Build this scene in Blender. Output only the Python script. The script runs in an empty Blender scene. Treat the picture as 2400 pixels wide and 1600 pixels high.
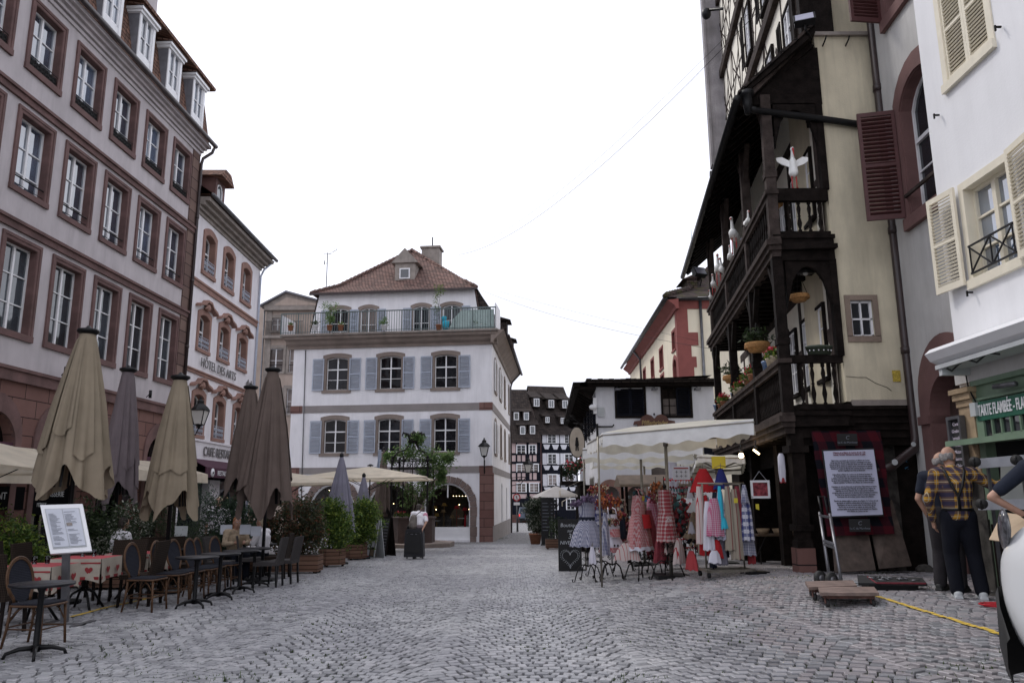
import bpy,bmesh,math,random
from mathutils import Vector,Matrix,noise
R=math.radians
rnd=random.Random(11)
S=bpy.context.scene
COL=S.collection
FP=1810.;PIT=math.atan(362/1810.);ROL=R(.35)
cd=bpy.data.cameras.new('camera');cam=bpy.data.objects.new('camera',cd);COL.objects.link(cam)
cd.sensor_width=36;cd.lens=36*FP/2400;cd.clip_start=.05;cd.clip_end=2000
cam.matrix_world=Matrix.Translation((0,0,1.6))@Matrix.Rotation(math.pi/2+PIT,4,'X')@Matrix.Rotation(-ROL,4,'Z')
S.camera=cam
W=bpy.data.worlds.new('World');S.world=W;W.use_nodes=True
SUN_EL,SUN_AZ=R(50),R(-52)
nt=W.node_tree;nt.nodes.clear()
wo=nt.nodes.new('ShaderNodeOutputWorld');bg=nt.nodes.new('ShaderNodeBackground')
sky=nt.nodes.new('ShaderNodeTexSky');sky.sky_type='NISHITA';sky.sun_disc=False
sky.sun_elevation=SUN_EL;sky.sun_rotation=SUN_AZ;sky.air_density=1.;sky.dust_density=3
mx=nt.nodes.new('ShaderNodeMix');mx.data_type='RGBA';mx.inputs[0].default_value=.86
tc=nt.nodes.new('ShaderNodeTexCoord');nz=nt.nodes.new('ShaderNodeTexNoise');nz.inputs['Scale'].default_value=2.2;nz.inputs['Detail'].default_value=5
cr=nt.nodes.new('ShaderNodeValToRGB');cr.color_ramp.elements[0].position=.3;cr.color_ramp.elements[1].position=.7
cr.color_ramp.elements[0].color=(10.9,11.1,12.5,1);cr.color_ramp.elements[1].color=(15.2,15.4,16.8,1)
nt.links.new(tc.outputs['Generated'],nz.inputs['Vector']);nt.links.new(nz.outputs['Fac'],cr.inputs[0])
nt.links.new(sky.outputs[0],mx.inputs[6]);nt.links.new(cr.outputs[0],mx.inputs[7])
nt.links.new(mx.outputs[2],bg.inputs[0]);bg.inputs[1].default_value=.12
nt.links.new(bg.outputs[0],wo.inputs[0])
sl=bpy.data.lights.new('sun','SUN');sl.energy=1.5;sl.angle=R(12);sl.color=(1,.96,.9)
so=bpy.data.objects.new('sun',sl);COL.objects.link(so)
dv=Vector((math.sin(SUN_AZ)*math.cos(SUN_EL),math.cos(SUN_AZ)*math.cos(SUN_EL),math.sin(SUN_EL)))
so.rotation_euler=dv.to_track_quat('Z','Y').to_euler();so.location=dv*60
vs=S.view_settings;vs.view_transform='Standard';vs.look='None';vs.exposure=-.22;vs.gamma=1;vs.use_curve_mapping=False
try:
 S.cycles.max_bounces=6;S.cycles.diffuse_bounces=3;S.cycles.glossy_bounces=3;S.cycles.transparent_max_bounces=12
except Exception:pass
def ray(px,py):
 a=(px-1200)/FP;b=(800-py)/FP
 a,b=a*math.cos(ROL)+b*math.sin(ROL),-a*math.sin(ROL)+b*math.cos(ROL)
 return Vector((a,math.cos(PIT)-b*math.sin(PIT),math.sin(PIT)+b*math.cos(PIT)))
def at(px,py,Y):
 r=ray(px,py);return Vector((0,0,1.6))+r*(Y/r.y)
def hd(px):
 r=ray(px,1162);return math.atan2(-r.x,r.y)+math.pi/2
def sst(a,b,v):
 t=min(1,max(0,(v-a)/(b-a)));return t*t*(3-2*t)
def gz(x,y):
 z=.36*sst(1.2,4.6,x)*(1-sst(12,26,y))
 if y>12:z-=(y-12)*.025 if y<42 else .75+(min(y,130)-42)*.0125
 return z
def gp(px,py):
 z=0.
 for _ in range(25):
  r=ray(px,py);t=(z-1.6)/r.z;x,y=t*r.x,t*r.y;z=gz(x,y)
 return Vector((x,y,z))
def lin(c):
 if isinstance(c,str):
  c=[int(c[i:i+2],16)/255 for i in(0,2,4)]
  c=[x/12.92 if x<.04045 else((x+.055)/1.055)**2.4 for x in c]
 return(c[0],c[1],c[2],1)
class NT:
 def __init__(s,name):
  s.m=bpy.data.materials.new(name);s.m.use_nodes=True;s.t=s.m.node_tree
  s.b=s.t.nodes['Principled BSDF'];s.o=s.t.nodes['Material Output']
 def n(s,typ,**k):
  x=s.t.nodes.new('ShaderNode'+typ)
  for a,v in k.items():setattr(x,a,v)
  return x
 def l(s,a,b):s.t.links.new(a,b)
 def math(s,op,a,b=None,c=None):
  x=s.n('Math',operation=op)
  for i,v in enumerate((a,b,c)):
   if v is None:continue
   if hasattr(v,'links'):s.l(v,x.inputs[i])
   else:x.inputs[i].default_value=v
  return x.outputs[0]
 def mix(s,f,a,b,mode='MIX'):
  x=s.n('Mix',data_type='RGBA',blend_type=mode)
  for i,v in((0,f),(6,a),(7,b)):
   if hasattr(v,'links'):s.l(v,x.inputs[i])
   else:x.inputs[i].default_value=v
  return x.outputs[2]
 def noise(s,vec,scale,detail=3,rough=.55):
  x=s.n('TexNoise');x.inputs['Scale'].default_value=scale;x.inputs['Detail'].default_value=detail;x.inputs['Roughness'].default_value=rough
  s.l(vec,x.inputs['Vector']);return x.outputs['Fac']
 def ramp(s,f,stops):
  x=s.n('ValToRGB');e=x.color_ramp.elements
  while len(e)<len(stops):e.new(.5)
  for q,(p,c) in zip(e,stops):q.position=p;q.color=c
  s.l(f,x.inputs[0]);return x.outputs[0]
 def bump(s,h,st,dist=.02):
  x=s.n('Bump');x.inputs['Strength'].default_value=st;x.inputs['Distance'].default_value=dist
  s.l(h,x.inputs['Height']);s.l(x.outputs[0],s.b.inputs['Normal'])
def M(name,col,rough=.8,var=.15,scale=3.,bump=0.,bscale=30.,metal=0.,spec=.5,emit=None,estr=0.,stain=0.,isl=0.,two=False,trans=0.):
 k=NT(name);c=lin(col);b=k.b
 b.inputs['Roughness'].default_value=rough;b.inputs['Metallic'].default_value=metal
 b.inputs['Specular IOR Level'].default_value=spec
 tc=k.n('TexCoord').outputs['Object']
 out=c
 if var:
  f=k.noise(tc,scale,5)
  out=k.ramp(f,[(.3,tuple(x*(1-var) for x in c[:3])+(1,)),(.7,tuple(min(1,x*(1+var)) for x in c[:3])+(1,))])
 if isl:
  g=k.n('NewGeometry').outputs['Random Per Island']
  v=k.math('MULTIPLY_ADD',g,2*isl,1-isl)
  hv=k.n('HueSaturation');k.l(v,hv.inputs['Value'])
  hv.inputs['Hue'].default_value=.5
  if hasattr(out,'links'):k.l(out,hv.inputs['Color'])
  else:hv.inputs['Color'].default_value=out
  out=hv.outputs[0]
 if stain:
  mp=k.n('Mapping');mp.inputs['Scale'].default_value=(1.6,1.6,.35);k.l(tc,mp.inputs['Vector'])
  f=k.noise(mp.outputs[0],1.3,6,.65)
  f2=k.ramp(f,[(.42,(0,0,0,1)),(.75,(1,1,1,1))])
  out=k.mix(k.math('MULTIPLY',f2,stain),out,tuple(x*.45 for x in c[:3])+(1,))
  mp=k.n('Mapping');mp.inputs['Scale'].default_value=(9,9,.5);k.l(tc,mp.inputs['Vector'])
  out=k.mix(k.math('MULTIPLY',k.ramp(k.noise(mp.outputs[0],1.,4,.6),[(.5,(0,0,0,1)),(.8,(1,1,1,1))]),stain*.7),out,tuple(x*.6 for x in c[:3])+(1,))
 if hasattr(out,'links'):k.l(out,b.inputs['Base Color'])
 else:b.inputs['Base Color'].default_value=out
 if bump:
  k.bump(k.noise(tc,bscale,4,.6),bump)
 if emit:b.inputs['Emission Color'].default_value=lin(emit);b.inputs['Emission Strength'].default_value=estr
 if trans:b.inputs['Transmission Weight'].default_value=trans
 return k.m
def blockmat(name,c1,c2,mortar,bw=.6,bh=.3,ms=.012,var=.2):
 k=NT(name);tc=k.n('TexCoord').outputs['Object']
 sp=k.n('SeparateXYZ');k.l(tc,sp.inputs[0]);cb=k.n('CombineXYZ')
 k.l(k.math('ADD',sp.outputs[0],sp.outputs[1]),cb.inputs[0]);k.l(sp.outputs[2],cb.inputs[1])
 br=k.n('TexBrick');k.l(cb.outputs[0],br.inputs['Vector'])
 for n_,v in(('Scale',1),('Mortar Size',ms),('Brick Width',bw),('Row Height',bh),('Bias',0.)):br.inputs[n_].default_value=v
 br.inputs['Color1'].default_value=lin(c1);br.inputs['Color2'].default_value=lin(c2);br.inputs['Mortar'].default_value=lin(mortar)
 f=k.noise(tc,2.2,6,.65)
 o=k.mix(k.math('MULTIPLY',f,1.),br.outputs['Color'],(.5,.5,.5,1),'OVERLAY')
 v=k.math('MULTIPLY_ADD',f,var*2,1-var)
 hv=k.n('HueSaturation');k.l(v,hv.inputs['Value']);k.l(br.outputs['Color'],hv.inputs['Color'])
 k.l(hv.outputs[0],k.b.inputs['Base Color']);k.b.inputs['Roughness'].default_value=.9;k.b.inputs['Specular IOR Level'].default_value=.15
 h=k.math('SUBTRACT',k.math('MULTIPLY',k.noise(tc,30,4),.5),br.outputs['Fac']);k.bump(h,.5,.02)
 return k.m
def tilemat(name,c1,c2,dark,bw=.17,bh=.16,zs=1.3,moss=None):
 k=NT(name);tc=k.n('TexCoord').outputs['Object']
 sp=k.n('SeparateXYZ');k.l(tc,sp.inputs[0]);cb=k.n('CombineXYZ')
 k.l(k.math('ADD',sp.outputs[0],sp.outputs[1]),cb.inputs[0]);k.l(k.math('MULTIPLY',sp.outputs[2],zs),cb.inputs[1])
 br=k.n('TexBrick');k.l(cb.outputs[0],br.inputs['Vector'])
 for n_,v in(('Scale',1),('Mortar Size',.014),('Brick Width',bw),('Row Height',bh),('Bias',0.)):br.inputs[n_].default_value=v
 br.inputs['Color1'].default_value=lin(c1);br.inputs['Color2'].default_value=lin(c2);br.inputs['Mortar'].default_value=lin(dark)
 rowf=k.math('FRACT',k.math('MULTIPLY',k.math('MULTIPLY',sp.outputs[2],zs),1/bh))
 f=k.noise(tc,1.5,6,.7)
 v=k.math('MULTIPLY_ADD',f,1.1,.45)
 hv=k.n('HueSaturation');k.l(v,hv.inputs['Value']);k.l(br.outputs['Color'],hv.inputs['Color'])
 out=hv.outputs[0]
 if moss:
  f3=k.ramp(k.noise(tc,2.3,6,.7),[(.5,(0,0,0,1)),(.66,(1,1,1,1))])
  out=k.mix(f3,out,lin(moss))
 k.l(out,k.b.inputs['Base Color']);k.b.inputs['Roughness'].default_value=.9;k.b.inputs['Specular IOR Level'].default_value=.12
 h=k.math('SUBTRACT',k.math('MULTIPLY',rowf,-1.),br.outputs['Fac']);k.bump(h,.9,.03)
 return k.m
def checkmat(name,base,a,b_=None,size=.012,ax=('X','Z'),kind='gingham',rough=.9):
 """woven cloth: gingham squares or stripes in object space"""
 k=NT(name);tc=k.n('TexCoord').outputs['Object'];sp=k.n('SeparateXYZ');k.l(tc,sp.inputs[0])
 i={'X':0,'Y':1,'Z':2}
 h=k.math('ADD',sp.outputs[0],sp.outputs[1]) if ax[0]=='X' else sp.outputs[i[ax[0]]]
 u=k.math('MODULO',k.math('ADD',k.math('MULTIPLY',h,1/size),1000),2.)
 w=k.math('MODULO',k.math('ADD',k.math('MULTIPLY',sp.outputs[i[ax[1]]],1/size),1000),2.)
 if kind=='gingham':
  su=k.math('GREATER_THAN',u,1.);sw=k.math('GREATER_THAN',w,1.)
  f=k.math('MULTIPLY',k.math('ADD',su,sw),.5)
  out=k.mix(f,lin(base),lin(a))
 elif kind=='stripe':
  out=k.mix(k.math('GREATER_THAN',u,1.72),lin(base),lin(a))
 else:
  su=k.math('GREATER_THAN',u,1.05);sw=k.math('GREATER_THAN',w,1.05)
  o1=k.mix(k.math('MULTIPLY',su,.8),lin(base),lin(a));o2=k.mix(k.math('MULTIPLY',sw,.75),o1,lin(a))
  t=k.math('MULTIPLY',k.math('GREATER_THAN',u,.45),k.math('LESS_THAN',u,.58))
  t2=k.math('MULTIPLY',k.math('GREATER_THAN',w,.45),k.math('LESS_THAN',w,.58))
  out=k.mix(k.math('MAXIMUM',t,t2),o2,lin(b_ or a))
 k.l(out,k.b.inputs['Base Color']);k.b.inputs['Roughness'].default_value=rough
 k.b.inputs['Specular IOR Level'].default_value=.15
 k.bump(k.noise(tc,12,3),.25)
 return k.m
def glassmat(name,tint,ior=1.9,rough=.03,var=.5):
 k=NT(name);tc=k.n('TexCoord').outputs['Object']
 f=k.math('ADD',k.noise(tc,.9,3),k.math('MULTIPLY_ADD',k.n('ObjectInfo').outputs['Random'],.44,-.22))
 c=lin(tint);o=k.ramp(f,[(.35,tuple(x*(1-var) for x in c[:3])+(1,)),(.65,tuple(x*(1+var) for x in c[:3])+(1,))])
 k.l(o,k.b.inputs['Base Color']);k.b.inputs['Roughness'].default_value=rough;k.b.inputs['IOR'].default_value=ior
 k.bump(k.noise(tc,1.6,2),.06,.05)
 return k.m
def clearmat(name):
 k=NT(name);t=k.n('BsdfTransparent');t.inputs[0].default_value=(.86,.9,.9,1);g=k.n('BsdfGlossy');g.inputs['Roughness'].default_value=.02
 f=k.n('Fresnel');f.inputs[0].default_value=1.6;mxs=k.n('MixShader')
 k.l(f.outputs[0],mxs.inputs[0]);k.l(t.outputs[0],mxs.inputs[1]);k.l(g.outputs[0],mxs.inputs[2]);k.l(mxs.outputs[0],k.o.inputs[0])
 return k.m
def leafmat(name,c1,c2,c3=None,tr=.35):
 k=NT(name);g=k.n('NewGeometry').outputs['Random Per Island']
 st=[(0,lin(c1)),(.7,lin(c2))]+([(.93,lin(c3))] if c3 else[])
 o=k.ramp(g,st);k.l(o,k.b.inputs['Base Color']);k.b.inputs['Roughness'].default_value=.5
 k.b.inputs['Specular IOR Level'].default_value=.4
 t=k.n('BsdfTranslucent');k.l(o,t.inputs[0]);ms=k.n('MixShader');ms.inputs[0].default_value=tr
 k.l(k.b.outputs[0],ms.inputs[1]);k.l(t.outputs[0],ms.inputs[2]);k.l(ms.outputs[0],k.o.inputs[0])
 return k.m
def clothmat(name,col,tr=.25,var=.12,rough=.9):
 k=NT(name);tc=k.n('TexCoord').outputs['Object'];c=lin(col)
 o=k.ramp(k.noise(tc,2.5,5),[(.3,tuple(x*(1-var) for x in c[:3])+(1,)),(.7,tuple(min(1,x*(1+var)) for x in c[:3])+(1,))])
 k.l(o,k.b.inputs['Base Color']);k.b.inputs['Roughness'].default_value=rough;k.b.inputs['Specular IOR Level'].default_value=.2
 k.bump(k.math('ADD',k.math('MULTIPLY',k.noise(tc,60,3),.25),k.noise(tc,7,4)),.3,.03)
 if tr:
  t=k.n('BsdfTranslucent');k.l(o,t.inputs[0]);ms=k.n('MixShader');ms.inputs[0].default_value=tr
  k.l(k.b.outputs[0],ms.inputs[1]);k.l(t.outputs[0],ms.inputs[2]);k.l(ms.outputs[0],k.o.inputs[0])
 return k.m
m={}
m['plA']=M('plaster_pinkish_grey',(.50,.46,.475),.92,.08,1.2,.25,60,stain=.35)
m['plB']=M('plaster_pale',(.74,.71,.74),.92,.06,1.2,.2,60,stain=.25)
m['plD']=M('plaster_white_cool',(.80,.79,.82),.92,.05,1.,.2,60,stain=.25)
m['plC']=M('plaster_faded_peach',(.42,.34,.29),.92,.12,1.2,.2,50,stain=.4)
m['plG']=M('plaster_white_rough',(.66,.66,.70),.92,.05,1.,.4,25,stain=.25)
m['plH']=M('plaster_cream',(.84,.76,.60),.92,.05,1.,.2,50,stain=.15)
m['plI']=M('plaster_infill_cream',(.86,.82,.72),.92,.05,2.,.3,40,stain=.1)
m['plJ']=M('plaster_yellowed',(.64,.575,.43),.92,.12,1.3,.3,40,stain=.55)
m['plK']=M('plaster_grey_worn',(.55,.54,.53),.92,.09,1.5,.3,40,stain=.45)
m['plL']=M('plaster_white_smooth',(.84,.84,.86),.9,.04,1.,.12,30,stain=.12)
m['pink']=M('plaster_dusty_pink',(.50,.38,.37),.92,.08,1.5,.2,40,stain=.2)
m['sand']=M('red_sandstone',(.135,.075,.07),.85,.3,2.2,.5,40,stain=.25)
m['sandl']=M('buff_sandstone',(.25,.19,.15),.85,.2,2.2,.5,40,stain=.25)
m['sandB']=M('orange_sandstone',(.27,.155,.125),.85,.2,2.2,.4,40,stain=.2)
m['sandD']=M('brown_grey_sandstone',(.235,.19,.165),.85,.18,1.5,.4,40,stain=.2)
m['sandR']=M('painted_red_stone',(.25,.075,.065),.85,.12,2.2,.2,40)
m['belt']=M('grey_belt_stone',(.25,.225,.22),.85,.1,1.5,.3,40)
m['corn']=M('weathered_cornice',(.28,.245,.22),.85,.2,3,.4,30,stain=.4)
m['blk']=blockmat('rusticated_sandstone',(.15,.078,.068),(.20,.115,.10),(.03,.02,.02),.95,.45,.012)
m['quo']=blockmat('quoin_sandstone',(.13,.085,.075),(.19,.13,.11),(.03,.02,.02),2.,.42,.015)
m['white']=M('white_paint',(.78,.78,.80),.45,.04,4,spec=.5)
m['cream']=M('cream_paint',(.78,.72,.58),.5,.06,5,spec=.5,stain=.15)
m['shut']=M('blue_grey_shutter_paint',(.38,.42,.50),.6,.07,4)
m['brown']=M('oxblood_shutter_paint',(.085,.030,.030),.55,.15,4)
m['dark']=M('dark_void',(.004,.004,.005),.9,0,spec=.05)
m['blackp']=M('black_painted_metal',(.007,.007,.008),.45,.2,8,spec=.25)
m['iron']=M('wrought_iron',(.009,.008,.008),.6,.3,10,.3,60,spec=.2)
m['grail']=M('grey_green_rail_paint',(.10,.13,.13),.5,.2,8)
m['wood']=M('blackened_oak',(.012,.009,.008),.8,.5,6,.6,30,spec=.08)
m['woodg']=M('weathered_oak',(.052,.040,.036),.85,.45,5,.6,30,spec=.1)
m['woodf']=M('tarred_timber',(.009,.010,.016),.85,.3,4,spec=.1)
m['lead']=M('zinc_gutter',(.13,.13,.14),.4,.25,5,metal=.6)
m['pipe']=M('brown_painted_pipe',(.035,.022,.022),.4,.25,5)
m['glass']=glassmat('window_glass',(.035,.045,.055),1.95)
m['glassA']=glassmat('sky_reflecting_glass',(.07,.10,.15),3.6,.03)
m['glassd']=glassmat('window_glass_dark',(.012,.014,.018),1.5)
m['glassc']=glassmat('window_glass_curtained',(.20,.17,.16),1.5,.08,.35)
m['clear']=clearmat('shopfront_glass')
m['tileD']=tilemat('clay_tiles_red',(.22,.135,.115),(.13,.09,.08),(.03,.018,.015),.19,.135,1.0)
m['tileA']=tilemat('clay_tiles_brown',(.24,.135,.10),(.13,.08,.065),(.02,.014,.012),.2,.17,1.)
m['tileF']=tilemat('old_dark_tiles',(.055,.043,.038),(.028,.023,.022),(.008,.007,.007),.3,.22,1.)
m['tileH']=tilemat('mossy_tiles',(.075,.05,.045),(.04,.03,.028),(.01,.008,.008),.22,.16,1.1,moss=(.045,.05,.012))
m['slate']=M('grey_slate',(.16,.16,.18),.7,.2,4)
class MB:
 def __init__(s,X=None):s.v=[];s.f=[];s.k=[];s.cur=0;s.X=X;s.sm=[]
 def mi(s,i):s.cur=i;return s
 def add(s,vs,fs,sm=False):
  o=len(s.v)
  if s.X is not None:vs=[s.X@Vector(p) for p in vs]
  s.v+=[tuple(p) for p in vs];s.f+=[tuple(i+o for i in f) for f in fs];s.k+=[s.cur]*len(fs);s.sm+=[sm]*len(fs)
  return s
 BF=[(0,3,2,1),(4,5,6,7),(0,1,5,4),(1,2,6,5),(2,3,7,6),(3,0,4,7)]
 def box(s,x0,x1,y0,y1,z0,z1):
  return s.add([(x0,y0,z0),(x1,y0,z0),(x1,y1,z0),(x0,y1,z0),(x0,y0,z1),(x1,y0,z1),(x1,y1,z1),(x0,y1,z1)],MB.BF)
 def obox(s,c,sz,rot=None):
  q=Matrix.Translation(c)@(rot.to_4x4() if rot is not None else Matrix.Identity(4));x,y,z=[a/2 for a in sz]
  return s.add([q@Vector(p) for p in[(-x,-y,-z),(x,-y,-z),(x,y,-z),(-x,y,-z),(-x,-y,z),(x,-y,z),(x,y,z),(-x,y,z)]],MB.BF)
 def bar(s,p,q,w,d,up=(0,0,1)):
  p=Vector(p);q=Vector(q);a=(q-p);L=a.length
  if L<1e-6:return s
  a/=L;u=Vector(up)
  if abs(a.dot(u))>.99:u=Vector((0,1,0))
  e=a.cross(u).normalized()*w/2;g=e.cross(a).normalized()*d/2
  return s.add([p-e-g,p+e-g,p+e+g,p-e+g,q-e-g,q+e-g,q+e+g,q-e+g],MB.BF)
 def tube(s,pts,r,n=8,cap=True,closed=False):
  pts=[Vector(p) for p in pts];N=len(pts);rs=r if isinstance(r,(list,tuple)) else[r]*N
  vs=[];fs=[];ref=None
  for i,p in enumerate(pts):
   if closed:t=pts[(i+1)%N]-pts[i-1]
   else:t=(pts[min(i+1,N-1)]-pts[max(i-1,0)])
   if t.length<1e-9:t=Vector((0,0,1))
   t.normalize()
   if ref is None:ref=Vector((0,0,1)) if abs(t.z)<.9 else Vector((1,0,0))
   e=(ref-t*ref.dot(t))
   if e.length<1e-4:e=t.orthogonal()
   e.normalize();ref=e;g=t.cross(e)
   vs+=[p+(e*math.cos(2*math.pi*j/n)+g*math.sin(2*math.pi*j/n))*rs[i] for j in range(n)]
  for i in range(N if closed else N-1):
   a=i*n;b=((i+1)%N)*n
   fs+=[(a+j,a+(j+1)%n,b+(j+1)%n,b+j) for j in range(n)]
  if cap and not closed:fs+=[tuple(range(n))[::-1],tuple(range((N-1)*n,N*n))]
  return s.add(vs,fs,True)
 def lathe(s,prof,c=(0,0,0),n=16,sx=1,sy=1):
  vs=[];fs=[];c=Vector(c)
  for r,z in prof:vs+=[c+Vector((r*math.cos(2*math.pi*j/n)*sx,r*math.sin(2*math.pi*j/n)*sy,z)) for j in range(n)]
  for i in range(len(prof)-1):fs+=[(i*n+j,i*n+(j+1)%n,(i+1)*n+(j+1)%n,(i+1)*n+j) for j in range(n)]
  fs+=[tuple(range(n))[::-1],tuple(range((len(prof)-1)*n,len(prof)*n))]
  return s.add(vs,fs,n>8)
 def prism(s,poly,y0,y1,pl='xz'):
  n=len(poly);f=(lambda p,y:(p[0],y,p[1])) if pl=='xz' else((lambda p,y:(p[0],p[1],y)) if pl=='xy' else(lambda p,y:(y,p[0],p[1])))
  vs=[f(p,y0) for p in poly]+[f(p,y1) for p in poly]
  return s.add(vs,[tuple(range(n)),tuple(range(2*n-1,n-1,-1))]+[(i,i+n,(i+1)%n+n,(i+1)%n) for i in range(n)])
 def ring(s,inn,out,y0,y1):
  """band between two open profiles in xz, from y0 (front) to y1"""
  n=len(inn);vs=[(p[0],y0,p[1]) for p in inn]+[(p[0],y0,p[1]) for p in out]+[(p[0],y1,p[1]) for p in inn]+[(p[0],y1,p[1]) for p in out];fs=[]
  for i in range(n-1):
   fs+=[(i,i+1,n+i+1,n+i),(2*n+i,3*n+i,3*n+i+1,2*n+i+1),(i,2*n+i,2*n+i+1,i+1),(n+i,n+i+1,3*n+i+1,3*n+i)]
  fs+=[(0,n,3*n,2*n),(n-1,3*n-1,4*n-1,2*n-1)]
  return s.add(vs,fs)
 def quad(s,*p):return s.add(p,[tuple(range(len(p)))])
 def ell(s,c,r,n=12,k=8,rot=None):
  c=Vector(c);vs=[];fs=[];rot=rot or Matrix.Identity(3)
  for i in range(k+1):
   ph=math.pi*i/k
   for j in range(n):
    th=2*math.pi*j/n
    vs.append(c+rot@Vector((r[0]*math.sin(ph)*math.cos(th),r[1]*math.sin(ph)*math.sin(th),-r[2]*math.cos(ph))))
  for i in range(k):fs+=[(i*n+j,i*n+(j+1)%n,(i+1)*n+(j+1)%n,(i+1)*n+j) for j in range(n)]
  return s.add(vs,fs,True)
 def caps(s,p,q,r1,r2,n=14):
  p=Vector(p);q=Vector(q);a=(q-p).normalized();pts=[];rs=[]
  for i in range(5):t=math.pi/2*(1-i/4);pts.append(p-a*r1*math.sin(t));rs.append(max(r1*math.cos(t),1e-4))
  for i in range(5):t=math.pi/2*i/4;pts.append(q+a*r2*math.sin(t));rs.append(max(r2*math.cos(t),1e-4))
  return s.tube(pts,rs,n)
 def mesh(s,name,mats):
  me=bpy.data.meshes.new(name);me.from_pydata(s.v,[],s.f)
  for x in(mats if isinstance(mats,(list,tuple)) else[mats]):me.materials.append(x)
  me.polygons.foreach_set('material_index',s.k)
  me.polygons.foreach_set('use_smooth',s.sm)
  me.validate();me.update()
  return me
 def fix(s,me):
  b=bmesh.new();b.from_mesh(me);bmesh.ops.recalc_face_normals(b,faces=b.faces);b.to_mesh(me);b.free()
 def build(s,name,mats,parent=None,loc=None,label=None,smooth=None,recalc=True,rot=None):
  me=s.mesh(name,mats)
  if recalc and len(s.f)<60000:s.fix(me)
  if smooth is not None:me.polygons.foreach_set('use_smooth',[smooth]*len(me.polygons))
  o=bpy.data.objects.new(name,me);COL.objects.link(o)
  if parent:o.parent=parent
  if loc is not None:o.location=loc
  if rot is not None:o.rotation_euler=rot
  if label:o['label']=label
  return o
def tag(o,label=None,cat=None,group=None,kind=None):
 if label:o['label']=label
 if cat:o['category']=cat
 if group:o['group']=group
 if kind:o['kind']=kind
 return o
def thing(name,label,cat,loc=(0,0,0),rz=0,group=None,rot=None):
 o=bpy.data.objects.new(name,None);COL.objects.link(o);o.location=loc
 o.rotation_euler=rot if rot is not None else(0,0,rz);o.empty_display_size=.2
 return tag(o,label,cat,group)
KIDS={}
def dup(root,loc=None,rz=None,label=None,parent=None,group=None,scale=None):
 c=root.copy();COL.objects.link(c)
 if parent is not None:c.parent=parent
 if loc is not None:c.location=loc
 if rz is not None:c.rotation_euler=(0,0,rz)
 if label:c['label']=label
 if group:c['group']=group
 if scale:c.scale=(scale,)*3 if not isinstance(scale,tuple) else scale
 for ch in list(root.children):dup(ch,parent=c)
 return c
TXT={}
def text(s,size,mat,parent,loc,rot=(R(90),0,0),name='lettering',ext=.004,bold=0.,align='CENTER',sx=1.,sp=1.,shear=0.):
 cu=bpy.data.curves.new('txt','FONT');cu.body=s;cu.size=size;cu.extrude=ext;cu.offset=bold;cu.align_x=align;cu.align_y='CENTER';cu.space_character=sp;cu.shear=shear
 cu.resolution_u=3
 t=bpy.data.objects.new('txt',cu);COL.objects.link(t)
 me=bpy.data.meshes.new_from_object(t.evaluated_get(bpy.context.evaluated_depsgraph_get()))
 bpy.data.objects.remove(t);bpy.data.curves.remove(cu)
 me.materials.clear();me.materials.append(mat)
 o=bpy.data.objects.new(name,me);COL.objects.link(o);o.parent=parent;o.location=loc;o.rotation_euler=rot;o.scale=(sx,1,1)
 return o
def blob(mb,name,mats,voxel=.015,smooth=4,parent=None,label=None):
 """fuse overlapping closed shapes into one continuous skin"""
 me=mb.mesh(name+'_raw',mats);o=bpy.data.objects.new('tmp',me);COL.objects.link(o)
 r=o.modifiers.new('r','REMESH');r.mode='VOXEL';r.voxel_size=voxel;r.use_smooth_shade=True
 q=o.modifiers.new('s','SMOOTH');q.iterations=smooth;q.factor=.5
 e=o.evaluated_get(bpy.context.evaluated_depsgraph_get());m2=bpy.data.meshes.new_from_object(e);m2.name=name
 bpy.data.objects.remove(o);bpy.data.meshes.remove(me)
 m2.materials.clear()
 for x in(mats if isinstance(mats,(list,tuple)) else[mats]):m2.materials.append(x)
 m2.polygons.foreach_set('use_smooth',[True]*len(m2.polygons))
 o=bpy.data.objects.new(name,m2);COL.objects.link(o)
 if parent:o.parent=parent
 if label:o['label']=label
 return o
def arcpts(w,z,rise,n=8):
 """segmental or round head from (-w/2,z) to (w/2,z)"""
 if rise<=0:return[(-w/2,z),(w/2,z)]
 r=(w*w/4+rise*rise)/(2*rise);a=math.asin(min(1,w/2/r))
 if rise>w/2-1e-6:a=math.pi/2;r=w/2
 return[(r*math.sin(-a+2*a*i/n),z+rise-r+r*math.cos(-a+2*a*i/n)) for i in range(n+1)]
def prof(w,h,rise=0,off=0.,n=8,z0=0.):
 """open profile up the left, over the head, down the right"""
 a=arcpts(w+2*off,h+off*(1 if rise else 1),rise*(1+2*off/w) if rise<w/2-1e-6 else(w+2*off)/2,n)
 return[(-w/2-off,z0)]+a+[(w/2+off,z0)]
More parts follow.
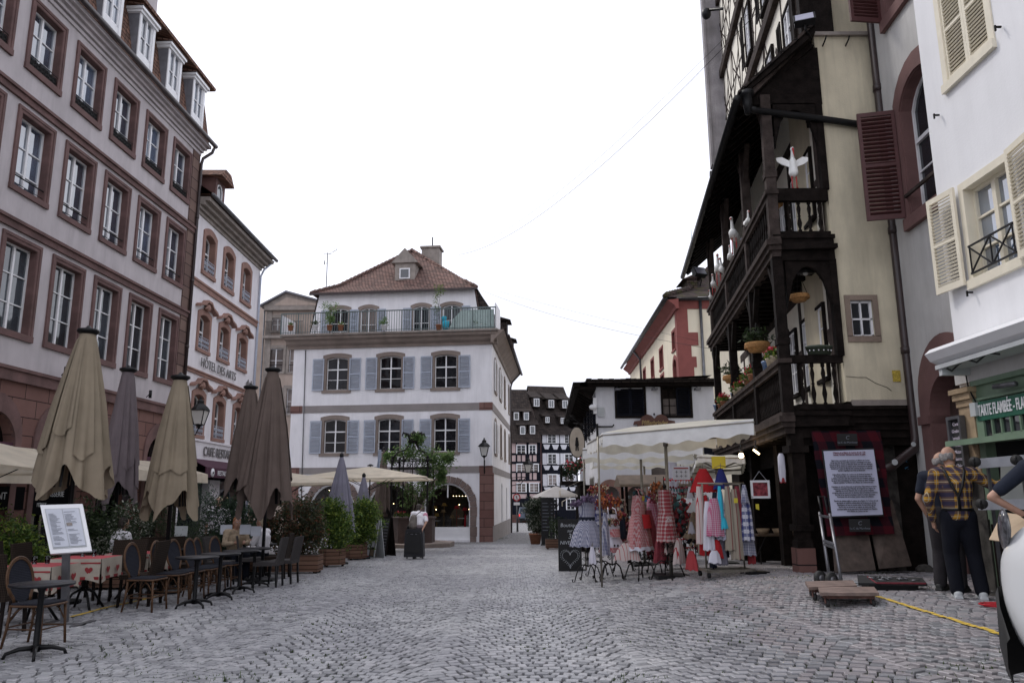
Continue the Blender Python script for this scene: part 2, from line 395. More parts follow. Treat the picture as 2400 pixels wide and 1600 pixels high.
def wallfront(mb,x0,x1,z0,z1,holes,y=0.,th=.3):
 """front skin with openings; holes = (xc, z, w, h, rise): reveals th deep, round heads filled"""
 xs=sorted({x0,x1}|{q for h in holes for q in(h[0]-h[2]/2,h[0]+h[2]/2) if x0<q<x1})
 zs=sorted({z0,z1}|{q for h in holes for q in(h[1],h[1]+h[3]+h[4]) if z0<q<z1})
 for i in range(len(xs)-1):
  for j in range(len(zs)-1):
   cx=(xs[i]+xs[i+1])/2;cz=(zs[j]+zs[j+1])/2
   if any(abs(cx-h[0])<h[2]/2 and h[1]<cz<h[1]+h[3]+h[4] for h in holes):continue
   mb.quad((xs[i],y,zs[j]),(xs[i+1],y,zs[j]),(xs[i+1],y,zs[j+1]),(xs[i],y,zs[j+1]))
 for xc,z,w,h,rise in holes:
  pr=[(xc+p[0],z+p[1]) for p in prof(w,h,rise,0,16)]
  for a,b in zip(pr,pr[1:]):mb.quad((a[0],y,a[1]),(b[0],y,b[1]),(b[0],y+th,b[1]),(a[0],y+th,a[1]))
  mb.quad((xc-w/2,y,z),(xc+w/2,y,z),(xc+w/2,y+th,z),(xc-w/2,y+th,z))
  if rise>0:
   T=z+h+rise
   for a,b in zip(pr[1:-1],pr[2:-1]):mb.quad((a[0],y,a[1]),(b[0],y,b[1]),(b[0],y,T),(a[0],y,T))
SPEC={}
def spec_obj(sp,parent,loc,label=None):
 nm,me,kids,off=sp
 o=bpy.data.objects.new(nm,me);COL.objects.link(o);o.parent=parent;o.location=Vector(loc)+Vector(off)
 for k in kids:spec_obj(k,o,(0,0,0))
 if label:o['label']=label
 return o
def mk(mb,name,mats):
 me=mb.mesh(name,mats);mb.fix(me);return me
def louvre(w,h,z0,n,mid=True,t=.035,fr=.055,arch=0.):
 b=MB();b.box(-w/2,-w/2+fr,0,t,z0,z0+h);b.box(w/2-fr,w/2,0,t,z0,z0+h+arch*0)
 b.box(-w/2+fr,w/2-fr,.001,t-.001,z0,z0+fr*1.5);b.box(-w/2+fr,w/2-fr,.001,t-.001,z0+h-fr*1.3,z0+h)
 if mid:b.box(-w/2+fr,w/2-fr,.001,t-.001,z0+h*.5-fr/2,z0+h*.5+fr/2)
 for i in range(n):
  z=z0+fr*1.5+(h-fr*3)*(i+.5)/n
  b.obox((0,t/2,z),(w-2*fr,t*1.25,(h/n)*.34),Matrix.Rotation(R(32),3,'X'))
 return b
def scrollrail(w,h,r=.008):
 b=MB()
 for z in(.03,h):b.bar((-w/2,0,z),(w/2,0,z),.018,.014)
 n=max(3,int(w/.16))
 for i in range(n+1):x=-w/2+w*i/n;b.bar((x,0,.03),(x,0,h),.01,.01)
 for i in range(n):
  x=-w/2+w*(i+.5)/n
  for zc,sg in((h*.33,1),(h*.7,-1)):
   b.tube([(x+sg*(w/n*.32)*math.cos(t*.7)*(1-t/14),0,zc+(h*.16)*math.sin(t*.7)*(1-t/14)) for t in range(11)],r,4)
 return b
def window_spec(key,w,h,rise=0,t=.12,depth=.2,proj=.03,stone='sand',sill=.1,tr=(.33,.66),glass='glass',sash='white',mull=True,shut=None,rail=None,steps=1,side='both',lining=True,topbar=None):
 if key in SPEC:return SPEC[key]
 kids=[]
 b=MB();b.box(-w/2,w/2,depth-.05,depth,0,.055);b.ring(prof(w-.11,h-.055,rise,0,z0=.0),prof(w,h,rise,0,z0=.0),depth-.05,depth)
 if mull:b.box(-.035,.035,depth-.06,depth-.005,.05,h+rise-.05)
 for q in tr:b.box(-w/2+.05,w/2-.05,depth-.045,depth-.01,h*q-.014,h*q+.014)
 if topbar:b.box(-w/2+.05,w/2-.05,depth-.065,depth-.003,h*topbar-.035,h*topbar+.035)
 sa=mk(b,'sash',m[sash])
 b=MB();pp=prof(w-.04,h-.02,rise,0,z0=.02);b.add([(p[0],depth-.012,p[1]) for p in pp],[tuple(range(len(pp)))])
 pa=mk(b,'pane',m[glass])
 kids.append(('sash',sa,[('pane',pa,[],(0,0,0))],(0,0,0)))
 if rail:
  kind,rh=rail
  if kind=='bar':
   b=MB();b.tube([(-w/2+.01,.02,rh),(w/2-.01,.02,rh)],.02,6);b.tube([(-w/2+.01,.02,rh*.35),(w/2-.01,.02,rh*.35)],.009,5)
  elif kind=='panel':b=scrollrail(w-.02,rh,.009);b.box(-w/2+.01,w/2-.01,.02,.03,.04,rh*.85)
  else:b=scrollrail(w+.06,rh,.011)
  kids.append(('railing',mk(b,'railing',m['iron' if kind!='scroll' else 'white2']),[],(0,0.0 if kind!='scroll' else-.05,0)))
 if shut:
  sw,sm,n=shut;me=mk(louvre(sw,h+rise*.3,0,n),'shutter',m[sm])
  for sg in(-1,1):
   if side in('both',sg):kids.append(('shutter',me,[],(sg*(w/2+sw/2+t*.55),-.065-proj,-.02)))
 b=MB()
 for i in range(steps):
  b.ring(prof(w,h,rise,t*i/steps),prof(w,h,rise,t*(i+1)/steps,z0=-(sill if not sill or sill>.2 else 0)),-proj-.018*i,.05)
 if lining:b.ring(prof(w-.001,h,rise,-.012),prof(w,h,rise,.0),-.02,depth)
 if sill:b.box(-w/2-t*1.05,w/2+t*1.05,-proj-.035,depth-.02,-sill,.012)
 SPEC[key]=('window',mk(b,'window',m[stone]),kids,(0,0,0))
 return SPEC[key]
m['white2']=M('pale_blue_iron_paint',(.42,.46,.55),.5,.1,8)
def building(name,label,o,ang,cat='building'):
 return thing(name,label,cat,(o[0],o[1],0),ang)
def strip(b,x0,x1,y0,z0,z1,pr=.05):b.box(x0,x1,y0-pr,y0+.02,z0,z1)
# ================================================================ ground
def ground():
 b=MB();xs=[-300,-120,-60,-30,-20]+[-14+.7*i for i in range(41)]+[20,30,60,120,300]
 ys=[-60,-20,-6]+[-2+.7*i for i in range(68)]+[50,55,60,70,80,90,100,115,130,300,700]
 n=len(xs);vs=[(x,y,gz(x,y)-.014) for y in ys for x in xs]
 b.add(vs,[(j*n+i,j*n+i+1,(j+1)*n+i+1,(j+1)*n+i) for j in range(len(ys)-1) for i in range(n-1)],True)
 k=NT('paving_joints');tc=k.n('TexCoord').outputs['Object']
 f=k.ramp(k.noise(tc,.9,5),[(.45,(.007,.006,.006,1)),(.62,(.014,.024,.006,1))])
 br=k.n('TexBrick');k.l(tc,br.inputs['Vector'])
 for n_,v in(('Scale',1),('Mortar Size',.012),('Brick Width',.13),('Row Height',.12)):br.inputs[n_].default_value=v
 br.inputs['Color1'].default_value=(.30,.295,.30,1);br.inputs['Color2'].default_value=(.20,.195,.20,1);br.inputs['Mortar'].default_value=(.03,.03,.03,1)
 sp=k.n('SeparateXYZ');k.l(tc,sp.inputs[0])
 far=k.math('GREATER_THAN',sp.outputs[1],37.9)
 o=k.mix(far,f,br.outputs[0]);k.l(o,k.b.inputs['Base Color']);k.b.inputs['Roughness'].default_value=.8
 k.bump(k.math('MULTIPLY',br.outputs['Fac'],-1),.5,.02)
 tag(b.build('ground',k.m,recalc=False),kind='structure')
ground()
def cobbles():
 vs=[];fs=[];rr=random.Random(3)
 Wc,p=1.95,.118;Rr=2.0;A=math.asin(Wc/2/Rr);n=16
 for kx in range(-8,5):
  xc=kx*Wc+.2;off=(kx%2)*.06+rr.uniform(-.03,.03)
  for j in range(int(35.5/p)):
   yc=3.0+j*p+off-Rr*.85
   ct=sorted([-A-rr.uniform(0,.02),A+rr.uniform(0,.02)]+[-A+2*A*(i+.5*(j%2)+rr.uniform(-.17,.17))/n for i in range(1,n)])
   for t0,t1 in zip(ct,ct[1:]):
    if t1-t0<.02:continue
    tm=(t0+t1)/2
    X=xc+Rr*math.sin(tm);Y=yc+Rr*math.cos(tm)
    if Y<3.6 or Y>38 or X<-13 or X>7.2:continue
    if abs(X)>.75*Y+1.6:continue
    ge=.006+.006*rr.random();a=ge/Rr
    d=(p-.015-.009*rr.random())*math.cos(tm)/2
    da=rr.uniform(-.006,.006);q=rr.uniform(-.07,.07)
    cor=[]
    for tt,rd in((t0+a,Rr-d),(t1-a,Rr-d),(t1-a,Rr+d),(t0+a,Rr+d)):
     rd+=da+rr.uniform(-.006,.006);tt+=rr.uniform(-.006,.006)
     cor.append((xc+rd*math.sin(tt)+rr.uniform(-.003,.003),yc+rd*math.cos(tt)))
    z=gz(X,Y)+.012+rr.uniform(-.003,.003);tx=rr.uniform(-.03,.03);ty=rr.uniform(-.03,.03)
    o=len(vs)
    for s_,dz in((1,-.03),(.95,-.004),(.84,.001)):
     for cx,cy in cor:
      x=X+(cx-X)*s_;y=Y+(cy-Y)*s_;vs.append((x,y,z+dz+(x-X)*tx+(y-Y)*ty))
    for r0 in(0,4):fs+=[(o+r0+e,o+r0+(e+1)%4,o+r0+4+(e+1)%4,o+r0+4+e) for e in range(4)]
    fs.append((o+8,o+9,o+10,o+11))
 me=bpy.data.meshes.new('cobblestones');me.from_pydata(vs,[],fs)
 k=NT('cobble_stone');tc=k.n('TexCoord').outputs['Object'];g=k.n('NewGeometry').outputs['Random Per Island']
 c=k.ramp(g,[(0,(.165,.168,.18,1)),(.3,(.27,.275,.29,1)),(.75,(.325,.33,.345,1)),(1,(.39,.39,.405,1))])
 big=k.ramp(k.noise(tc,.35,4),[(.4,(.82,.80,.82,1)),(.65,(1.12,1.1,1.08,1))])
 c=k.mix(1,c,big,'MULTIPLY')
 sp=k.n('SeparateXYZ');k.l(tc,sp.inputs[0])
 red=k.math('MULTIPLY',k.math('GREATER_THAN',k.math('ADD',sp.outputs[0],k.math('MULTIPLY',k.noise(tc,.8,3),3.)),4.1),k.math('GREATER_THAN',g,.35))
 c=k.mix(k.math('MULTIPLY',red,.38),c,(.20,.15,.155,1))
 c=k.mix(1,c,k.ramp(k.noise(tc,28,5,.7),[(.3,(.80,.80,.80,1)),(.7,(1.12,1.12,1.12,1))]),'MULTIPLY')
 k.l(c,k.b.inputs['Base Color']);k.b.inputs['Roughness'].default_value=.42
 k.l(k.ramp(k.noise(tc,9,4),[(.3,(.28,.28,.28,1)),(.7,(.55,.55,.55,1))]),k.b.inputs['Roughness'])
 k.bump(k.noise(tc,45,4,.65),.35,.01)
 me.materials.append(k.m);me.update()
 o=bpy.data.objects.new('paving',me);COL.objects.link(o);tag(o,kind='structure')
cobbles()
def grass_tufts():
 b=MB();rr=random.Random(5)
 spots=[gp(*q) for q in((600,1370),(700,1362),(860,1330),(1870,1330),(1885,1352),(1500,1590),(2280,1560),(1180,1260),(1170,1262),(1235,1300),(2040,1345),(2100,1362),(2170,1378),(300,1470),(250,1540),(380,1530),(520,1590))]
 for s_ in spots:
  for i in range(60):
   x=s_.x+rr.gauss(0,.22);y=s_.y+rr.gauss(0,.13);z=gz(x,y)-.005;h=rr.uniform(.02,.05);a=rr.uniform(0,6.3)
   dx,dy=math.cos(a)*.008,math.sin(a)*.008;lx,ly=rr.gauss(0,.02),rr.gauss(0,.02)
   b.add([(x-dx,y-dy,z),(x+dx,y+dy,z),(x+lx,y+ly,z+h)],[(0,1,2)])
 for i in range(11000):
  x=rr.uniform(-6,4.5);y=rr.uniform(5,15)
  if noise.noise(Vector((x*.7,y*.7,3)))<.08:continue
  z=gz(x,y)-.005;a=rr.uniform(0,6.3);dx,dy=math.cos(a)*.014,math.sin(a)*.014
  b.add([(x-dx,y-dy,z),(x+dx,y+dy,z),(x,y,z+rr.uniform(.018,.032))],[(0,1,2)])
 tag(b.build('weeds',leafmat('weed_green',(.03,.06,.012),(.07,.11,.02)),recalc=False),'low green weeds and moss growing in the paving joints','grass',kind='stuff')
grass_tufts()
def painted_line(pts,w,lab):
 b=MB();rr=random.Random(9);N=60
 P=[Vector(p) for p in pts];d=(P[1]-P[0]);L=d.length;d/=L;e=Vector((-d.y,d.x,0))
 n=int(L/.115)
 for i in range(n):
  a=P[0]+d*(L*i/n+.006);c=P[0]+d*(L*(i+1)/n-.008);w2=w/2*rr.uniform(.75,1.1);wig=e*rr.uniform(-.012,.012)
  if rr.random()<.04:continue
  q=[a-e*w2+wig,c-e*w2+wig,c+e*w2+wig,a+e*w2+wig]
  b.quad(*[(v.x,v.y,gz(v.x,v.y)+.0225) for v in q])
 tag(b.build('yellow_line',M('yellow_road_paint',(.62,.42,.06),.6,.25,20)),kind='structure')
painted_line([gp(2020,1389),gp(2400,1507)],.065,'')
painted_line([gp(165,1448),gp(385,1396)],.07,'')
# ================================================================ A: big hotel on the left
A0=(-12.0,28.7);AA=hd(1248)
def hotel_A():
 t=building('townhouse','tall pinkish grey stone-trimmed building with mansard roof filling the left side',A0,AA)
 XL,XR=-24.0,-.88
 cols=[-10.23+2.0*i*.995 for i in range(-6,5)]
 holes=[];G0=-.6
 for c in cols:
  holes+=[(c,12.42,1.18,1.72,0),(c,9.18,1.2,1.93,0),(c,5.62,1.2,2.22,0)]
 arches=[(-10.25-3.48*k_,-.45,1.7,3.25,.85) for k_ in(-2.3,-1.28,0)]+[(-7.1+.95,-.45,1.7,3.25,.85)]
 arches=[(x,-.45,1.62,3.3,.81) for x in(-20.2,-17.1,-13.9,-10.5,-7.95,-5.1,-2.3)]
 b=MB();wallfront(b,XL,XR-.56,4.58,15.0,holes)
 b.box(XR-.57,XR,.35,9,-1,15.0);b.quad((XL,0,-1),(XL,9,-1),(XL,9,15),(XL,0,15));b.quad((XL,9,-1),(XR,9,-1),(XR,9,15),(XL,9,15))
 b.build('wall',m['plA'],t)
 b=MB();wallfront(b,XL,XR,-.8,4.56,arches,-.03,.4)
 b.build('ground_floor_wall',m['blk'],t)
 b=MB()
 for x,z,w,h,r_ in arches:
  pi=prof(w,h,r_,0,14);po=prof(w,h,r_,.22,14)
  b.ring([(x+p[0],z+p[1]) for p in pi],[(x+p[0],z+p[1]) for p in po],-.075,.02)
  b.prism([(x-.1,z+h+r_-.02),(x+.1,z+h+r_-.02),(x+.16,z+h+r_+.42),(x-.16,z+h+r_+.42)],-.12,-.03)
 b.build('arch_surround',m['sand'],t)
 b=MB();b.box(XR-.56,XR+.01,-.04,.3,4.7,14.95);b.build('quoins',m['quo'],t)
 for z0,z1,pr in((11.40,11.64,.07),(8.12,8.37,.07),(4.42,4.76,.13)):
  b=MB();b.box(XL,XR+.03,-pr,.02,z0,z1);b.box(XL,XR+.03,-pr-.05,.02,z1-.08,z1+.001);b.build('string_course',m['sand'],t)
 b=MB()
 for i,(z,pr) in enumerate(((14.55,.05),(14.68,.12),(14.80,.22),(14.9,.34))):b.box(XL,XR+.02+pr*.6,-pr,.1,z,z+.11+.004*i)
 b.build('cornice',m['plA'],t)
 b=MB();b.tube([(XL,-.47,15.06),(XR+.35,-.47,15.06)],.085,10);b.build('gutter',m['pipe'],t)
 b=MB();b.tube([(XR+.25,-.45,15.0),(XR+.2,-.4,14.75),(XR+.06,-.12,14.45),(XR+.02,-.09,14.2),(XR+.02,-.09,0)],.06,8)
 for z in(4,7,9.5,12):b.tube([(XR+.02,-.09,z),(XR+.02,-.09,z+.1)],.075,8)
 b.build('downpipe',m['pipe'],t)
 s1=window_spec('A1',1.18,1.72,t=.16,depth=.22,steps=2,tr=(.28,.62),glass='glassA',rail=('panel',.32),sill=.15)
 s2=window_spec('A2',1.2,1.93,t=.16,depth=.22,steps=2,tr=(.25,.6),glass='glassA',rail=('bar',.3),sill=.13)
 s3=window_spec('A3',1.2,2.22,t=.16,depth=.22,steps=2,tr=(.33,.66),glass='glass',sill=.15)
 for c in cols:
  if c>XL+.8:spec_obj(s1,t,(c,0,12.42));spec_obj(s2,t,(c,0,9.18));spec_obj(s3,t,(c,0,5.62))
 for i,(x,z,w,h,r_) in enumerate(arches):
  b=MB();b.add([(x+p[0],.3,z+p[1]) for p in prof(w,h,r_,0,14)],[tuple(range(17))]);o=b.build('shop_window',m['glassd'],t)
  b=MB();b.ring([(x+p[0],z+p[1]) for p in prof(w-.16,h,r_-.08,0,14)],[(x+p[0],z+p[1]) for p in prof(w,h,r_,0,14)],.24,.3);b.box(x-.03,x+.03,.25,.3,z,z+h+r_-.05);b.box(x-w/2,x+w/2,.23,.3,2.72,2.82)
  b.build('frame',m['wood'],o)
  b=MB();b.box(x-w/2+.02,x+w/2-.02,-.02,.2,2.72,2.95);b.build('awning_box',m['purple'],t)
 ms=MB();y0,y1,z0,z1=-.28,.12,15.05,17.28
 ms.prism([(y0,z0),(y1,z1),(8.5,z1),(9.2,z0)],XL,XR+.15,'yz');ms.build('mansard_roof',m['tileA'],t)
 b=MB();b.prism([(-.46,z1-.08),(-.48,z1+.02),(4.5,z1+1.9),(8.6,z1)],XL,XR-.05,'yz');b.build('upper_roof',m['tileA'],t)
 for k_ in range(10):
  x=-2.12-1.98*k_
  d=MB();w2=.5
  d.box(x-w2,x-w2+.13,-.38,.6,15.2,16.8);d.box(x+w2-.13,x+w2,-.38,.6,15.2,16.8);d.box(x-w2+.13,x+w2-.13,-.36,.1,15.2,15.5)
  d.box(x-w2-.06,x+w2+.06,-.43,.7,16.8,16.9);d.box(x-w2-.1,x+w2+.1,-.49,.75,16.9,16.99)
  o=d.build('dormer',m['white'],t)
  d=MB();d.box(x-w2+.13,x+w2-.13,-.34,-.3,15.5,15.57);d.box(x-.03,x+.03,-.35,-.3,15.5,16.8);d.box(x-w2+.13,x-w2+.19,-.34,-.3,15.5,16.8);d.box(x+w2-.19,x+w2-.13,-.34,-.3,15.5,16.8);d.box(x-w2+.13,x+w2-.13,-.33,-.3,16.1,16.13)
  q=d.build('sash',m['white'],o)
  d=MB();d.quad((x-w2+.13,-.295,15.5),(x+w2-.13,-.295,15.5),(x+w2-.13,-.295,16.8),(x-w2+.13,-.295,16.8));d.build('pane',m['glassA'],q)
  d=MB();d.box(x-w2-.005,x-w2+.004,-.35,.6,15.3,16.78);d.build('cheek',m['slate'],o)
  d=MB();d.prism([(-.5,17.0),(-.5,17.03),(.3,17.2),(.3,17.1)],x-w2-.13,x+w2+.13,'yz');d.build('dormer_roof',m['tileA'],o)
 b=MB();b.box(-6.3,-4.3,.35,1.6,16.9,19.3);b.box(-6.4,-4.2,.25,1.7,19.3,19.45);b.box(-6.3,-4.3,.35,1.6,19.45,19.6);b.build('chimney',m['plA'],t)
 b=MB();b.box(-10.2,-9.1,-.06,-.03,1.35,1.9);o=b.build('sign_panel',m['dark'],t)
 text('RESTAURANT',.24,m['greyw'],t,(-9.78,-.07,1.67),name='lettering',align='RIGHT')
 b=MB();b.box(-8.8,-7.1,-.06,-.03,1.2,1.95);b.build('sign_panel',m['dark'],t)
 text('PÂTISSERIE',.2,m['greyw'],t,(-7.95,-.07,1.72));text('FERRY',.14,m['greyw'],t,(-8.4,-.07,1.45)).name='lettering'
 b=MB()
 for z in(6.05,6.75):b.box(-1.35,-1.15,-.25,-.04,z-3+2.0,z-3+2.18);
 b.build('alarm_box',m['greyw'],t)
 for x in(-8.2,-3.55):
  b=MB();b.tube([(x,-.1,4.85),(x-.15,-.3,4.95)],.015,6);b.tube([(x-.15,-.3,4.8),(x-.15,-.3,5.05)],.05,8);b.build('spotlight',m['blackp'],t)
 return t
m['purple']=M('aubergine_fabric',(.055,.012,.03),.8,.1)
m['greyw']=M('faded_white_letters',(.45,.47,.48),.6,.1)
A=hotel_A()
# ================================================================ B: narrow hotel
def bpt(px,py,Y):return at(px,py,Y)
def hotel_B():
 t=building('hotel','narrow white hotel with orange sandstone window surrounds and carved canopies, beside the big left building',(-12.02,27.89),hd(1180))
 XL,XR=-.02,7.95
 holes=[];cx=(1.56,3.75,6.02)
 for c in cx:holes+=[(c,10.27,1.0,1.42,.15),(c,7.22,1.0,1.25,.13),(c,3.95,1.0,1.42,.13)]
 holes+=[(1.9,-.7,2.9,3.1,0),(5.9,-.7,2.9,3.1,0)]
 b=MB();wallfront(b,XL,XR,-1,12.5,holes)
 b.quad((XR,0,-1),(XR,9,-1),(XR,9,12.5),(XR,0,12.5));b.quad((XL,9,-1),(XR,9,-1),(XR,9,12.5),(XL,9,12.5));b.build('wall',m['plB'],t)
 b=MB()
 for x in(1.9,5.9):b.quad((x-1.45,.3,-.7),(x+1.45,.3,-.7),(x+1.45,.3,2.4),(x-1.45,.3,2.4))
 b.build('shop_window',m['glassd'],t)
 b=MB();b.box(XL,XR+.03,-.06,.02,9.5,9.78);b.box(XL,XR+.03,-.1,.02,9.7,9.781);b.build('string_course',m['sandB'],t)
 b=MB();b.box(XL,XR+.03,-.05,.02,6.22,6.38);b.box(XL,XR+.03,-.09,.02,6.33,6.381);b.build('string_course',m['sandB'],t)
 b=MB();b.box(XL,XR,-.08,.02,3.0,3.75);b.box(XL,XR,-.13,.02,3.72,3.8);b.build('fascia',m['plB'],t)
 b=MB();b.box(XL,XR,-.1,.01,2.3,3.0);b.build('fascia_lower',m['dark'],t)
 b=MB()
 for i,(z,pr) in enumerate(((12.32,.06),(12.46,.16),(12.6,.32),(12.75,.5))):b.box(XL,XR+pr*.8,-pr,.1,z,z+.14+.003*i)
 b.build('cornice',m['corn'],t)
 b=MB();b.tube([(XL,-.6,12.98),(XR+.55,-.6,12.98)],.08,8);b.build('gutter',m['lead'],t)
 b=MB();b.tube([(XR+.4,-.5,12.9),(XR+.1,-.15,12.4),(XR-.1,-.07,12.0),(XR-.1,-.07,0)],.05,8);b.build('downpipe',m['white2'],t)
 b=MB();b.add([(XL,-.62,13.02),(XR+.5,-.62,13.02),(XR-2.6,3.2,15.7),(XL,3.2,15.7),(XR+.5,9,13.02),(XR-2.6,5.5,15.7),(XL,5.5,15.7),(XL,9,13.02)],[(0,1,2,3),(1,4,5,2),(3,2,5,6),(6,5,4,7),(0,7,4,1)]);b.build('roof',m['tileA'],t)
 x=2.0
 b=MB();b.box(x-.5,x-.32,-.1,1.3,13.3,14.35);b.box(x+.32,x+.5,-.1,1.3,13.3,14.35);b.box(x-.32,x+.32,-.08,1.3,14.15,14.34);o=b.build('dormer',m['sand'],t)
 b=MB();b.prism([(x-.75,14.35),(x+.75,14.35),(x+.3,14.75),(x-.3,14.75)],-.4,1.9);b.build('dormer_roof',m['tileA'],o)
 b=MB();b.ring([(x+p[0],13.3+p[1]) for p in prof(.5,.6,.25)],[(x+p[0],13.3+p[1]) for p in prof(.62,.6,.31)],-.08,-.03);q=b.build('sash',m['white'],o)
 b=MB();b.add([(x+p[0],-.04,13.3+p[1]) for p in prof(.55,.6,.27)],[tuple(range(11))]);b.build('pane',m['glass'],q)
 s=window_spec('B1',1.0,1.42,.15,t=.2,depth=.25,proj=.05,stone='sandB',tr=(.35,),topbar=.62,glass='glassd',rail=('scroll',.5),sill=.14)
 s2=window_spec('B2',1.0,1.25,.13,t=.18,depth=.25,proj=.05,stone='sandB',tr=(.33,),topbar=.6,glass='glassd',rail=('scroll',.48),sill=.12)
 s3=window_spec('B3',1.0,1.42,.13,t=.18,depth=.25,proj=.05,stone='sandB',tr=(.33,),topbar=.6,glass='glassd',rail=('scroll',.5),sill=.12)
 for c in cx:
  spec_obj(s,t,(c,0,10.27));spec_obj(s2,t,(c,0,7.22));spec_obj(s3,t,(c,0,3.95))
  for z,wv in((8.78,1.62),(5.72,1.62)):
   b=MB()
   top=[(c-wv/2-.12,z-.02),(c-wv/2,z+.05),(c-.42,z+.13),(c-.2,z+.3),(c+.2,z+.3),(c+.42,z+.13),(c+wv/2,z+.05),(c+wv/2+.12,z-.02)]
   b.ring(top,[(p[0],p[1]+.09) for p in top],-.22,.02)
   b.ell((c,-.12,z+.12),(.15,.1,.16));b.tube([(c-.12,-.14,z+.12),(c-.3,-.1,z+.02)],[.06,.03],6);b.tube([(c+.12,-.14,z+.12),(c+.3,-.1,z+.02)],[.06,.03],6)
   b.build('window_canopy',m['sandB'],t)
 text('HÔTEL DES ARTS',.5,m['ltr'],t,(3.35,-.07,6.72),ext=.012,sx=.98,sp=1.05)
 for i in range(2):
  b=MB();cx_,cz=6.95+.42*i,6.7;b.prism([(cx_+(.17 if j%2==0 else .07)*math.sin(j*math.pi/5),cz+(.17 if j%2==0 else .07)*math.cos(j*math.pi/5)) for j in range(10)],-.1,-.05);b.build('star',m['ltr'],t)
 text('CAFE RESTAURANT',.5,m['ltr'],t,(2.15,-.12,3.36),ext=.012,align='LEFT',bold=.008,name='lettering')
 b=MB();b.box(.9,6.5,-.75,-.7,2.35,2.72);o=b.build('awning_valance',m['purple'],t);text('RESTAURANT',.26,m['white'],o,(2.0,-.77,2.52),align='LEFT')
 b=MB();b.tube([(1.5,-.78,2.53),(1.5,-.75,2.53)],.16,16);o2=b.build('roundel',m['white'],o)
 text('Jdt',.12,m['blackp'],o2,(1.5,-.79,2.53),shear=.3)
 b=MB();b.prism([(-.72,2.72),(-.75,2.72),(.0,3.1),(.0,3.06)],.9,6.5,'yz');b.build('awning',m['purple'],t)
 return t
m['ltr']=M('bronze_grey_letters',(.16,.15,.15),.5,.2)
B=hotel_B()
# ================================================================ C: small building with pediment, and a far sliver
def house_C():
 Y=50;a=at(617,900,Y);e=at(735,900,Y)
 t=building('corner_house','faded peach house with grey pediment and iron balcony, behind the white shuttered house',(a.x,Y),0)
 w=e.x-a.x+1;zt=at(650,728,Y).z
 def L(px,py):q=at(px,py,Y);return q.x-a.x,q.z
 wins=[];
 for px0,px1,py0,py1 in((637,662,745,775),(628,662,816,872),(678,712,816,872),(672,700,910,970),(628,655,915,965),(640,664,1000,1060)):
  x0,z1=L(px0,py0);x1,z0=L(px1,py1);wins.append(((x0+x1)/2,z0,x1-x0,z1-z0,0))
 b=MB();wallfront(b,0,w,-1,zt,wins);b.quad((0,0,-1),(0,8,-1),(0,8,zt),(0,0,zt));b.build('wall',m['plC'],t)
 b=MB();b.box(-.12,w,-.3,.1,zt-.02,zt+.22);q0=L(617,711);ap=L(671,694);
 b.prism([(-.3,zt+.22),(w+.3,zt+.22),(ap[0]+.1,ap[1]+.15)],-.28,.1);b.build('pediment',m['corn'],t)
 b=MB();b.prism([(.5,zt+.3),(w-.5,zt+.3),(ap[0]+.1,ap[1]-.15)],-.3,-.26);b.build('tympanum',m['plC'],t)
 b=MB();b.prism([(-.4,zt+.2),(-.4,zt+.3),(ap[0]+.1,ap[1]+.27),(w+.4,zt+.3),(w+.4,zt+.2),(ap[0]+.1,ap[1]+.15)],-.5,8);b.build('roof',m['slate'],t)
 b=MB();b.box(-.05,.35,-.05,.02,-1,zt);zz=L(640,790)[1];b.box(-.1,w,-.35,.02,zz-.12,zz+.05);b.build('pilaster',m['corn'],t)
 for i,(xc,z0,ww,hh,_) in enumerate(wins):
  spec_obj(window_spec('C%d'%i,ww,hh,t=.2,depth=.2,stone='corn',sill=.12,tr=(.5,),glass='glassc',rail=('bar',.5) if i else None),t,(xc,0,z0))
 b=MB();z0=zz;x0,x1=L(622,790)[0],L(712,790)[0]
 for i in range(30):x=x0+(x1-x0)*i/29;b.bar((x,-.3,z0),(x,-.3,z0+1.0),.02,.02)
 b.bar((x0,-.3,z0+1),(x1,-.3,z0+1),.04,.03);b.build('balcony_railing',m['iron'],t)
 b=MB();b.tube([(-.15,-.1,zt),(-.15,-.1,-1)],.06,6);b.build('downpipe',m['lead'],t)
 p=at(601,800,56);q=at(620,735,56)
 t2=building('rear_house','sliver of brown house between the hotel and the peach house',(p.x,56),0)
 b=MB();b.box(-3,q.x-p.x+.6,0,6,-1,at(610,880,56).z+5.2);b.build('wall',m['plC'],t2)
 b=MB();b.box(.05,.55,-.03,0,6.3,8);b.build('window',m['glassd'],t2)
house_C()
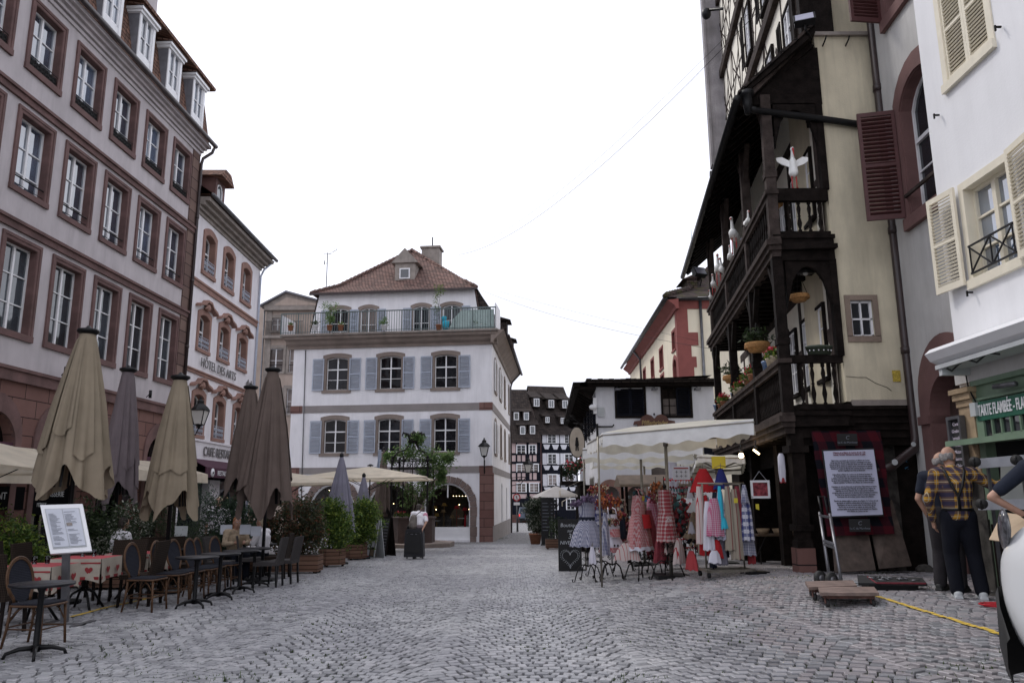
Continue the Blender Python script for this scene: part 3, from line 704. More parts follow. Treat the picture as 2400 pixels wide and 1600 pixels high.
# ================================================================ D: white house with blue-grey shutters
def house_D():
 r=ray(1153.5,1150);X0=42*r.x/r.y
 t=building('shuttered_house','white corner house with blue-grey shutters, roof terrace and red hipped roof',(X0,42),R(-6.5))
 cx=(-8.82,-5.74,-2.6)
 holes=[(c,7.48,1.26,1.78,.09) for c in cx]+[(c,3.98,1.26,1.78,.09) for c in cx]+[(c,-.65,2.5,1.72,1.25) for c in(-8.8,-5.55,-2.43)]
 b=MB();wallfront(b,-11.4,0,-1.2,10.0,holes,th=.4);b.quad((-11.4,0,-1.2),(-11.4,14,-1.2),(-11.4,14,10),(-11.4,0,10));b.build('wall',m['plD'],t)
 b=MB();b.box(-11.42,.02,-.03,.02,6.22,6.62);b.build('belt_course',m['belt'],t)
 b=MB();b.box(-11.42,.02,-.03,.02,2.85,3.2);b.build('belt_course',m['belt'],t)
 b=MB()
 for z in(6.21,2.84):
  b.box(-11.43,-10.75,-.035,.02,z,z+.42-.05*(z<4));b.box(-.7,.03,-.035,.02,z,z+.42-.05*(z<4))
 b.box(-.68,.035,-.045,.02,-1.2,2.84);b.box(-11.43,-10.75,-.045,.02,-1.2,2.84);b.build('quoins',m['blk'],t)
 for c,zz in[(c,7.48) for c in cx]+[(c,3.98) for c in cx]:
  sp=window_spec('D',1.26,1.78,.09,t=.2,depth=.2,proj=.03,stone='sandD',tr=(.33,),topbar=.66,glass='glassd',shut=(.66,'shut',22),sill=.17)
  spec_obj(sp,t,(c,0,zz))
 for c in(-8.8,-5.55,-2.43):
  b=MB();n=15
  for i in range(n):
   a0=math.pi*i/n+.01;a1=math.pi*(i+1)/n-.01;ri,ro=1.25,1.6+.03*(i%2)
   b.prism([(c-ri*math.cos(a0),1.07+ri*math.sin(a0)),(c-ri*math.cos(a1),1.07+ri*math.sin(a1)),(c-ro*math.cos(a1),1.07+ro*math.sin(a1)),(c-ro*math.cos(a0),1.07+ro*math.sin(a0))],-.06,.3)
  for sg in(-1,1):
   for k_ in range(4):b.box(c+sg*1.25 if sg>0 else c-1.58-.04*(k_%2),c+1.58+.04*(k_%2) if sg>0 else c-1.25,-.06,.3,-1.+.52*k_,-.5+.52*k_)
  b.build('arch_stones',m['sandA2'],t)
  b=MB();b.box(c-1.24,c+1.24,0.12,.5,-1.1,-.25+.25);o=b.build('shopfront',m['white'],t)
  b=MB();b.ring([(c+p[0],p[1]) for p in prof(2.34,1.05,1.17,0,16)],[(c+p[0],p[1]) for p in prof(2.5,1.07,1.25,0,16)],.1,.2);b.box(c-.03,c+.03,.1,.2,1.55,2.3) if c>-3 else b.box(c-.03,c+.03,.1,.2,0,2.3);b.build('frame',m['white'],o)
  b=MB();b.add([(c+p[0],.22,p[1]) for p in prof(2.5,1.07,1.25,0,16)],[tuple(range(19))]);b.build('pane',m['clear'],o)
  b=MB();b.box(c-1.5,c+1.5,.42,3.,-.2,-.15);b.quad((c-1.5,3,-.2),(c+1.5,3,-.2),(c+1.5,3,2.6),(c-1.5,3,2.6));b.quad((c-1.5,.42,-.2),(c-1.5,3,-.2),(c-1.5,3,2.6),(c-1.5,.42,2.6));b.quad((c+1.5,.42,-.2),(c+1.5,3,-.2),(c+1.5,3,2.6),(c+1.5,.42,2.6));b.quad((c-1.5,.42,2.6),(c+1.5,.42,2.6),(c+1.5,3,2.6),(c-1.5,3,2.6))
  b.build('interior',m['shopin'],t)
  rr=random.Random(int(c*10))
  if c>-3:
   b=MB()
   for i in range(6):b.ell((c+.1+i*.17,1.2,1.62),(.02,.02,.02),8,5)
   for x_,z_ in((-.25,1.65),(.75,2.1),(.4,1.15),(-.9,.9),(.95,.9)):b.ell((c+x_,1.4,z_),(.025,.025,.025),8,5)
   b.build('spotlights',m['bulb'],t)
   hats=((-.85,.95,'ochre'),(-.75,.55,'ochre'),(-.35,1.1,'ochre'),(-.4,.75,'strw'),(.35,.95,'redc'),(.8,.85,'redc'),(-1.05,.25,'strw'),(.1,.45,'strw'),(.95,.3,'redc'))
   for x_,z_,mt in hats:
    b=MB();b.lathe([(.17,0),(.19,.012),(.12,.03),(.11,.1),(.08,.15),(.0,.16)],(c+x_,.9,z_),14);b.tube([(c+x_,.9,z_),(c+x_,.9,-.15)],.01,5);b.build('hat_display',m[mt],t)
   b=MB();b.prism([(c+.0,-.0),(c+.55,-.0),(c+.62,.75),(c+.3,1.15),(c-.05,.7)],1.4,1.55);b.build('poster_panel',m['tan'],t)
   b=MB();b.box(c+.45,c+1.05,.7,1.1,-.0,.03);b.box(c+.45,c+1.05,.7,1.1,.42,.45);b.box(c+1.02,c+1.05,.7,1.1,-.15,.45);b.box(c-1.1,c-.6,.7,1.1,.3,.33);b.build('display_shelf',m['white'],t)
   for i in range(26):
    b=MB() if i==0 else b;x_=c+rr.uniform(-1.1,1.1);h_=rr.uniform(.06,.2);z_=-.15 if rr.random()<.6 else .45*(x_>c+.45)-.15*(x_<=c+.45);b.box(x_,x_+.05,.75,.85,z_,z_+h_)
   b.build('souvenirs',m['redish'],t)
  else:
   b=MB()
   for i in range(7):b.ell((c+rr.uniform(-1,1),1.5,rr.uniform(.7,2)),(.02,.02,.02),8,5)
   b.build('spotlights',m['bulb'],t)
 b=MB();b.prism([(.02,9.85),(-.12,9.85),(-.14,9.98),(-.35,10.1),(-.42,10.25),(-.62,10.32),(-.66,10.5),(.02,10.5)],-11.75,.32,'yz');b.build('cornice',m['sandD'],t)
 b=MB();b.box(-11.98,.4,-.75,1.4,10.5,10.6);b.build('terrace_slab',m['corn'],t)
 b=MB();n=86;y=-.68;x0,x1=-11.95,.3
 for i in range(n+1):
  x=x0+(x1-x0)*i/n;b.bar((x,y,10.6),(x,y,11.78),.024,.024) if i%7 else b.bar((x,y,10.45),(x,y,11.8),.05,.05)
 b.bar((x0-.03,y,11.8),(x1+.03,y,11.8),.05,.06);b.bar((x0,y,10.7),(x1,y,10.7),.03,.03);b.build('terrace_railing',m['grail'],t)
 b=MB();b.box(x0,x0+.06,-.62,1.25,10.6,11.72);b.box(x1-.06,x1,-.62,1.25,10.6,12.05);b.build('side_parapet',m['plD'],t)
 b=MB();b.quad((-2.3,-.62,10.62),(.2,-.62,10.62),(.2,-.62,11.7),(-1.6,-.62,11.7),(-2.1,-.62,11.2));b.build('netting',m['net'],t)
 ya=1.2;az=13.35
 ah=[(-9.2,10.62,1.05,1.75,.12),(-7.47,11.0,.95,1.35,.12),(-4.32,11.0,.95,1.35,.12),(-2.53,10.62,1.05,1.8,.12)]
 b=MB();wallfront(b,-10.5,-1.5,10.5,az,ah,ya)
 b.add([(-11.05,ya,10.5),(-10.5,ya,10.5),(-10.5,ya,az)],[(0,1,2)]);b.add([(-.75,ya,10.5),(-1.5,ya,10.5),(-1.5,ya,az),(-1.2,ya,az)],[(0,3,2,1)])
 b.build('attic_wall',m['plD'],t)
 for i,(xc,z0,w,h,r_) in enumerate(ah):
  sd='both' if i else 'both'
  spec_obj(window_spec('Da%d'%(i%3),w,h,r_,t=.16,depth=.15,stone='sandD',tr=(.35,) if i%3 else(.28,.55),glass='glassd' if i!=1 else 'glassc',shut=(.5,'shut',16),sill=.12 if i in(1,2) else 0,lining=False),t,(xc,ya,z0))
 b=MB();b.add([(-11.1,ya,10.5),(-10.6,ya,az),(-9.5,13,az),(-11.1,13,10.5)],[(0,1,2,3)]);b.add([(-.7,ya,10.5),(-1.15,ya,az),(-1.15,13,az),(-.7,13,10.5)],[(0,3,2,1)]);b.build('mansard_side',m['tileD'],t)
 b=MB();ap=(-6.05,5.6,17.3);eL,eR=(-10.95,ya-.3,az+.02),(-1.0,ya-.35,az+.02)
 mL=(-9.6,2.0,az+.72);mR=(-2.1,2.0,az+.78)
 b.add([eL,eR,mR,ap,mL],[(0,1,2,3,4)]);bl=(-10.95,15,az+.02);br_=(-1.0,15,az+.02);ar=(-6.05,12,17.3)
 b.add([eL,mL,ap,ar,bl],[(4,3,2,1,0)]);b.add([eR,mR,ap,ar,br_],[(0,4,3,2,1)]);b.add([bl,br_,ar],[(1,0,2)]);b.build('hipped_roof',m['tileD'],t,recalc=False)
 b=MB();b.box(eL[0]-.03,eR[0]+.03,ya-.42,ya-.28,az-.08,az+.03);b.build('gutter',m['pipe'],t)
 b=MB()
 for P_ in((eL,mL,ap),(eR,mR,ap)):
  for a_,c_ in zip(P_,P_[1:]):
   a_=Vector(a_);c_=Vector(c_);n=int((c_-a_).length/.3)
   for i in range(n):q=a_.lerp(c_,i/n);q2=a_.lerp(c_,(i+1.15)/n);b.tube([q+Vector((0,0,.03)),q2+Vector((0,0,.07))],[.1,.12],8)
 b.build('ridge_tiles',m['tileD'],t)
 b=MB();x0,x1,yd=-6.22,-5.0,2.2;b.box(x0,x1,yd,4.2,az+.95,az+2.1);b.prism([(x0-.22,az+2.08),(x1+.22,az+2.08),((x0+x1)/2,az+3.0)],yd-.14,4.8);o=b.build('dormer',m['corn'],t)
 b=MB();b.box(-5.93,-5.29,yd-.05,yd-.01,az+1.1,az+1.75);q=b.build('sash',m['white'],o);b=MB();b.quad((-5.86,yd-.06,az+1.17),(-5.36,yd-.06,az+1.17),(-5.36,yd-.06,az+1.68),(-5.86,yd-.06,az+1.68));b.build('pane',m['glass'],q)
 b=MB();b.box(-5.5,-4.35,6,7,15,17.65);b.box(-5.6,-4.25,5.9,7.1,17.6,17.72);o=b.build('chimney',m['corn'],t);b=MB();b.tube([(-4.9,6.5,17.7),(-4.9,6.5,18.5)],.04,6);b.build('flue',m['iron'],o)
 b=MB();b.box(-3.7,-3.1,9,9.6,13,16.2);b.box(-3.8,-3.0,8.9,9.7,16.1,16.22);b.build('chimney',m['corn'],t)
 th=hd(1320)-R(-6.5);Xm=Matrix.Rotation(th,4,'Z')
 sh=[(s_,7.45,1.0,1.7,.12) for s_ in(2.1,5.6,9.3,13.3)]+[(s_,3.95,1.0,1.7,.12) for s_ in(2.1,6.0,9.3,13.3)]
 b=MB(Xm);wallfront(b,0,15.2,-1.4,9.9,sh+[(6.7,.0,.9,2.2,.2),(10.8,-.2,.8,2.2,.2)],th=.35);b.quad((15.2,0,-1.4),(15.2,6,-1.4),(15.2,6,9.9),(15.2,0,9.9));b.build('side_wall',m['plD'],t)
 b=MB(Xm);b.box(.0,15.25,-.035,.02,6.2,6.6);b.box(.0,15.25,-.035,.02,2.83,3.19);b.build('belt_course',m['belt'],t)
 b=MB(Xm);b.box(.0,15.22,-.05,.0,-1.4,.05);b.build('plinth',m['belt'],t)
 b=MB(Xm);b.box(-.03,.55,-.055,.0,.05,2.83);b.build('quoins',m['blk'],t)
 sp=window_spec('Ds',1.0,1.7,.12,t=.16,depth=.2,stone='sandD',tr=(.33,),topbar=.66,glass='glassd',sill=.14)
 sp2=window_spec('Ds2',1.0,1.7,.12,t=.16,depth=.2,stone='sandD',tr=(.33,),topbar=.66,glass='glassd',sill=.14,shut=(.5,'white',20))
 rootS=Xm
 for i,(s_,z,*_r) in enumerate(sh):
  o=spec_obj(sp2 if i in(0,1,4) else sp,t,Xm@Vector((s_,0,z)));o.rotation_euler=(0,0,th)
 b=MB(Xm)
 for s_,z,w,h in((6.7,0,.9,2.4),(10.8,-.2,.8,2.4)):b.quad((s_-w/2,.3,z),(s_+w/2,.3,z),(s_+w/2,.3,z+h),(s_-w/2,.3,z+h))
 b.build('side_door',m['wood'],t)
 b=MB(Xm);b.prism([(.02,9.85),(-.1,9.85),(-.15,10.),(-.7,10.55),(.02,10.6)],-.6,15.6,'yz');b.build('eaves_cornice',m['sandD'],t)
 b=MB(Xm);b.tube([(1.3,-.82,10.6),(15.9,-.82,10.6)],.09,8);b.build('gutter',m['pipe'],t)
 b=MB(Xm);b.prism([(-.8,10.62),(-.78,10.72),(.9,13.3),(1.4,13.3),(1.4,10.62)],1.6,15.6,'yz');b.build('side_roof',m['tileF'],t)
 b=MB(Xm)
 for s_ in(5,11):b.box(s_-.6,s_+.6,-.5,.9,10.9,12.2);b.prism([(-.75,12.2),(.9,12.2),(.9,12.7)],s_-.8,s_+.8,'yz')
 b.build('dormers',m['tileF'],t)
 b=MB(Xm);b.tube([(14.6,-.8,10.5),(14.3,-.2,9.8),(14.2,-.09,9.4),(14.2,-.09,-1)],.065,8);b.build('downpipe',m['pipe'],t)
 b=MB();b.tube([(-10.5,-.05,-1),(-10.7,-.05,9.8)],.03,6);b.build('drain_line',m['lead'],t)
 return t
m['sandA2']=M('arch_sandstone',(.17,.125,.11),.85,.25,1.8,.4,30)
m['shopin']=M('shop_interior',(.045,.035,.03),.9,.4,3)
m['bulb']=M('warm_bulb',(1,.8,.5),.4,0,emit=(1,.72,.38),estr=14)
m['ochre']=M('ochre_felt',(.42,.24,.05),.9);m['strw']=M('straw',(.30,.2,.1),.9);m['redc']=M('red_cloth',(.45,.02,.03),.9,.15);m['tan']=M('tan_board',(.16,.12,.08),.8,.2)
m['redish']=M('red_trinkets',(.24,.07,.05),.8,.5,9,isl=.6);m['net']=M('green_netting',(.42,.52,.50),.9,.1)
D=house_D()
# ================================================================ E, F: half-timbered houses far down the street
def far_houses():
 Y=100
 def s3(x,y):return(1140+x/3.92,840+y/3.92)
 def q(x,y,YY=Y):p=at(*s3(x,y),YY);return p.x,p.z
 x0,z0=q(505,1560);x0,ze=q(505,680);x1,_=q(830,690);zr=q(600,262)[1]
 F=building('timbered_house','tall black and white half-timbered house with steep dormered roof, end of the lane',(x0,Y),R(14))
 w=(x1-x0)*1.06
 def fx(x):return(q(x,700)[0]-x0)*1.03
 zg=q(600,1600)[1]-2
 b=MB();b.box(0,w,.0,8,zg,ze);b.build('timber_frame',m['woodf'],F)
 def panels(rows):
  b=MB()
  for xa,xb,ya,yb in rows:zt=q(600,ya)[1];zb=q(600,yb)[1];b.box(fx(xa),fx(xb),-.03,.01,zb,zt)
  return b
 rows=[]
 for ya,yb in((690,776),(868,972),(1062,1170)):
  rows+=[(513,553,ya,yb),(648,670,ya,yb),(678,718,ya,yb),(800,824,ya,yb)]
 o=panels(rows).build('plaster_panel',m['plG'],F)
 b=MB()
 for ya,yb in((788,832),(982,1022),(1180,1215)):
  zt=q(600,ya)[1];zb=q(600,yb)[1]
  for xc in(552,634,712,787):
   b.prism([(fx(xc-33),zt),(fx(xc+33),zt),(fx(xc+16),zb),(fx(xc-16),zb)],-.03,.01)
 b.build('plaster_panel',m['plG'],F)
 for ya,yb in((693,776),(875,965),(1065,1165),(1290,1390)):
  for xa,xb in((562,640),(719,797)):
   if ya>1200:xa+=10;xb+=5
   zt=q(600,ya)[1];zb=q(600,yb)[1];ww=fx(xb)-fx(xa);k_='F%d'%(ya//40)
   spec_obj(window_spec(k_,ww,zt-zb,t=.1,depth=.06,proj=.06,stone='white',sill=0,tr=(.33,.66),glass='glassd' if ya!=1065 else 'glassc',lining=False),F,((fx(xa)+fx(xb))/2,-.05,zb))
 b=MB();dr=6.0;hh=zr-ze+1.0
 b.add([(-.5,-.5,ze-.3),(w+.5,-.5,ze-.3),(w+.2,dr,ze+hh),(-.2,dr,ze+hh),(w+.5,2*dr,ze-.3),(-.5,2*dr,ze-.3)],[(0,1,2,3),(3,2,4,5)]);b.build('roof',m['tileF'],F)
 b=MB();b.add([(-.03,0,zg),(-.03,8,zg),(-.03,8,ze),(-.03,dr,ze+hh*.97),(-.03,0,ze)],[(0,1,2,3,4)]);b.build('gable_wall',m['pink'],F)
 for(px,py,s_) in((508,435,1),(646,445,1),(780,445,1),(570,600,.7),(712,605,.7)):
  xx,zz=fx(px),q(px,py)[1];f=(zz-ze)/hh*dr*.95;zz=zz+.3
  b=MB();b.box(xx-.55*s_,xx+.55*s_,f-.6,f+1.6,zz-.2,zz+1.1*s_);b.prism([(f-.8,zz+1.1*s_),(f+2.4,zz+1.25*s_),(f+2.4,zz+2.3*s_)],xx-.75*s_,xx+.75*s_,'yz');o=b.build('dormer',m['tileF'],F)
  b=MB();b.box(xx-.38*s_,xx+.38*s_,f-.66,f-.61,zz-.1,zz+.95*s_);o2=b.build('sash',m['white'],o)
  b=MB();b.box(xx-.28*s_,xx-.04,f-.68,f-.665,zz,zz+.85*s_);b.box(xx+.04,xx+.28*s_,f-.68,f-.665,zz,zz+.85*s_);b.build('pane',m['glass'],o2)
 xa,ze2=q(200,765);xb,_=q(492,765);zr2=q(300,285)[1]
 E_=building('timbered_house','lower pink half-timbered house with dark roof left of the tall black and white one',(xa,98.5),R(4))
 w=xb-xa-.1
 def ex(x):return q(x,765)[0]-xa
 b=MB();b.box(0,w,.0,8,zg,ze2);b.build('wall',m['pink'],E_)
 b=MB()
 for yy in(775,880,885,955,965,1045,1120,1235,1290):z=q(300,yy)[1];b.box(0,w,-.06,.01,z-.09,z+.09)
 for px in(275,372,384,470,485):
  for ya,yb in((775,955),(975,1120),(1145,1290)):b.box(ex(px)-.1,ex(px)+.1,-.055,.01,q(px,yb)[1],q(px,ya)[1])
 for px in(318,360,418,462):b.box(ex(px)-.07,ex(px)+.07,-.055,.01,q(px,955)[1],q(px,890)[1]);b.box(ex(px)-.07,ex(px)+.07,-.055,.01,q(px,1120)[1],q(px,1050)[1])
 za,zb=q(370,1290)[1],q(370,1235)[1]
 b.bar((ex(355),-.03,za),(ex(375),-.03,zb),.12,.06);b.bar((ex(395),-.03,za),(ex(375),-.03,zb),.12,.06)
 b.box(0,w,-.1,0,zg,q(300,1290)[1]);b.build('timber_frame',m['woodf'],E_)
 for ya,yb,gl in((803,880,'glass'),(975,1045,'glassc'),(1148,1228,'glassc')):
  for xa_,xb_ in((280,357),(392,450 if ya<900 else 468)):
   zt,zb=q(300,ya)[1],q(300,yb)[1]
   spec_obj(window_spec('E%d%d'%(ya,xa_),ex(xb_)-ex(xa_),zt-zb,t=.1,depth=.06,proj=.07,stone='white',sill=0,tr=(.33,.66),glass=gl,lining=False),E_,((ex(xa_)+ex(xb_))/2,-.06,zb))
 b=MB();hh2=zr2-ze2+.5
 b.add([(-3,-.5,ze2-.2),(w+.3,-.5,ze2-.2),(w-1.2,5,ze2+hh2),(-3,5,ze2+hh2),(w,10,ze2),(-3,10,ze2)],[(0,1,2,3),(3,2,4,5)]);b.build('roof',m['tileF'],E_)
 for(px,py,s_) in((285,530,.9),(378,530,.9),(335,670,1),(425,665,1)):
  xx,zz=ex(px),q(px,py)[1];f=(zz-ze2)/hh2*5
  b=MB();b.box(xx-.55*s_,xx+.55*s_,f-.6,f+1.2,zz-.5,zz+.75*s_);b.prism([(f-.8,zz+.75*s_),(f+2.2,zz+.85*s_),(f+2.2,zz+1.9*s_)],xx-.8*s_,xx+.8*s_,'yz');o=b.build('dormer',m['tileF'],E_)
  b=MB();b.box(xx-.33,xx+.33,f-.66,f-.61,zz-.45,zz+.6*s_);o2=b.build('sash',m['white'],o);b=MB();b.box(xx-.24,xx+.24,f-.68,f-.665,zz-.35,zz+.5*s_);b.build('pane',m['glass'],o2)
 p=at(1185,1215,92)
 b=MB();b.box(0,5.5,0,.4,-1.6,-.65);b.box(-.1,5.6,-.06,.46,-.65,-.5);o=b.build('parapet_wall',m['blk'],loc=(p.x,90,0));tag(o,'low stone parapet wall closing the lane in front of the far houses','wall')
far_houses()
# ================================================================ G: low white building behind the stall
def house_G():
 t=building('restaurant_building','low white building with black shutters and dark eaves behind the market stall',(2.93,27),0)
 W_=4.15;z1=5.36
 hs=[(1.21,4.32,.96,.96,0),(2.83,4.32,.96,.98,0),(.42,.9,.62,.7,.31),(1.3,.9,.62,.7,.31),(2.6,1.5,1.5,1.2,0)]
 b=MB();wallfront(b,0,W_,-.8,z1,hs,th=.25);b.quad((W_,0,-.8),(W_,9,-.8),(W_,9,z1),(W_,0,z1));b.build('wall',m['plG'],t)
 b=MB();b.box(-.3,W_+.1,-.28,.05,z1-.02,z1+.16);b.build('fascia_board',m['wood'],t)
 b=MB();b.add([(-.35,-.42,z1+.17),(W_+.15,-.42,z1+.2),(W_+.1,9,z1+1.1),(-.2,9,z1+1.0),(-.35,-.42,z1+.08),(W_+.15,-.42,z1+.1)],[(0,1,2,3),(4,5,1,0)]);
 rr=random.Random(2)
 for i in range(24):x=-.35+i*.195;b.box(x,x+.18,-.46,-.1,z1+.15+.03*rr.random(),z1+.2+.03*rr.random())
 b.build('roof',m['tileF'],t)
 for(xc,w,z0) in((1.21,.96,4.32),(2.83,.96,4.32)):
  b=MB();b.box(xc-w/2,xc+w/2,.08,.1,z0,z0+.98);b.ring([(xc+p[0],z0+p[1]) for p in prof(w,.98)],[(xc+p[0],z0+p[1]) for p in prof(w,.98,0,.07)],-.04,.08);b.box(xc-w/2-.07,xc+w/2+.07,-.04,.08,z0-.08,z0);o=b.build('window',m['wood'],t)
  for sg in(-1,1):
   if z0>4 and xc>2 and sg<0:
    b=MB();
    for j in range(3):b.box(xc-w/2+.03,xc-.03,.05,.075,z0+.04+j*.31,z0+.06+j*.31)
    b.box(xc-w/4-.015,xc-w/4+.015,.05,.075,z0,z0+.98);b.build('sash',m['wood'],o)
    b=MB();b.quad((xc-w/2,.078,z0),(xc,.078,z0),(xc,.078,z0+.6),(xc-w/2,.078,z0+.6));b.build('pane',m['glassc'],o)
    continue
   me=louvre(w/2-.01,.98,0,12,mid=False,t=.03,fr=.045);me.build('shutter',m['woodf'],o,loc=(xc+sg*w/4,0,z0))
 for x in(.75,2.05,3.55):
  b=MB();b.box(x-.09,x+.09,-.3,-.02,z1-.16,z1-.1);b.tube([(x,-.1,z1-.1),(x,-.1,z1-.02)],.02,6);b.build('flood_lamp',m['lead'],t)
 b=MB();b.quad((.11,.2,.9),(.73,.2,.9),(.73,.2,1.9),(.11,.2,1.9));b.quad((.99,.2,.9),(1.61,.2,.9),(1.61,.2,1.9),(.99,.2,1.9));b.quad((1.85,.2,1.5),(3.35,.2,1.5),(3.35,.2,2.7),(1.85,.2,2.7));b.build('window',m['glassc'],t)
 b=MB()
 for x in(.42,1.3):b.ring([(x+p[0],.9+p[1]) for p in prof(.62,.7,.31)],[(x+p[0],.9+p[1]) for p in prof(.62,.7,.31,.12)],-.03,.1)
 b.box(1.85,3.35,-.02,.1,2.7,2.85);b.build('window_surround',m['sandB'],t)
 b=MB();b.box(3.7,4.1,-.03,.02,2.4,3.3);b.build('shutter',m['woodf'],t)
 th=hd(1279);Xm=Matrix.Rotation(th,4,'Z')
 b=MB(Xm)
 b.quad((0,0,-.8),(14,0,-.8),(14,0,z1),(0,0,z1));b.quad((14,0,-.8),(14,-4,-.8),(14,-4,z1),(14,0,z1));b.build('side_wall',m['plG'],t)
 for s_ in(.7,2.2,4.2,6.6,9.5,12.2):
  b=MB(Xm);b.box(s_-.45,s_+.45,.0,.06,3.95,4.95)
  for j in range(9):b.box(s_-.45,s_+.45,.06,.1,3.98+j*.11,4.04+j*.11)
  b.build('shutter',m['woodf'],t)
 b=MB(Xm);b.box(-.3,14.2,0,.75,z1-.12,z1-.04);b.box(-.35,14.3,.55,.8,z1-.05,z1+.12)
 for i in range(20):b.bar((i*.72,0,z1-.5),(i*.72,.6,z1-.14),.09,.09)
 b.build('eaves',m['wood'],t)
 b=MB(Xm);b.add([(-.4,.8,z1+.1),(14.3,.8,z1+.1),(14.3,-4,z1+.9),(-.4,-4,z1+.3)],[(0,1,2,3)]);b.build('side_roof',m['tileF'],t)
 b=MB(Xm);b.box(8.2,12.5,.05,1.1,2.1,2.25);b.box(8.2,12.5,1.02,1.08,2.9,2.98)
 for i in range(24):b.bar((8.25+i*.185,1.05,2.2),(8.25+i*.185,1.05,2.95),.03,.03)
 b.build('balcony',m['wood'],t)
 b=MB(Xm);b.box(2.5,7.5,.0,.5,-.8,2.0);b.build('shopfront',m['wood'],t)
 for s0,s1,y1,z0_ in((2.0,5.2,1.25,2.35),(6.0,8.0,1.1,1.9)):
  b=MB(Xm);b.add([(s0,.05,z0_),(s1,.05,z0_),(s1,y1,z0_-.55),(s0,y1,z0_-.55),(s1,y1,z0_-.75),(s0,y1,z0_-.75),(s0,.05,z0_-.03),(s1,.05,z0_-.03)],[(0,1,2,3),(3,2,4,5)]);b.build('awning',m['awn'],t)
 c=at(1534,985,26.9);ox=c.x-2.93
 b=MB();L_=[(-.62,-.55),(-.60,-.1),(-.74,-.13),(-.7,0),(-.5,.03),(-.42,.16),(-.25,.24),(-.1,.2),(0,.08),(.1,.2),(.25,.24),(.42,.16),(.5,.03),(.7,0),(.74,-.13),(.60,-.1),(.62,-.55)]
 b.prism([(ox+x,c.z-.02+z) for x,z in L_],-.1,-.04);o=b.build('painted_sign',m['signb'],t)
 b=MB();b.ell((ox,-.08,c.z+.22),(.035,.03,.045),8,6);b.build('finial',m['blackp'],o)
 text('Pfifferbriader',.24,m['gold'],o,(ox,-.12,c.z-.09),shear=.1,sx=.72,bold=.004)
 text('Winstub',.17,m['gold'],o,(ox,-.12,c.z-.33),shear=.1,sx=.8)
 b=MB();b.tube([(.02,-.05,3.95),(.55,-.05,3.95),(.6,-.05,4.02)],.025,6);b.box(-.02,.05,-.08,0,3.3,4.05);b.build('iron_bracket',m['iron'],t)
 b=MB();b.ell((-.12,-.15,4.62),(.14,.14,.1));b.box(-.1,.02,-.1,0,4.4,4.95);b.build('security_camera',m['white'],t)
 b=MB();b.box(.05,.28,-.06,-.02,4.3,4.62);b.build('notice_plate',m['greyw'],t)
 return t
m['awn']=clothmat('cream_awning',(.55,.50,.42));m['signb']=M('oxblood_sign',(.09,.035,.025),.6,.2);m['gold']=M('dull_gold_letters',(.34,.24,.10),.5,.15)
G=house_G()
def hanging_sign():
 c=at(1352,1036,27.3);e=at(1395,990,27.0)
 t=thing('hanging_sign','oval cream inn sign hanging from scrolled ironwork at the corner of the low white building','sign',c)
 b=MB();pts=[(.26*math.cos(2*math.pi*i/24),.52*math.sin(2*math.pi*i/24)) for i in range(24)];b.prism(pts,-.03,.03);b.build('board',M('aged_cream_board',(.42,.36,.29),.7,.15,5),t)
 b=MB();b.tube([(.27*math.cos(2*math.pi*i/24),0,.53*math.sin(2*math.pi*i/24)) for i in range(24)],.022,6,closed=True);b.build('rim',m['iron'],t)
 b=MB();b.ell((0,-.04,.12),(.045,.012,.055));b.prism([(-.07,-.12),(.07,-.12),(.05,.08),(-.05,.08)],-.045,-.03);b.prism([(-.06,-.3),(-.02,-.3),(0,-.12),(-.05,-.12)],-.045,-.03);b.prism([(.02,-.3),(.06,-.3),(.05,-.12),(0,-.12)],-.045,-.03);b.build('painted_figure',m['iron'],t)
 b=MB();ex=e.x-c.x;z=.66
 b.tube([(-.1,0,z),(ex,0,z-.05)],.018,6);b.tube([(0,0,.53),(0,0,z)],.015,6)
 b.tube([(-.25,0,.95),(.05,0,.72),(.35,0,.3),(ex-.02,0,-.35)],.018,6)
 for cx,cz,r_ in((.25,.5,.12),(.5,.35,.14),(.4,.05,.1),(.58,-.05,.08),(-.15,.85,.1),(-.3,.72,.07)):
  b.tube([(cx+r_*(1-i/16)*math.cos(i*.75),0,cz+r_*(1-i/16)*math.sin(i*.75)) for i in range(12)],.014,5)
 b.build('scroll_bracket',m['iron'],t)
hanging_sign()
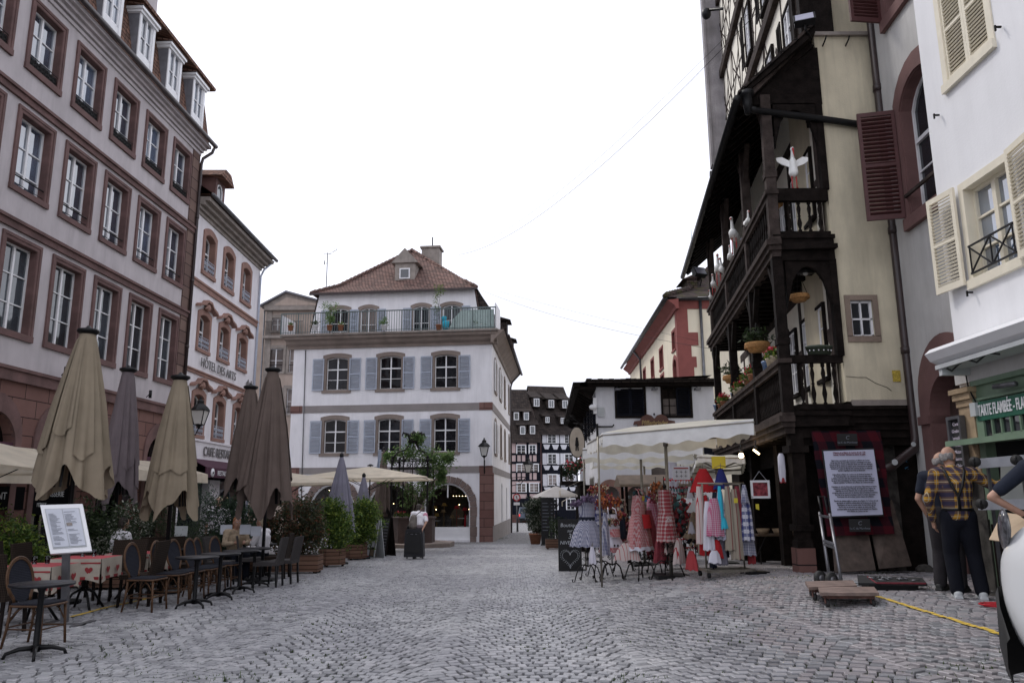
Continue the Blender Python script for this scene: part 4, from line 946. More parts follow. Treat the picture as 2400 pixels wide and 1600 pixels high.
# ================================================================ H: cream building with red quoins
def house_H():
 o0=(7.9,36.0);t=building('civic_building','cream building with red stone quoins and mossy hipped roof rising behind the low white building',o0,0)
 th=hd(1270);Xs=Matrix.Rotation(th,4,'Z')
 z1=10.05
 b=MB();b.quad((0,0,-1),(7,0,-1),(7,0,z1+.3),(0,0,z1+.3));b.build('wall',m['plH'],t)
 b=MB(Xs);s=Xs;hs=[(.9+.08,8.5,.85,.95,0),(2.2,8.2,.9,1.15,0)]
 Xo=Matrix.Rotation(th,4,'Z')@Matrix.Diagonal((1,-1,1,1))
 hs=[(1.15,8.55,.8,.9,0),(5.2,8.3,1.1,1.05,0),(8.6,8.3,1.1,1.05,0),(12.2,8.3,1.1,1.05,0),(1.15,6.2,.95,1.6,.3),(5.2,6.3,1.1,1.6,0),(8.6,6.3,1.1,1.6,0)]
 b=MB(Xo);wallfront(b,0,20,-1,z1+.3,hs,th=.2);b.build('side_wall',m['plH'],t)
 sp=window_spec('H',1.1,1.05,t=.13,depth=.18,stone='sandR',tr=(),glass='brglass',sash='brown',sill=.1)
 sp2=window_spec('H2',1.1,1.6,t=.13,depth=.18,stone='sandR',tr=(.5,),glass='brglass',sash='brown',sill=0)
 sp3=window_spec('H3',.95,1.6,.3,t=.13,depth=.18,stone='sandR',tr=(.5,),glass='brglass',sash='brown',sill=0)
 sp4=window_spec('H4',.8,.9,t=.12,depth=.18,stone='sandR',tr=(),glass='brglass',sash='brown',sill=.08)
 for i,h in enumerate(hs):
  o=spec_obj(sp4 if i==0 else sp3 if i==4 else sp if i<4 else sp2,t,Xo@Vector((h[0],0,h[1])));o.rotation_euler=(0,0,th);o.scale=(1,-1,1)
 b=MB();zz=z1+.28;i=0
 for w_,h_ in((.5,.5),(.5,.65),(.95,.62),(.6,.55),(.82,.5),(.68,.5),(.5,.6),(.9,.6),(.55,.6)):b.box(-.02,w_,-.04,.02,zz-h_,zz);zz-=h_
 b.box(-.0,7,-.05,.02,z1+.28,z1+.68);b.build('quoins',m['sandR'],t)
 b=MB(Xo);b.box(0,.45,-.04,.02,4,z1+.2);b.build('quoins',m['sandR'],t)
 b=MB(Xo);b.prism([(.02,z1+.2),(-.1,z1+.2),(-.15,z1+.34),(-.5,z1+.62),(.02,z1+.68)],-.5,20,'yz');b.build('eaves_cornice',m['sandR'],t)
 b=MB(Xo);b.tube([(-.55,-.62,z1+.72),(20,-.62,z1+.72)],.09,8);b.tube([(12.9,-.6,z1+.7),(12.9,-.15,z1+.1),(12.9,-.1,z1-3)],.07,8);b.build('gutter',m['lead'],t)
 b=MB();b.tube([(-.4,-.12,z1+.75),(7,-.12,z1+.75)],.09,8);b.tube([(1.12,-.1,z1+.7),(1.12,-.1,-1)],.07,8);b.build('downpipe',m['lead'],t)
 e0=Xo@Vector((-.6,-.66,z1+.75));e1=Xo@Vector((20,-.66,z1+.75));ap=Vector((2.9,4.2,z1+3.6));mid=Vector((.9,1.3,z1+1.55))
 b=MB();b.add([e0,(7,-.2,z1+.75),(7,4.2,z1+3.6),ap,mid],[(0,1,2,3,4)]);a2=ap+(e1-e0);b.add([e0,mid,ap,a2,e1],[(4,3,2,1,0)]);b.build('roof',m['tileH'],t)
 b=MB();p=[e0,mid,ap]
 for a_,c_ in zip(p,p[1:]):
  n=int((c_-a_).length/.28)
  for i in range(n):b.tube([a_.lerp(c_,i/n)+Vector((0,0,.02)),a_.lerp(c_,(i+1.2)/n)+Vector((0,0,.09))],[.11,.14],8)
 b.build('ridge_tiles',m['tileH'],t)
 b=MB();b.box(.95,1.45,1.6,3,z1+1.3,z1+2.25);b.prism([(.7,z1+2.2),(1.7,z1+2.3),(1.5,z1+2.55)],1.5,3.2);b.build('dormer',m['tileH'],t)
 q=at(1622,585,38);b=MB();bx,bz=q.x-o0[0],q.z
 b.tube([(bx,2,bz-2.2),(bx,2,bz)],[.09,.05],8);b.ell((bx,2,bz),(.13,.13,.13));b.tube([(bx,2,bz),(bx,2,bz+1.1)],.015,5);b.build('roof_finial',M('verdigris_copper',(.16,.28,.25),.6,.2),t)
 return t
m['brglass']=glassmat('brown_glass',(.10,.035,.03),1.5,.1)
house_H()
# ================================================================ I: half-timbered gallery house (x runs from the far end to the near corner, outside is -y)
I0=Vector((4.79,13.39,0));IA=hd(1445)+math.pi
HI=building('gallery_house','dark half-timbered house with two carved wooden galleries of storks and flowers',I0,IA)
TI=Matrix.Translation(I0)@Matrix.Rotation(IA,4,'Z');TIi=TI.inverted()
def ipt(s,off,z):return TI@Vector((-s,off,z))
def baluster(b,p,q,r=.035,n=8):
 p=Vector(p);q=Vector(q);pr=[(0,.9),(.1,.9),(.12,.5),(.3,1.15),(.5,.5),(.52,.8),(.55,.5),(.75,1.),(.88,.5),(.9,.9),(1,.9)]
 b.tube([p.lerp(q,t) for t,_ in pr],[r*k_ for _,k_ in pr],n)
def gallery_house():
 t=HI;L=9.3;D_=.95
 gal_holes=[]
 b=MB();b.quad((-10.5,D_,-.5),(-8.3,D_,-.5),(-8.3,D_,2.9),(-10.5,D_,2.9));b.quad((-10.5,D_,2.9),(-.3,D_,2.9),(-.3,D_,20.5),(-10.5,D_,20.5));b.quad((-10.5,D_,-.5),(-10.5,6,-.5),(-10.5,6,20.5),(-10.5,D_,20.5));b.quad((-10.5,6,-.5),(-.3,6,-.5),(-.3,6,20.5),(-10.5,6,20.5))
 b.build('wall',m['plI'],t)
 b=MB();y0,y1=D_-.05,D_+.02
 def beam(x0,z0,x1,z1,w=.16,pr=0.):b.bar((x0,D_-.02-pr,z0),(x1,D_-.02-pr,z1),w,.08+2*pr,up=(0,1,0)) if False else b.bar((x0,D_+.01-pr/2,z0),(x1,D_+.01-pr/2,z1),.05+pr,w,up=(0,0,1)) if abs(z1-z0)<abs(x1-x0)*.2 else b.bar((x0,D_+.008,z0),(x1,D_+.008,z1),w,.045,up=(0,1,0))
 for z,w in((3.05,.25),(5.7,.22),(6.2,.22),(8.9,.25)):beam(-10.4,z,-.3,z,w)
 for x in(-.42,-1.5,-2.6,-3.9,-5.0,-6.3,-7.4,-8.7,-9.8):
  for z0,z1 in((3.1,5.7),(6.2,8.9)):beam(x,z0,x,z1,.2)
 for x in(-1.5,-3.9,-6.3,-8.7):beam(x+.1,5.2,x+1.0,4.3,.14);beam(x-.1,8.5,x-1,7.2,.14)
 beam(-9.8,4.5,-.4,4.5,.12);beam(-9.8,7.4,-.4,7.4,.12)
 for z,w,pr in((10.0,.2,0),(12.55,.34,.12),(15.25,.34,.12),(17.9,.3,.1)):beam(-10.2,z,-.3,z,w*.8,pr)
 for zb,zt in((10.0,12.4),(12.75,15.1),(15.4,17.8),(18,20.4)):
  for x in(-.38,-.95,-2.1,-4.0,-5.1,-6.2,-7.3,-8.4,-9.4,-10.1):beam(x,zb,x,zt,.16 if x>-1.2 else .07)
  zm=(zb+zt)/2;beam(-10.1,zm,-.4,zm,.055)
  for x in(-4.0,-6.2,-8.4):
   beam(x-.05,zb,x-1.05,zt,.055);beam(x-1.05,zb,x-.05,zt,.055)
   beam(x-1.1,zb+.3,x-2.1,zt-.2,.05)
  for x in(-9.4,-7.3,-5.0):beam(x,zm-.5,x-.55,zm,.045);beam(x,zm+.5,x-.55,zm,.045);beam(x-1.1,zm-.5,x-.55,zm,.045);beam(x-1.1,zm+.5,x-.55,zm,.045)
  beam(-1.9,zb+.2,-2.85,zt-.8,.12);beam(-2.9,zb,-3.9,zt,.06)
 b.build('timber_frame',m['woodg'],t)
 b=MB();b.box(-.5,-.28,D_-.1,D_+.5,8.5,20.5);b.box(-1.05,-.9,D_-.08,D_,10.1,20.5);b.build('corner_post',m['wood'],t)
 for x,z in((-1.5,10.25),(-3.4,10.35),(-5.6,13.1),(-3.4,13.1),(-1.5,13.0),(-5.6,15.7),(-3.4,15.7),(-1.5,15.7)):
  spec_obj(window_spec('Iu',.62,1.45,t=.07,depth=.03,proj=.05,stone='wood',tr=(.35,.7),glass='glass',sill=.08,lining=False),t,(x,D_-.02,z))
  me=louvre(.34,1.45,0,16,mid=False,t=.03);me.build('shutter',m['wood'],t,loc=(x-.56,D_-.12,z))
 for z in(3.35,6.45):
  for x in(-1.02,-2.1,-3.3,-4.45,-5.65,-6.85,-8.1,-9.25):
   spec_obj(window_spec('Ig',.55,1.35,t=.06,depth=.03,proj=.04,stone='wood',tr=(.35,.7),glass='glassd',sill=.06,lining=False),t,(x,D_-.02,z+.35))
 b=MB();b.box(-10.6,-10.25,.45,D_+.3,11.9,20.5);b.box(-10.62,-10.2,.40,.47,12.1,20.5);b.build('weatherboard',m['plank'],t)
 b=MB();b.tube([(-10.4,.45,11.9),(-10.4,.45,11.6)],.1,8);b.tube([(-10.4,.35,11.85),(-10.4,.55,11.85)],.12,8);b.build('drain_spout',m['iron'],t)
 posts=(0,-2.5,-5.6,-8.75)
 for g,(zf,zr,zt) in enumerate(((2.62,3.88,5.78),(5.78,7.0,8.95))):
  b=MB();b.box(-L,.12,.02,D_,zf+.12,zf+.24)
  for i in range(int(L/.42)):b.box(-L+.1+i*.42,-L+.22+i*.42,.0,D_,zf-.02,zf+.12)
  b.build('gallery_floor',m['wood'],t)
  b=MB()
  for dz,pr,hh in((0,.0,.12),(.11,.05,.1),(.2,.1,.1),(.29,.04,.07)):b.box(-L,.12+pr,-.1-pr,.06,zf+dz,zf+dz+hh)
  b.build('front_beam',m['woodg'],t)
  b=MB();b.box(-L,.08,-.1,.06,zr-.12,zr-.02);b.box(-L,.12,-.14,.1,zr-.03,zr+.05);b.box(-L,.05,-.06,.04,zf+.36,zf+.42);b.build('handrail',m['woodg'],t)
  b=MB()
  if g==0:
   n=62
   for i in range(n):x=-L+.06+(L-.12)*i/n;baluster(b,(x,-.02,zf+.42),(x,-.02,zr-.12),.032,6)
  else:
   n=40;h0,h1=zf+.42,zr-.12
   for i in range(n):
    xa,xb=-L+.05+(L-.1)*i/n,-L+.05+(L-.1)*(i+1)/n
    for k_ in range(2):
     za,zb=h0+(h1-h0)*k_/2,h0+(h1-h0)*(k_+1)/2
     b.bar((xa,-.03,za),(xb,-.03,zb),.035,.03,up=(0,1,0));b.bar((xb,-.01,za),(xa,-.01,zb),.035,.03,up=(0,1,0))
    b.bar((xa,-.04,h0),(xa,-.04,h1),.022,.022)
  b.build('balustrade',m['wood'],t)
  for x in posts:
   b=MB();b.box(x-.09,x+.09,-.1,.08,zf+.1,zt);b.box(x-.11,x+.11,-.12,.1,zr+.3,zr+.42)
   for sg in(-1,1):
    if x==0 and sg>0:continue
    b.bar((x,-.01,zt-.75),(x+sg*.55,-.01,zt-.02),.09,.1,up=(0,1,0));b.tube([(x+sg*.1,-.01,zt-.5),(x+sg*.2,-.01,zt-.32),(x+sg*.42,-.01,zt-.2)],.05,6)
   b.build('post',m['woodg'] if g else m['wood'],t)
 b=MB()
 b.prism([(-.5,8.82),(-.5,8.9),(D_,10.2),(D_,10.05)],-11.6,.25,'yz');b.build('gallery_roof',m['wood'],t)
 b=MB()
 for i in range(28):b.bar((-11.4+i*.42,-.45,8.8),(-11.4+i*.42,D_,9.98),.09,.1)
 b.build('rafters',m['wood'],t)
 b=MB();b.prism([(-.53,8.9),(-.53,8.95),(D_,10.27),(D_,10.2)],-11.6,.3,'yz');b.build('roof_tiles',m['tileF'],t)
 b=MB();b.tube([(-11.9,-.55,8.84),(.3,-.55,8.8)],.075,10);b.build('gutter',m['blackp'],t)
 Xw=TIi
 b=MB(Xw);b.lathe([(.06,-.25),(.09,-.05),(.1,.1),(.13,.12),(.13,.2),(.12,.2)],(4.4,13.2,8.75),10);b.tube([(4.42,13.2,8.6),(4.6,13.3,8.62),(5.8,13.31,8.45),(6.75,13.32,8.3),(6.93,13.32,8.2)],.065,8);b.build('roof_downpipe',m['blackp'],t)
 b=MB(Xw);yq=13.36
 for zf,h in((2.55,.45),(5.72,.48)):
  b.box(4.74,5.82,yq-.04,yq+.1,zf,zf+h);b.box(4.7,5.86,yq-.1,yq+.1,zf+h*.45,zf+h*.62);b.box(4.72,5.84,yq-.07,yq+.1,zf+h*.85,zf+h)
 b.box(4.85,5.8,yq,yq+.1,3.86,4.0);b.box(4.85,5.8,yq-.02,yq+.1,6.86,7.1);b.box(4.85,5.8,yq,yq+.08,3.0,3.1);b.box(4.85,5.8,yq,yq+.08,6.2,6.28);b.build('end_beam',m['wood'],t)
 b=MB(Xw)
 for i in range(4):x=5.08+i*.19;baluster(b,(x,yq+.06,3.08),(x,yq+.06,3.88),.04);baluster(b,(x,yq+.06,6.26),(x,yq+.06,6.88),.04)
 b.build('end_balusters',m['wood'],t)
 b=MB(Xw)
 for z0,z1,za in((3.98,5.75,5.0),(7.08,8.8,8.0)):
  b.box(5.72,5.84,yq-.02,yq+.12,z0,z1)
  arc=[(4.86+.86*(i/8),za+.0+.62*math.sin(math.pi*i/8)) for i in range(9)]
  b.ring([(4.92,z1-.9)]+[(4.95+.74*i/8,z1-.75+.62*abs(math.sin(math.pi*i/8))**.6) for i in range(9)]+[(5.74,z1-.9)],[(4.92,z1)]+[(4.95+.74*i/8,z1+.0) for i in range(9)]+[(5.74,z1)],yq+.0,yq+.08)
 b.build('carved_arch',m['wood'],t)
 b=MB(Xw);b.prism([(4.42,8.78),(5.86,8.78),(5.86,9.95),(5.7,9.95)],yq,yq+.06);
 for z in(9.0,9.25,9.5):b.box(4.6+(z-8.9)*.9,5.85,yq-.006,yq+.0,z,z+.012)
 b.build('gable_boards',m['wood'],t)
 b=MB(Xw);b.bar((4.33,yq-.03,8.8),(5.66,yq-.03,10.12),.12,.2,up=(0,1,0));b.build('verge_board',m['woodg'],t)
 b=MB(Xw);b.box(4.72,5.02,13.26,13.56,.3,.72);b.build('post_base',m['blk'],t)
 b=MB(Xw);b.box(4.76,4.98,13.3,13.52,.72,2.62);b.box(4.72,5.02,13.26,13.56,1.0,1.1);b.box(4.70,5.04,13.24,13.58,2.3,2.42);b.box(4.74,5.0,13.28,13.54,.72,.84);b.build('corner_pillar',m['wood'],t)
 b=MB(Xw);b.box(4.98,6.9,13.62,13.72,.3,2.6);b.box(4.98,6.93,13.38,13.7,2.42,3.14)
 for z in(2.55,2.68,2.8,2.92,3.04):b.box(4.98,6.95,13.34,13.4,z,z+.04)
 b.build('end_wall_boards',m['wood'],t)
 b=MB(Xw);b.box(6.35,6.93,13.55,13.63,.3,2.5);b.build('stained_wall',m['darkpl'],t)
 b=MB();zb=0.
 for x0,x1 in((-9.3,-7.9),(-3.1,-2.75),(-6.2,-5.9)):b.box(x0,x1,.3,.5,-.3,2.62)
 b.box(-8,-1.0,3.2,3.3,-.3,2.7);b.box(-8.0,-7.9,.5,3.2,-.3,2.7);b.box(-.5,-.4,.4,3.2,-.3,2.7);b.box(-9.3,0,.5,.6,2.2,2.65);b.build('shop_wall',m['wood'],t)
 b=MB();b.box(-8,-.4,.6,3.2,2.6,2.66);b.build('shop_ceiling',m['wood'],t)
 for z in(.55,.95,1.35,1.75):
  b=MB();b.box(-7.8,-1.0,2.6,3.2,z,z+.03);b.box(-2.0,-1.0,1.6,1.95,z,z+.03);o=b.build('shelf',m['wood'],t)
  b=MB();rr=random.Random(int(z*100))
  for i in range(46):
   x=-7.7+i*.145;h=rr.uniform(.08,.27);b.box(x,x+rr.uniform(.05,.12),2.55,2.75,z+.03,z+.03+h)
  for i in range(7):x=-1.95+i*.13;b.box(x,x+.09,1.6,1.7,z+.03,z+rr.uniform(.1,.25))
  b.build('wares',m['wares'],o)
 b=MB(Xw);
 wallfront(b,5.83,6.93,3.18,10.24,[(6.235,4.33,.40,.66,0)],13.40,.12)
 b.quad((5.83,13.4,3.18),(6.93,13.4,3.18),(6.93,15,3.18),(5.83,15,3.18));b.quad((5.83,13.4,10.24),(6.93,13.4,10.24),(6.93,15,10.24),(5.83,15,10.24));b.quad((5.83,13.4,3.18),(5.83,15,3.18),(5.83,15,10.24),(5.83,13.4,10.24))
 wallfront(b,5.75,7.3,10.24,20,[(6.05,10.3,.5,.85,.25)],13.62,.12)
 b.build('turret_wall',m['plJ'],t)
 b=MB(Xw);b.box(5.8,6.95,13.33,13.65,10.2,10.27);b.box(5.9,6.93,13.34,13.42,3.1,3.2);b.build('ledge',m['corn'],t)
 b=MB(Xw);b.ring([(6.235+p[0],4.33+p[1]) for p in prof(.4,.66)],[(6.235+p[0],4.33+p[1]) for p in prof(.4,.66,0,.095)],13.375,13.45);b.box(5.94,6.53,13.375,13.45,4.23,4.34);o=b.build('window',m['sandl'],t)
 b=MB(Xw);b.ring([(6.235+p[0],4.33+p[1]) for p in prof(.32,.62)],[(6.235+p[0],4.33+p[1]) for p in prof(.4,.66)],13.44,13.48);b.box(6.22,6.25,13.44,13.48,4.33,4.99);b.box(6.03,6.44,13.44,13.48,4.64,4.67);b.box(6.03,6.44,13.44,13.48,4.33,4.37);b.build('sash',m['white'],o)
 b=MB(Xw);b.quad((6.03,13.485,4.33),(6.44,13.485,4.33),(6.44,13.485,4.99),(6.03,13.485,4.99));b.quad((5.8,13.7,10.3),(6.3,13.7,10.3),(6.3,13.7,11.4),(5.8,13.7,11.4));b.build('pane',m['glassd'],o)
 b=MB(Xw);b.ring([(6.05+p[0],10.3+p[1]) for p in prof(.42,.8,.21)],[(6.05+p[0],10.3+p[1]) for p in prof(.5,.85,.25)],13.64,13.7);b.box(6.035,6.065,13.64,13.7,10.3,11.3);b.box(5.8,6.3,13.64,13.7,10.7,10.73);b.build('sash',m['white'],t)
 b=MB(Xw)
 for x in(5.98,6.42):b.tube([(x,13.4,10.0),(x+.0,13.25,10.05),(x+.02,13.25,10.12)],.015,5)
 b.build('iron_hook',m['iron'],t)
 b=MB(Xw);b.tube([(6.9,13.3,20),(6.9,13.3,2.55),(6.85,13.28,2.35),(6.4,13.22,2.05),(6.12,13.2,1.98)],.075,10)
 for z in(4,6.2,9):b.tube([(6.9,13.3,z),(6.9,13.3,z+.12)],.09,10)
 b.build('downpipe',m['pipe'],t)
 b=MB(Xw)
 b=MB(Xw)
 for p,r_ in(((6.42,13.135,2.12),.05),((6.8,13.2,2.42),.04)):b.prism([(p[0]+r_*math.cos(a*math.pi/8),p[2]+r_*math.sin(a*math.pi/8)) for a in range(16)],p[1]-.01,p[1])
 b.build('sticker',m['greyw'],t)
 b=MB(Xw);b.box(6.66,6.8,13.385,13.39,3.52,3.72);o=b.build('poster',M('yellow_magenta_print',(.45,.33,.05),.6,.5,40),t)
 b=MB(Xw);pts=[(5.85,3.62),(6.05,3.6),(6.2,3.6),(6.35,3.5),(6.55,3.42),(6.62,3.36)]
 for a_,c_ in zip(pts,pts[1:]):b.bar((a_[0],13.398,a_[1]),(c_[0],13.398,c_[1]),.006,.012,up=(0,1,0))
 b.build('plaster_crack',m['dark'],t)
 b=MB(Xw)
 def gr(*pp):
  P=[at(*p_,13.52) for p_ in pp];b.tube([(p_.x,13.54,p_.z) for p_ in P],.018,5)
 for st in(((2138,1062),(2124,1082),(2142,1086)),((2132,1064),(2140,1084),(2122,1098)),((2152,1080),(2146,1100),(2128,1098)),((2155,1096),(2132,1102),(2156,1116)),((2132,1112),(2152,1134))):gr(*st)
 b.build('graffiti',M('blue_spray',(.03,.14,.26),.8),t)
m['plank']=M('grey_weatherboard',(.30,.28,.29),.85,.3,1.5,.5,12,stain=.5);m['darkpl']=M('dark_mottled_plaster',(.055,.05,.045),.95,.7,6,.5,20);m['wares']=M('dim_wares',(.12,.07,.06),.7,.3,9,isl=.9)
gallery_house()
# ================================================================ K and L on the right
def house_K():
 K0=Vector((6.93,13.39,0));ang=hd(1300)+math.pi
 t=building('grey_house','worn grey plaster house with oxblood shutters and arched stone doorway beside the gallery house',K0,ang)
 Z=20.5
 hs=[(1.35,.1,1.3,2.75,.65),(1.5,6.25,1.35,1.95,.42),(1.4,10.1,1.3,1.9,.4),(4.2,6.25,1.35,1.95,.42)]
 b=MB();wallfront(b,0,6,0,Z,hs,th=.3);b.quad((0,0,0),(0,4,0),(0,4,Z),(0,0,Z));b.quad((6,0,0),(6,4,0),(6,4,Z),(6,0,Z));b.quad((0,4,0),(6,4,0),(6,4,Z),(0,4,Z));b.build('wall',m['plK'],t)
 b=MB();x,z,w,h,r_=hs[0];b.ring([(x+p[0],z+p[1]) for p in prof(w-.06,h,r_-.03,0,16)],[(x+p[0],z+p[1]) for p in prof(w,h,r_,.3,16)],-.05,.3);b.box(x-w/2-.33,x-w/2+.03,-.09,.3,2.72,2.86);b.box(x+w/2-.03,x+w/2+.33,-.09,.3,2.72,2.86);b.build('doorway_arch',m['sandK'],t)
 b=MB();b.box(x-w/2,x+w/2,.28,.34,z,z+h+r_);b.box(x-w/2-.28,x-w/2,-.03,.2,.1,1.2);b.build('door',m['brown2'],t)
 for i,h_ in enumerate(hs[1:]):
  k_=window_spec('K%d'%i,h_[2],h_[3],h_[4],t=.2,depth=.22,proj=.05,stone='sandK',tr=(.4,),topbar=.68,glass='glass' if i else 'glassd',sill=.2)
  spec_obj(k_,t,(h_[0],0,h_[1]))
 for(xw,z0,hh,w_) in((.62,6.28,2.02,.62),(.62,10.1,1.9,.6)):
  sh=louvre(w_,hh,0,24,t=.05,fr=.06);o=sh.build('shutter',m['brown'],t,loc=(xw-.02,-w_/2-.05,z0));o.rotation_euler=(0,0,R(-100) if z0<9 else R(-80))
 b=MB();b.bar((.8,-.08,6.62),(2.2,-.08,6.62),.05,.05);b.build('window_bar',m['woodg'],t)
 return t
m['brown2']=M('door_dark_brown',(.05,.03,.025),.6,.4,3,.4,20);m['sandK']=M('painted_brown_stone',(.155,.08,.075),.8,.15,3,.3,40)
house_K()
def house_L():
 L0=Vector((5.6,10,0));ang=hd(1209)+math.pi
 t=building('white_house','bright white rendered house with cream louvred shutters and green kiosk front at the right edge',L0,ang)
 Z=19;x0=.41
 hs=[(1.42,4.12,.86,1.16,0),(1.42,6.72,.9,1.45,0),(1.42,9.3,.9,1.4,0),(3.9,4.12,.86,1.16,0),(3.9,6.72,.9,1.45,0),(3.9,9.3,.9,1.4,0),(2.5,1.35,3.6,1.0,0)]
 b=MB();wallfront(b,x0,9,2.9,Z,hs[:6],th=.16);b.quad((x0,0,.2),(x0,1.35,.2),(x0,1.35,Z),(x0,0,Z));b.quad((9,0,0),(9,6,0),(9,6,Z),(9,0,Z));b.build('wall',m['plL'],t)
 for i,(xc,z0,w,h,_) in enumerate(hs[:6]):
  closed=z0>6
  sp=window_spec('L%d'%int(z0),w,h,t=.085,depth=.15,proj=.02,stone='cream',sash='cream',tr=(.33,.66),glass='glassA',sill=.1)
  o=spec_obj(sp,t,(xc,0,z0))
  for sg in(-1,1):
   if closed:
    louvre(w/2-.005,h-.02,0,26,t=.035,fr=.05).build('shutter',m['cream'],t,loc=(xc+sg*w/4,.0,z0+.01))
   else:
    s_=louvre(.5,h+.1,0,24,t=.035,fr=.055).build('shutter',m['cream'],t,loc=(xc+sg*(w/2+.34),-.12,z0-.03));s_.rotation_euler=(0,0,R(8)*-sg)
  if not closed:
   b=MB()
   for z in(z0+.08,z0+.42):b.bar((xc-w/2,-.03,z),(xc+w/2,-.03,z),.02,.02)
   for x in(xc-w/2+.02,xc,xc+w/2-.02):b.bar((x,-.03,z0+.08),(x,-.03,z0+.42),.014,.014)
   b.bar((xc-w/2,-.03,z0+.08),(xc,-.03,z0+.42),.016,.016);b.bar((xc,-.03,z0+.08),(xc-w/2,-.03,z0+.42),.016,.016);b.bar((xc,-.03,z0+.08),(xc+w/2,-.03,z0+.42),.016,.016);b.bar((xc+w/2,-.03,z0+.08),(xc,-.03,z0+.42),.016,.016);b.build('window_railing',m['blackp'],t)
 b=MB()
 for x,z in((.72,6.42),(2.1,6.78),(.95,3.98)):b.bar((x,-.02,z),(x,-.09,z),.02,.02);b.bar((x,-.09,z-.05),(x,-.09,z+.02),.02,.015)
 b.build('shutter_stay',m['iron'],t)
 gy=-.02
 b=MB();b.box(.41,.72,-.05,1.0,1.75,2.72);b.build('pillar',m['sandy'],t);b=MB();b.box(.42,.71,-.04,.99,.3,1.75);b.build('pillar_base',m['darkpl'],t)  # lower pillar has a darker, mottled colour than the sandstone above
 b=MB();b.box(.38,.76,-.1,.9,2.72,2.8);b.box(.36,.78,-.13,.9,2.8,2.86);b.box(.4,.74,-.07,.9,2.64,2.72);b.build('capital',m['sandy'],t)
 b=MB();wallfront(b,.72,9,.3,2.9,[(2.6,1.3,3.5,.93,0)],gy,.1);b.box(.74,8,-.07,gy,2.86,2.92);b.box(.74,8,-.06,gy,2.68,2.71);b.box(.78,.86,-.05,gy,.3,2.68);b.box(.74,.78,-.045,gy,1.3,2.68);b.build('kiosk_front',m['green'],t)
 b=MB();b.box(.42,9,-.06,.0,2.92,3.12);b.build('kiosk_beam',m['plK'],t)
 b=MB();b.box(.80,4.2,-.06,-.03,2.44,2.66);o=b.build('sign_board',m['signg'],t)
 text('TARTE FLAMBÉE - FLAMMEKUECHE',.185,m['white'],o,(.84,-.066,2.55),align='LEFT',sx=.47,bold=.002)
 b=MB();
 for i in range(18):x=.86+i*.17;b.box(x,x+.025,-.05,gy,2.25,2.44)
 b.box(1.06,4,-.05,gy,2.24,2.27);b.build('transom_bars',m['green'],t)
 b=MB();b.quad((.8,-.025,2.24),(4,-.025,2.24),(4,-.025,2.44),(.8,-.025,2.44));b.build('transom_pane',m['glassd'],t)
 b=MB();b.box(.6,5,-.35,gy,2.17,2.2);b.box(.6,5,-.37,-.34,2.15,2.215);b.box(.72,5,-.1,gy,2.20,2.235);b.build('flap_shelf',m['green'],t)
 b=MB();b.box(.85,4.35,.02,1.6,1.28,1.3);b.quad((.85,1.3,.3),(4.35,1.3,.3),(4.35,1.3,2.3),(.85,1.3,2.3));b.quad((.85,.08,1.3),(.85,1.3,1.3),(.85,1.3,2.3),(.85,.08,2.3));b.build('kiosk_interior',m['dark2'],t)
 b=MB();b.box(1.05,2.3,.5,.9,1.3,1.55);b.build('kitchen_unit',m['lead'],t)
 b=MB();b.tube([(1.5,-.02,2.8),(1.5,-.12,2.8)],.01,5);b.tube([(1.32,-.14,2.78),(1.7,-.14,2.76)],.03,8);b.build('sign_lamp',m['lead'],t)
 b=MB();b.box(.73,.84,-.1,-.03,2.5,2.66);b.build('junction_box',m['greyw'],t)
 b=MB();b.tube([(.72,-.3,3.1),(.74,-.1,3.0),(.72,-.08,2.85),(.84,-.08,2.66)],.01,5);b.tube([(.75,-.35,3.1),(.9,-.36,3.03),(1.05,-.36,3.08),(1.3,-.4,3.1),(1.45,-.38,3.04),(1.7,-.4,3.1),(1.9,-.4,3.05)],.011,5);b.build('cable',m['blackp'],t)
 b=MB();pr=[(-.02,3.12),(-.3,3.12),(-.44,3.19),(-.5,3.28),(-.43,3.34),(-.03,3.46)]
 b.prism(pr,.6,7,'yz');b.build('awning_cover',m['white'],t)
 b=MB();b.box(.66,5.9,-.42,-.1,3.08,3.13);b.box(.7,.77,-.4,0,3.0,3.1);b.build('awning_frame',m['greyw'],t)
 b=MB();b.ring([(p[0],p[1]) for p in[(.28,1.75),(.28,2.5),(.5,2.5),(.5,1.75)]],[(.24,1.7),(.24,2.54),(.54,2.54),(.54,1.7)],-.13,-.06);b.box(.24,.54,-.13,-.06,1.66,1.75);o=b.build('menu_frame',m['lead'],t)
 b=MB();b.box(.27,.51,-.09,-.07,1.7,2.52);b.build('slate',m['dark2'],o)
 for i,s_ in enumerate(('Carte','Gratinée','Forestière','Munster','Nature','Saumon','Chèvre','Boissons')):text(s_,.06,m['chalk'],o,(.39,-.095,2.44-i*.085))
 b=MB();b.box(.75,5,-.3,.0,.2,.5);b.build('step',m['darkpl'],t)
 b=MB();b.box(.8,5,-.06,-.021,.5,1.25);
 b.build('counter_panel',m['wood'],t)
 t.location=(5.6*1.107,11.07,1.6*(1-1.107));t.scale=(1.107,)*3
 return t
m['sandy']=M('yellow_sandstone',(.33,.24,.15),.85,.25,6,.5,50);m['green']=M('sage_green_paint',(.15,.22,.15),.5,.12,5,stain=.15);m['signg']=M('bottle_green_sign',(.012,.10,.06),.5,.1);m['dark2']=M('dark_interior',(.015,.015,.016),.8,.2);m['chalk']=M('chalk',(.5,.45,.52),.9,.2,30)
house_L()
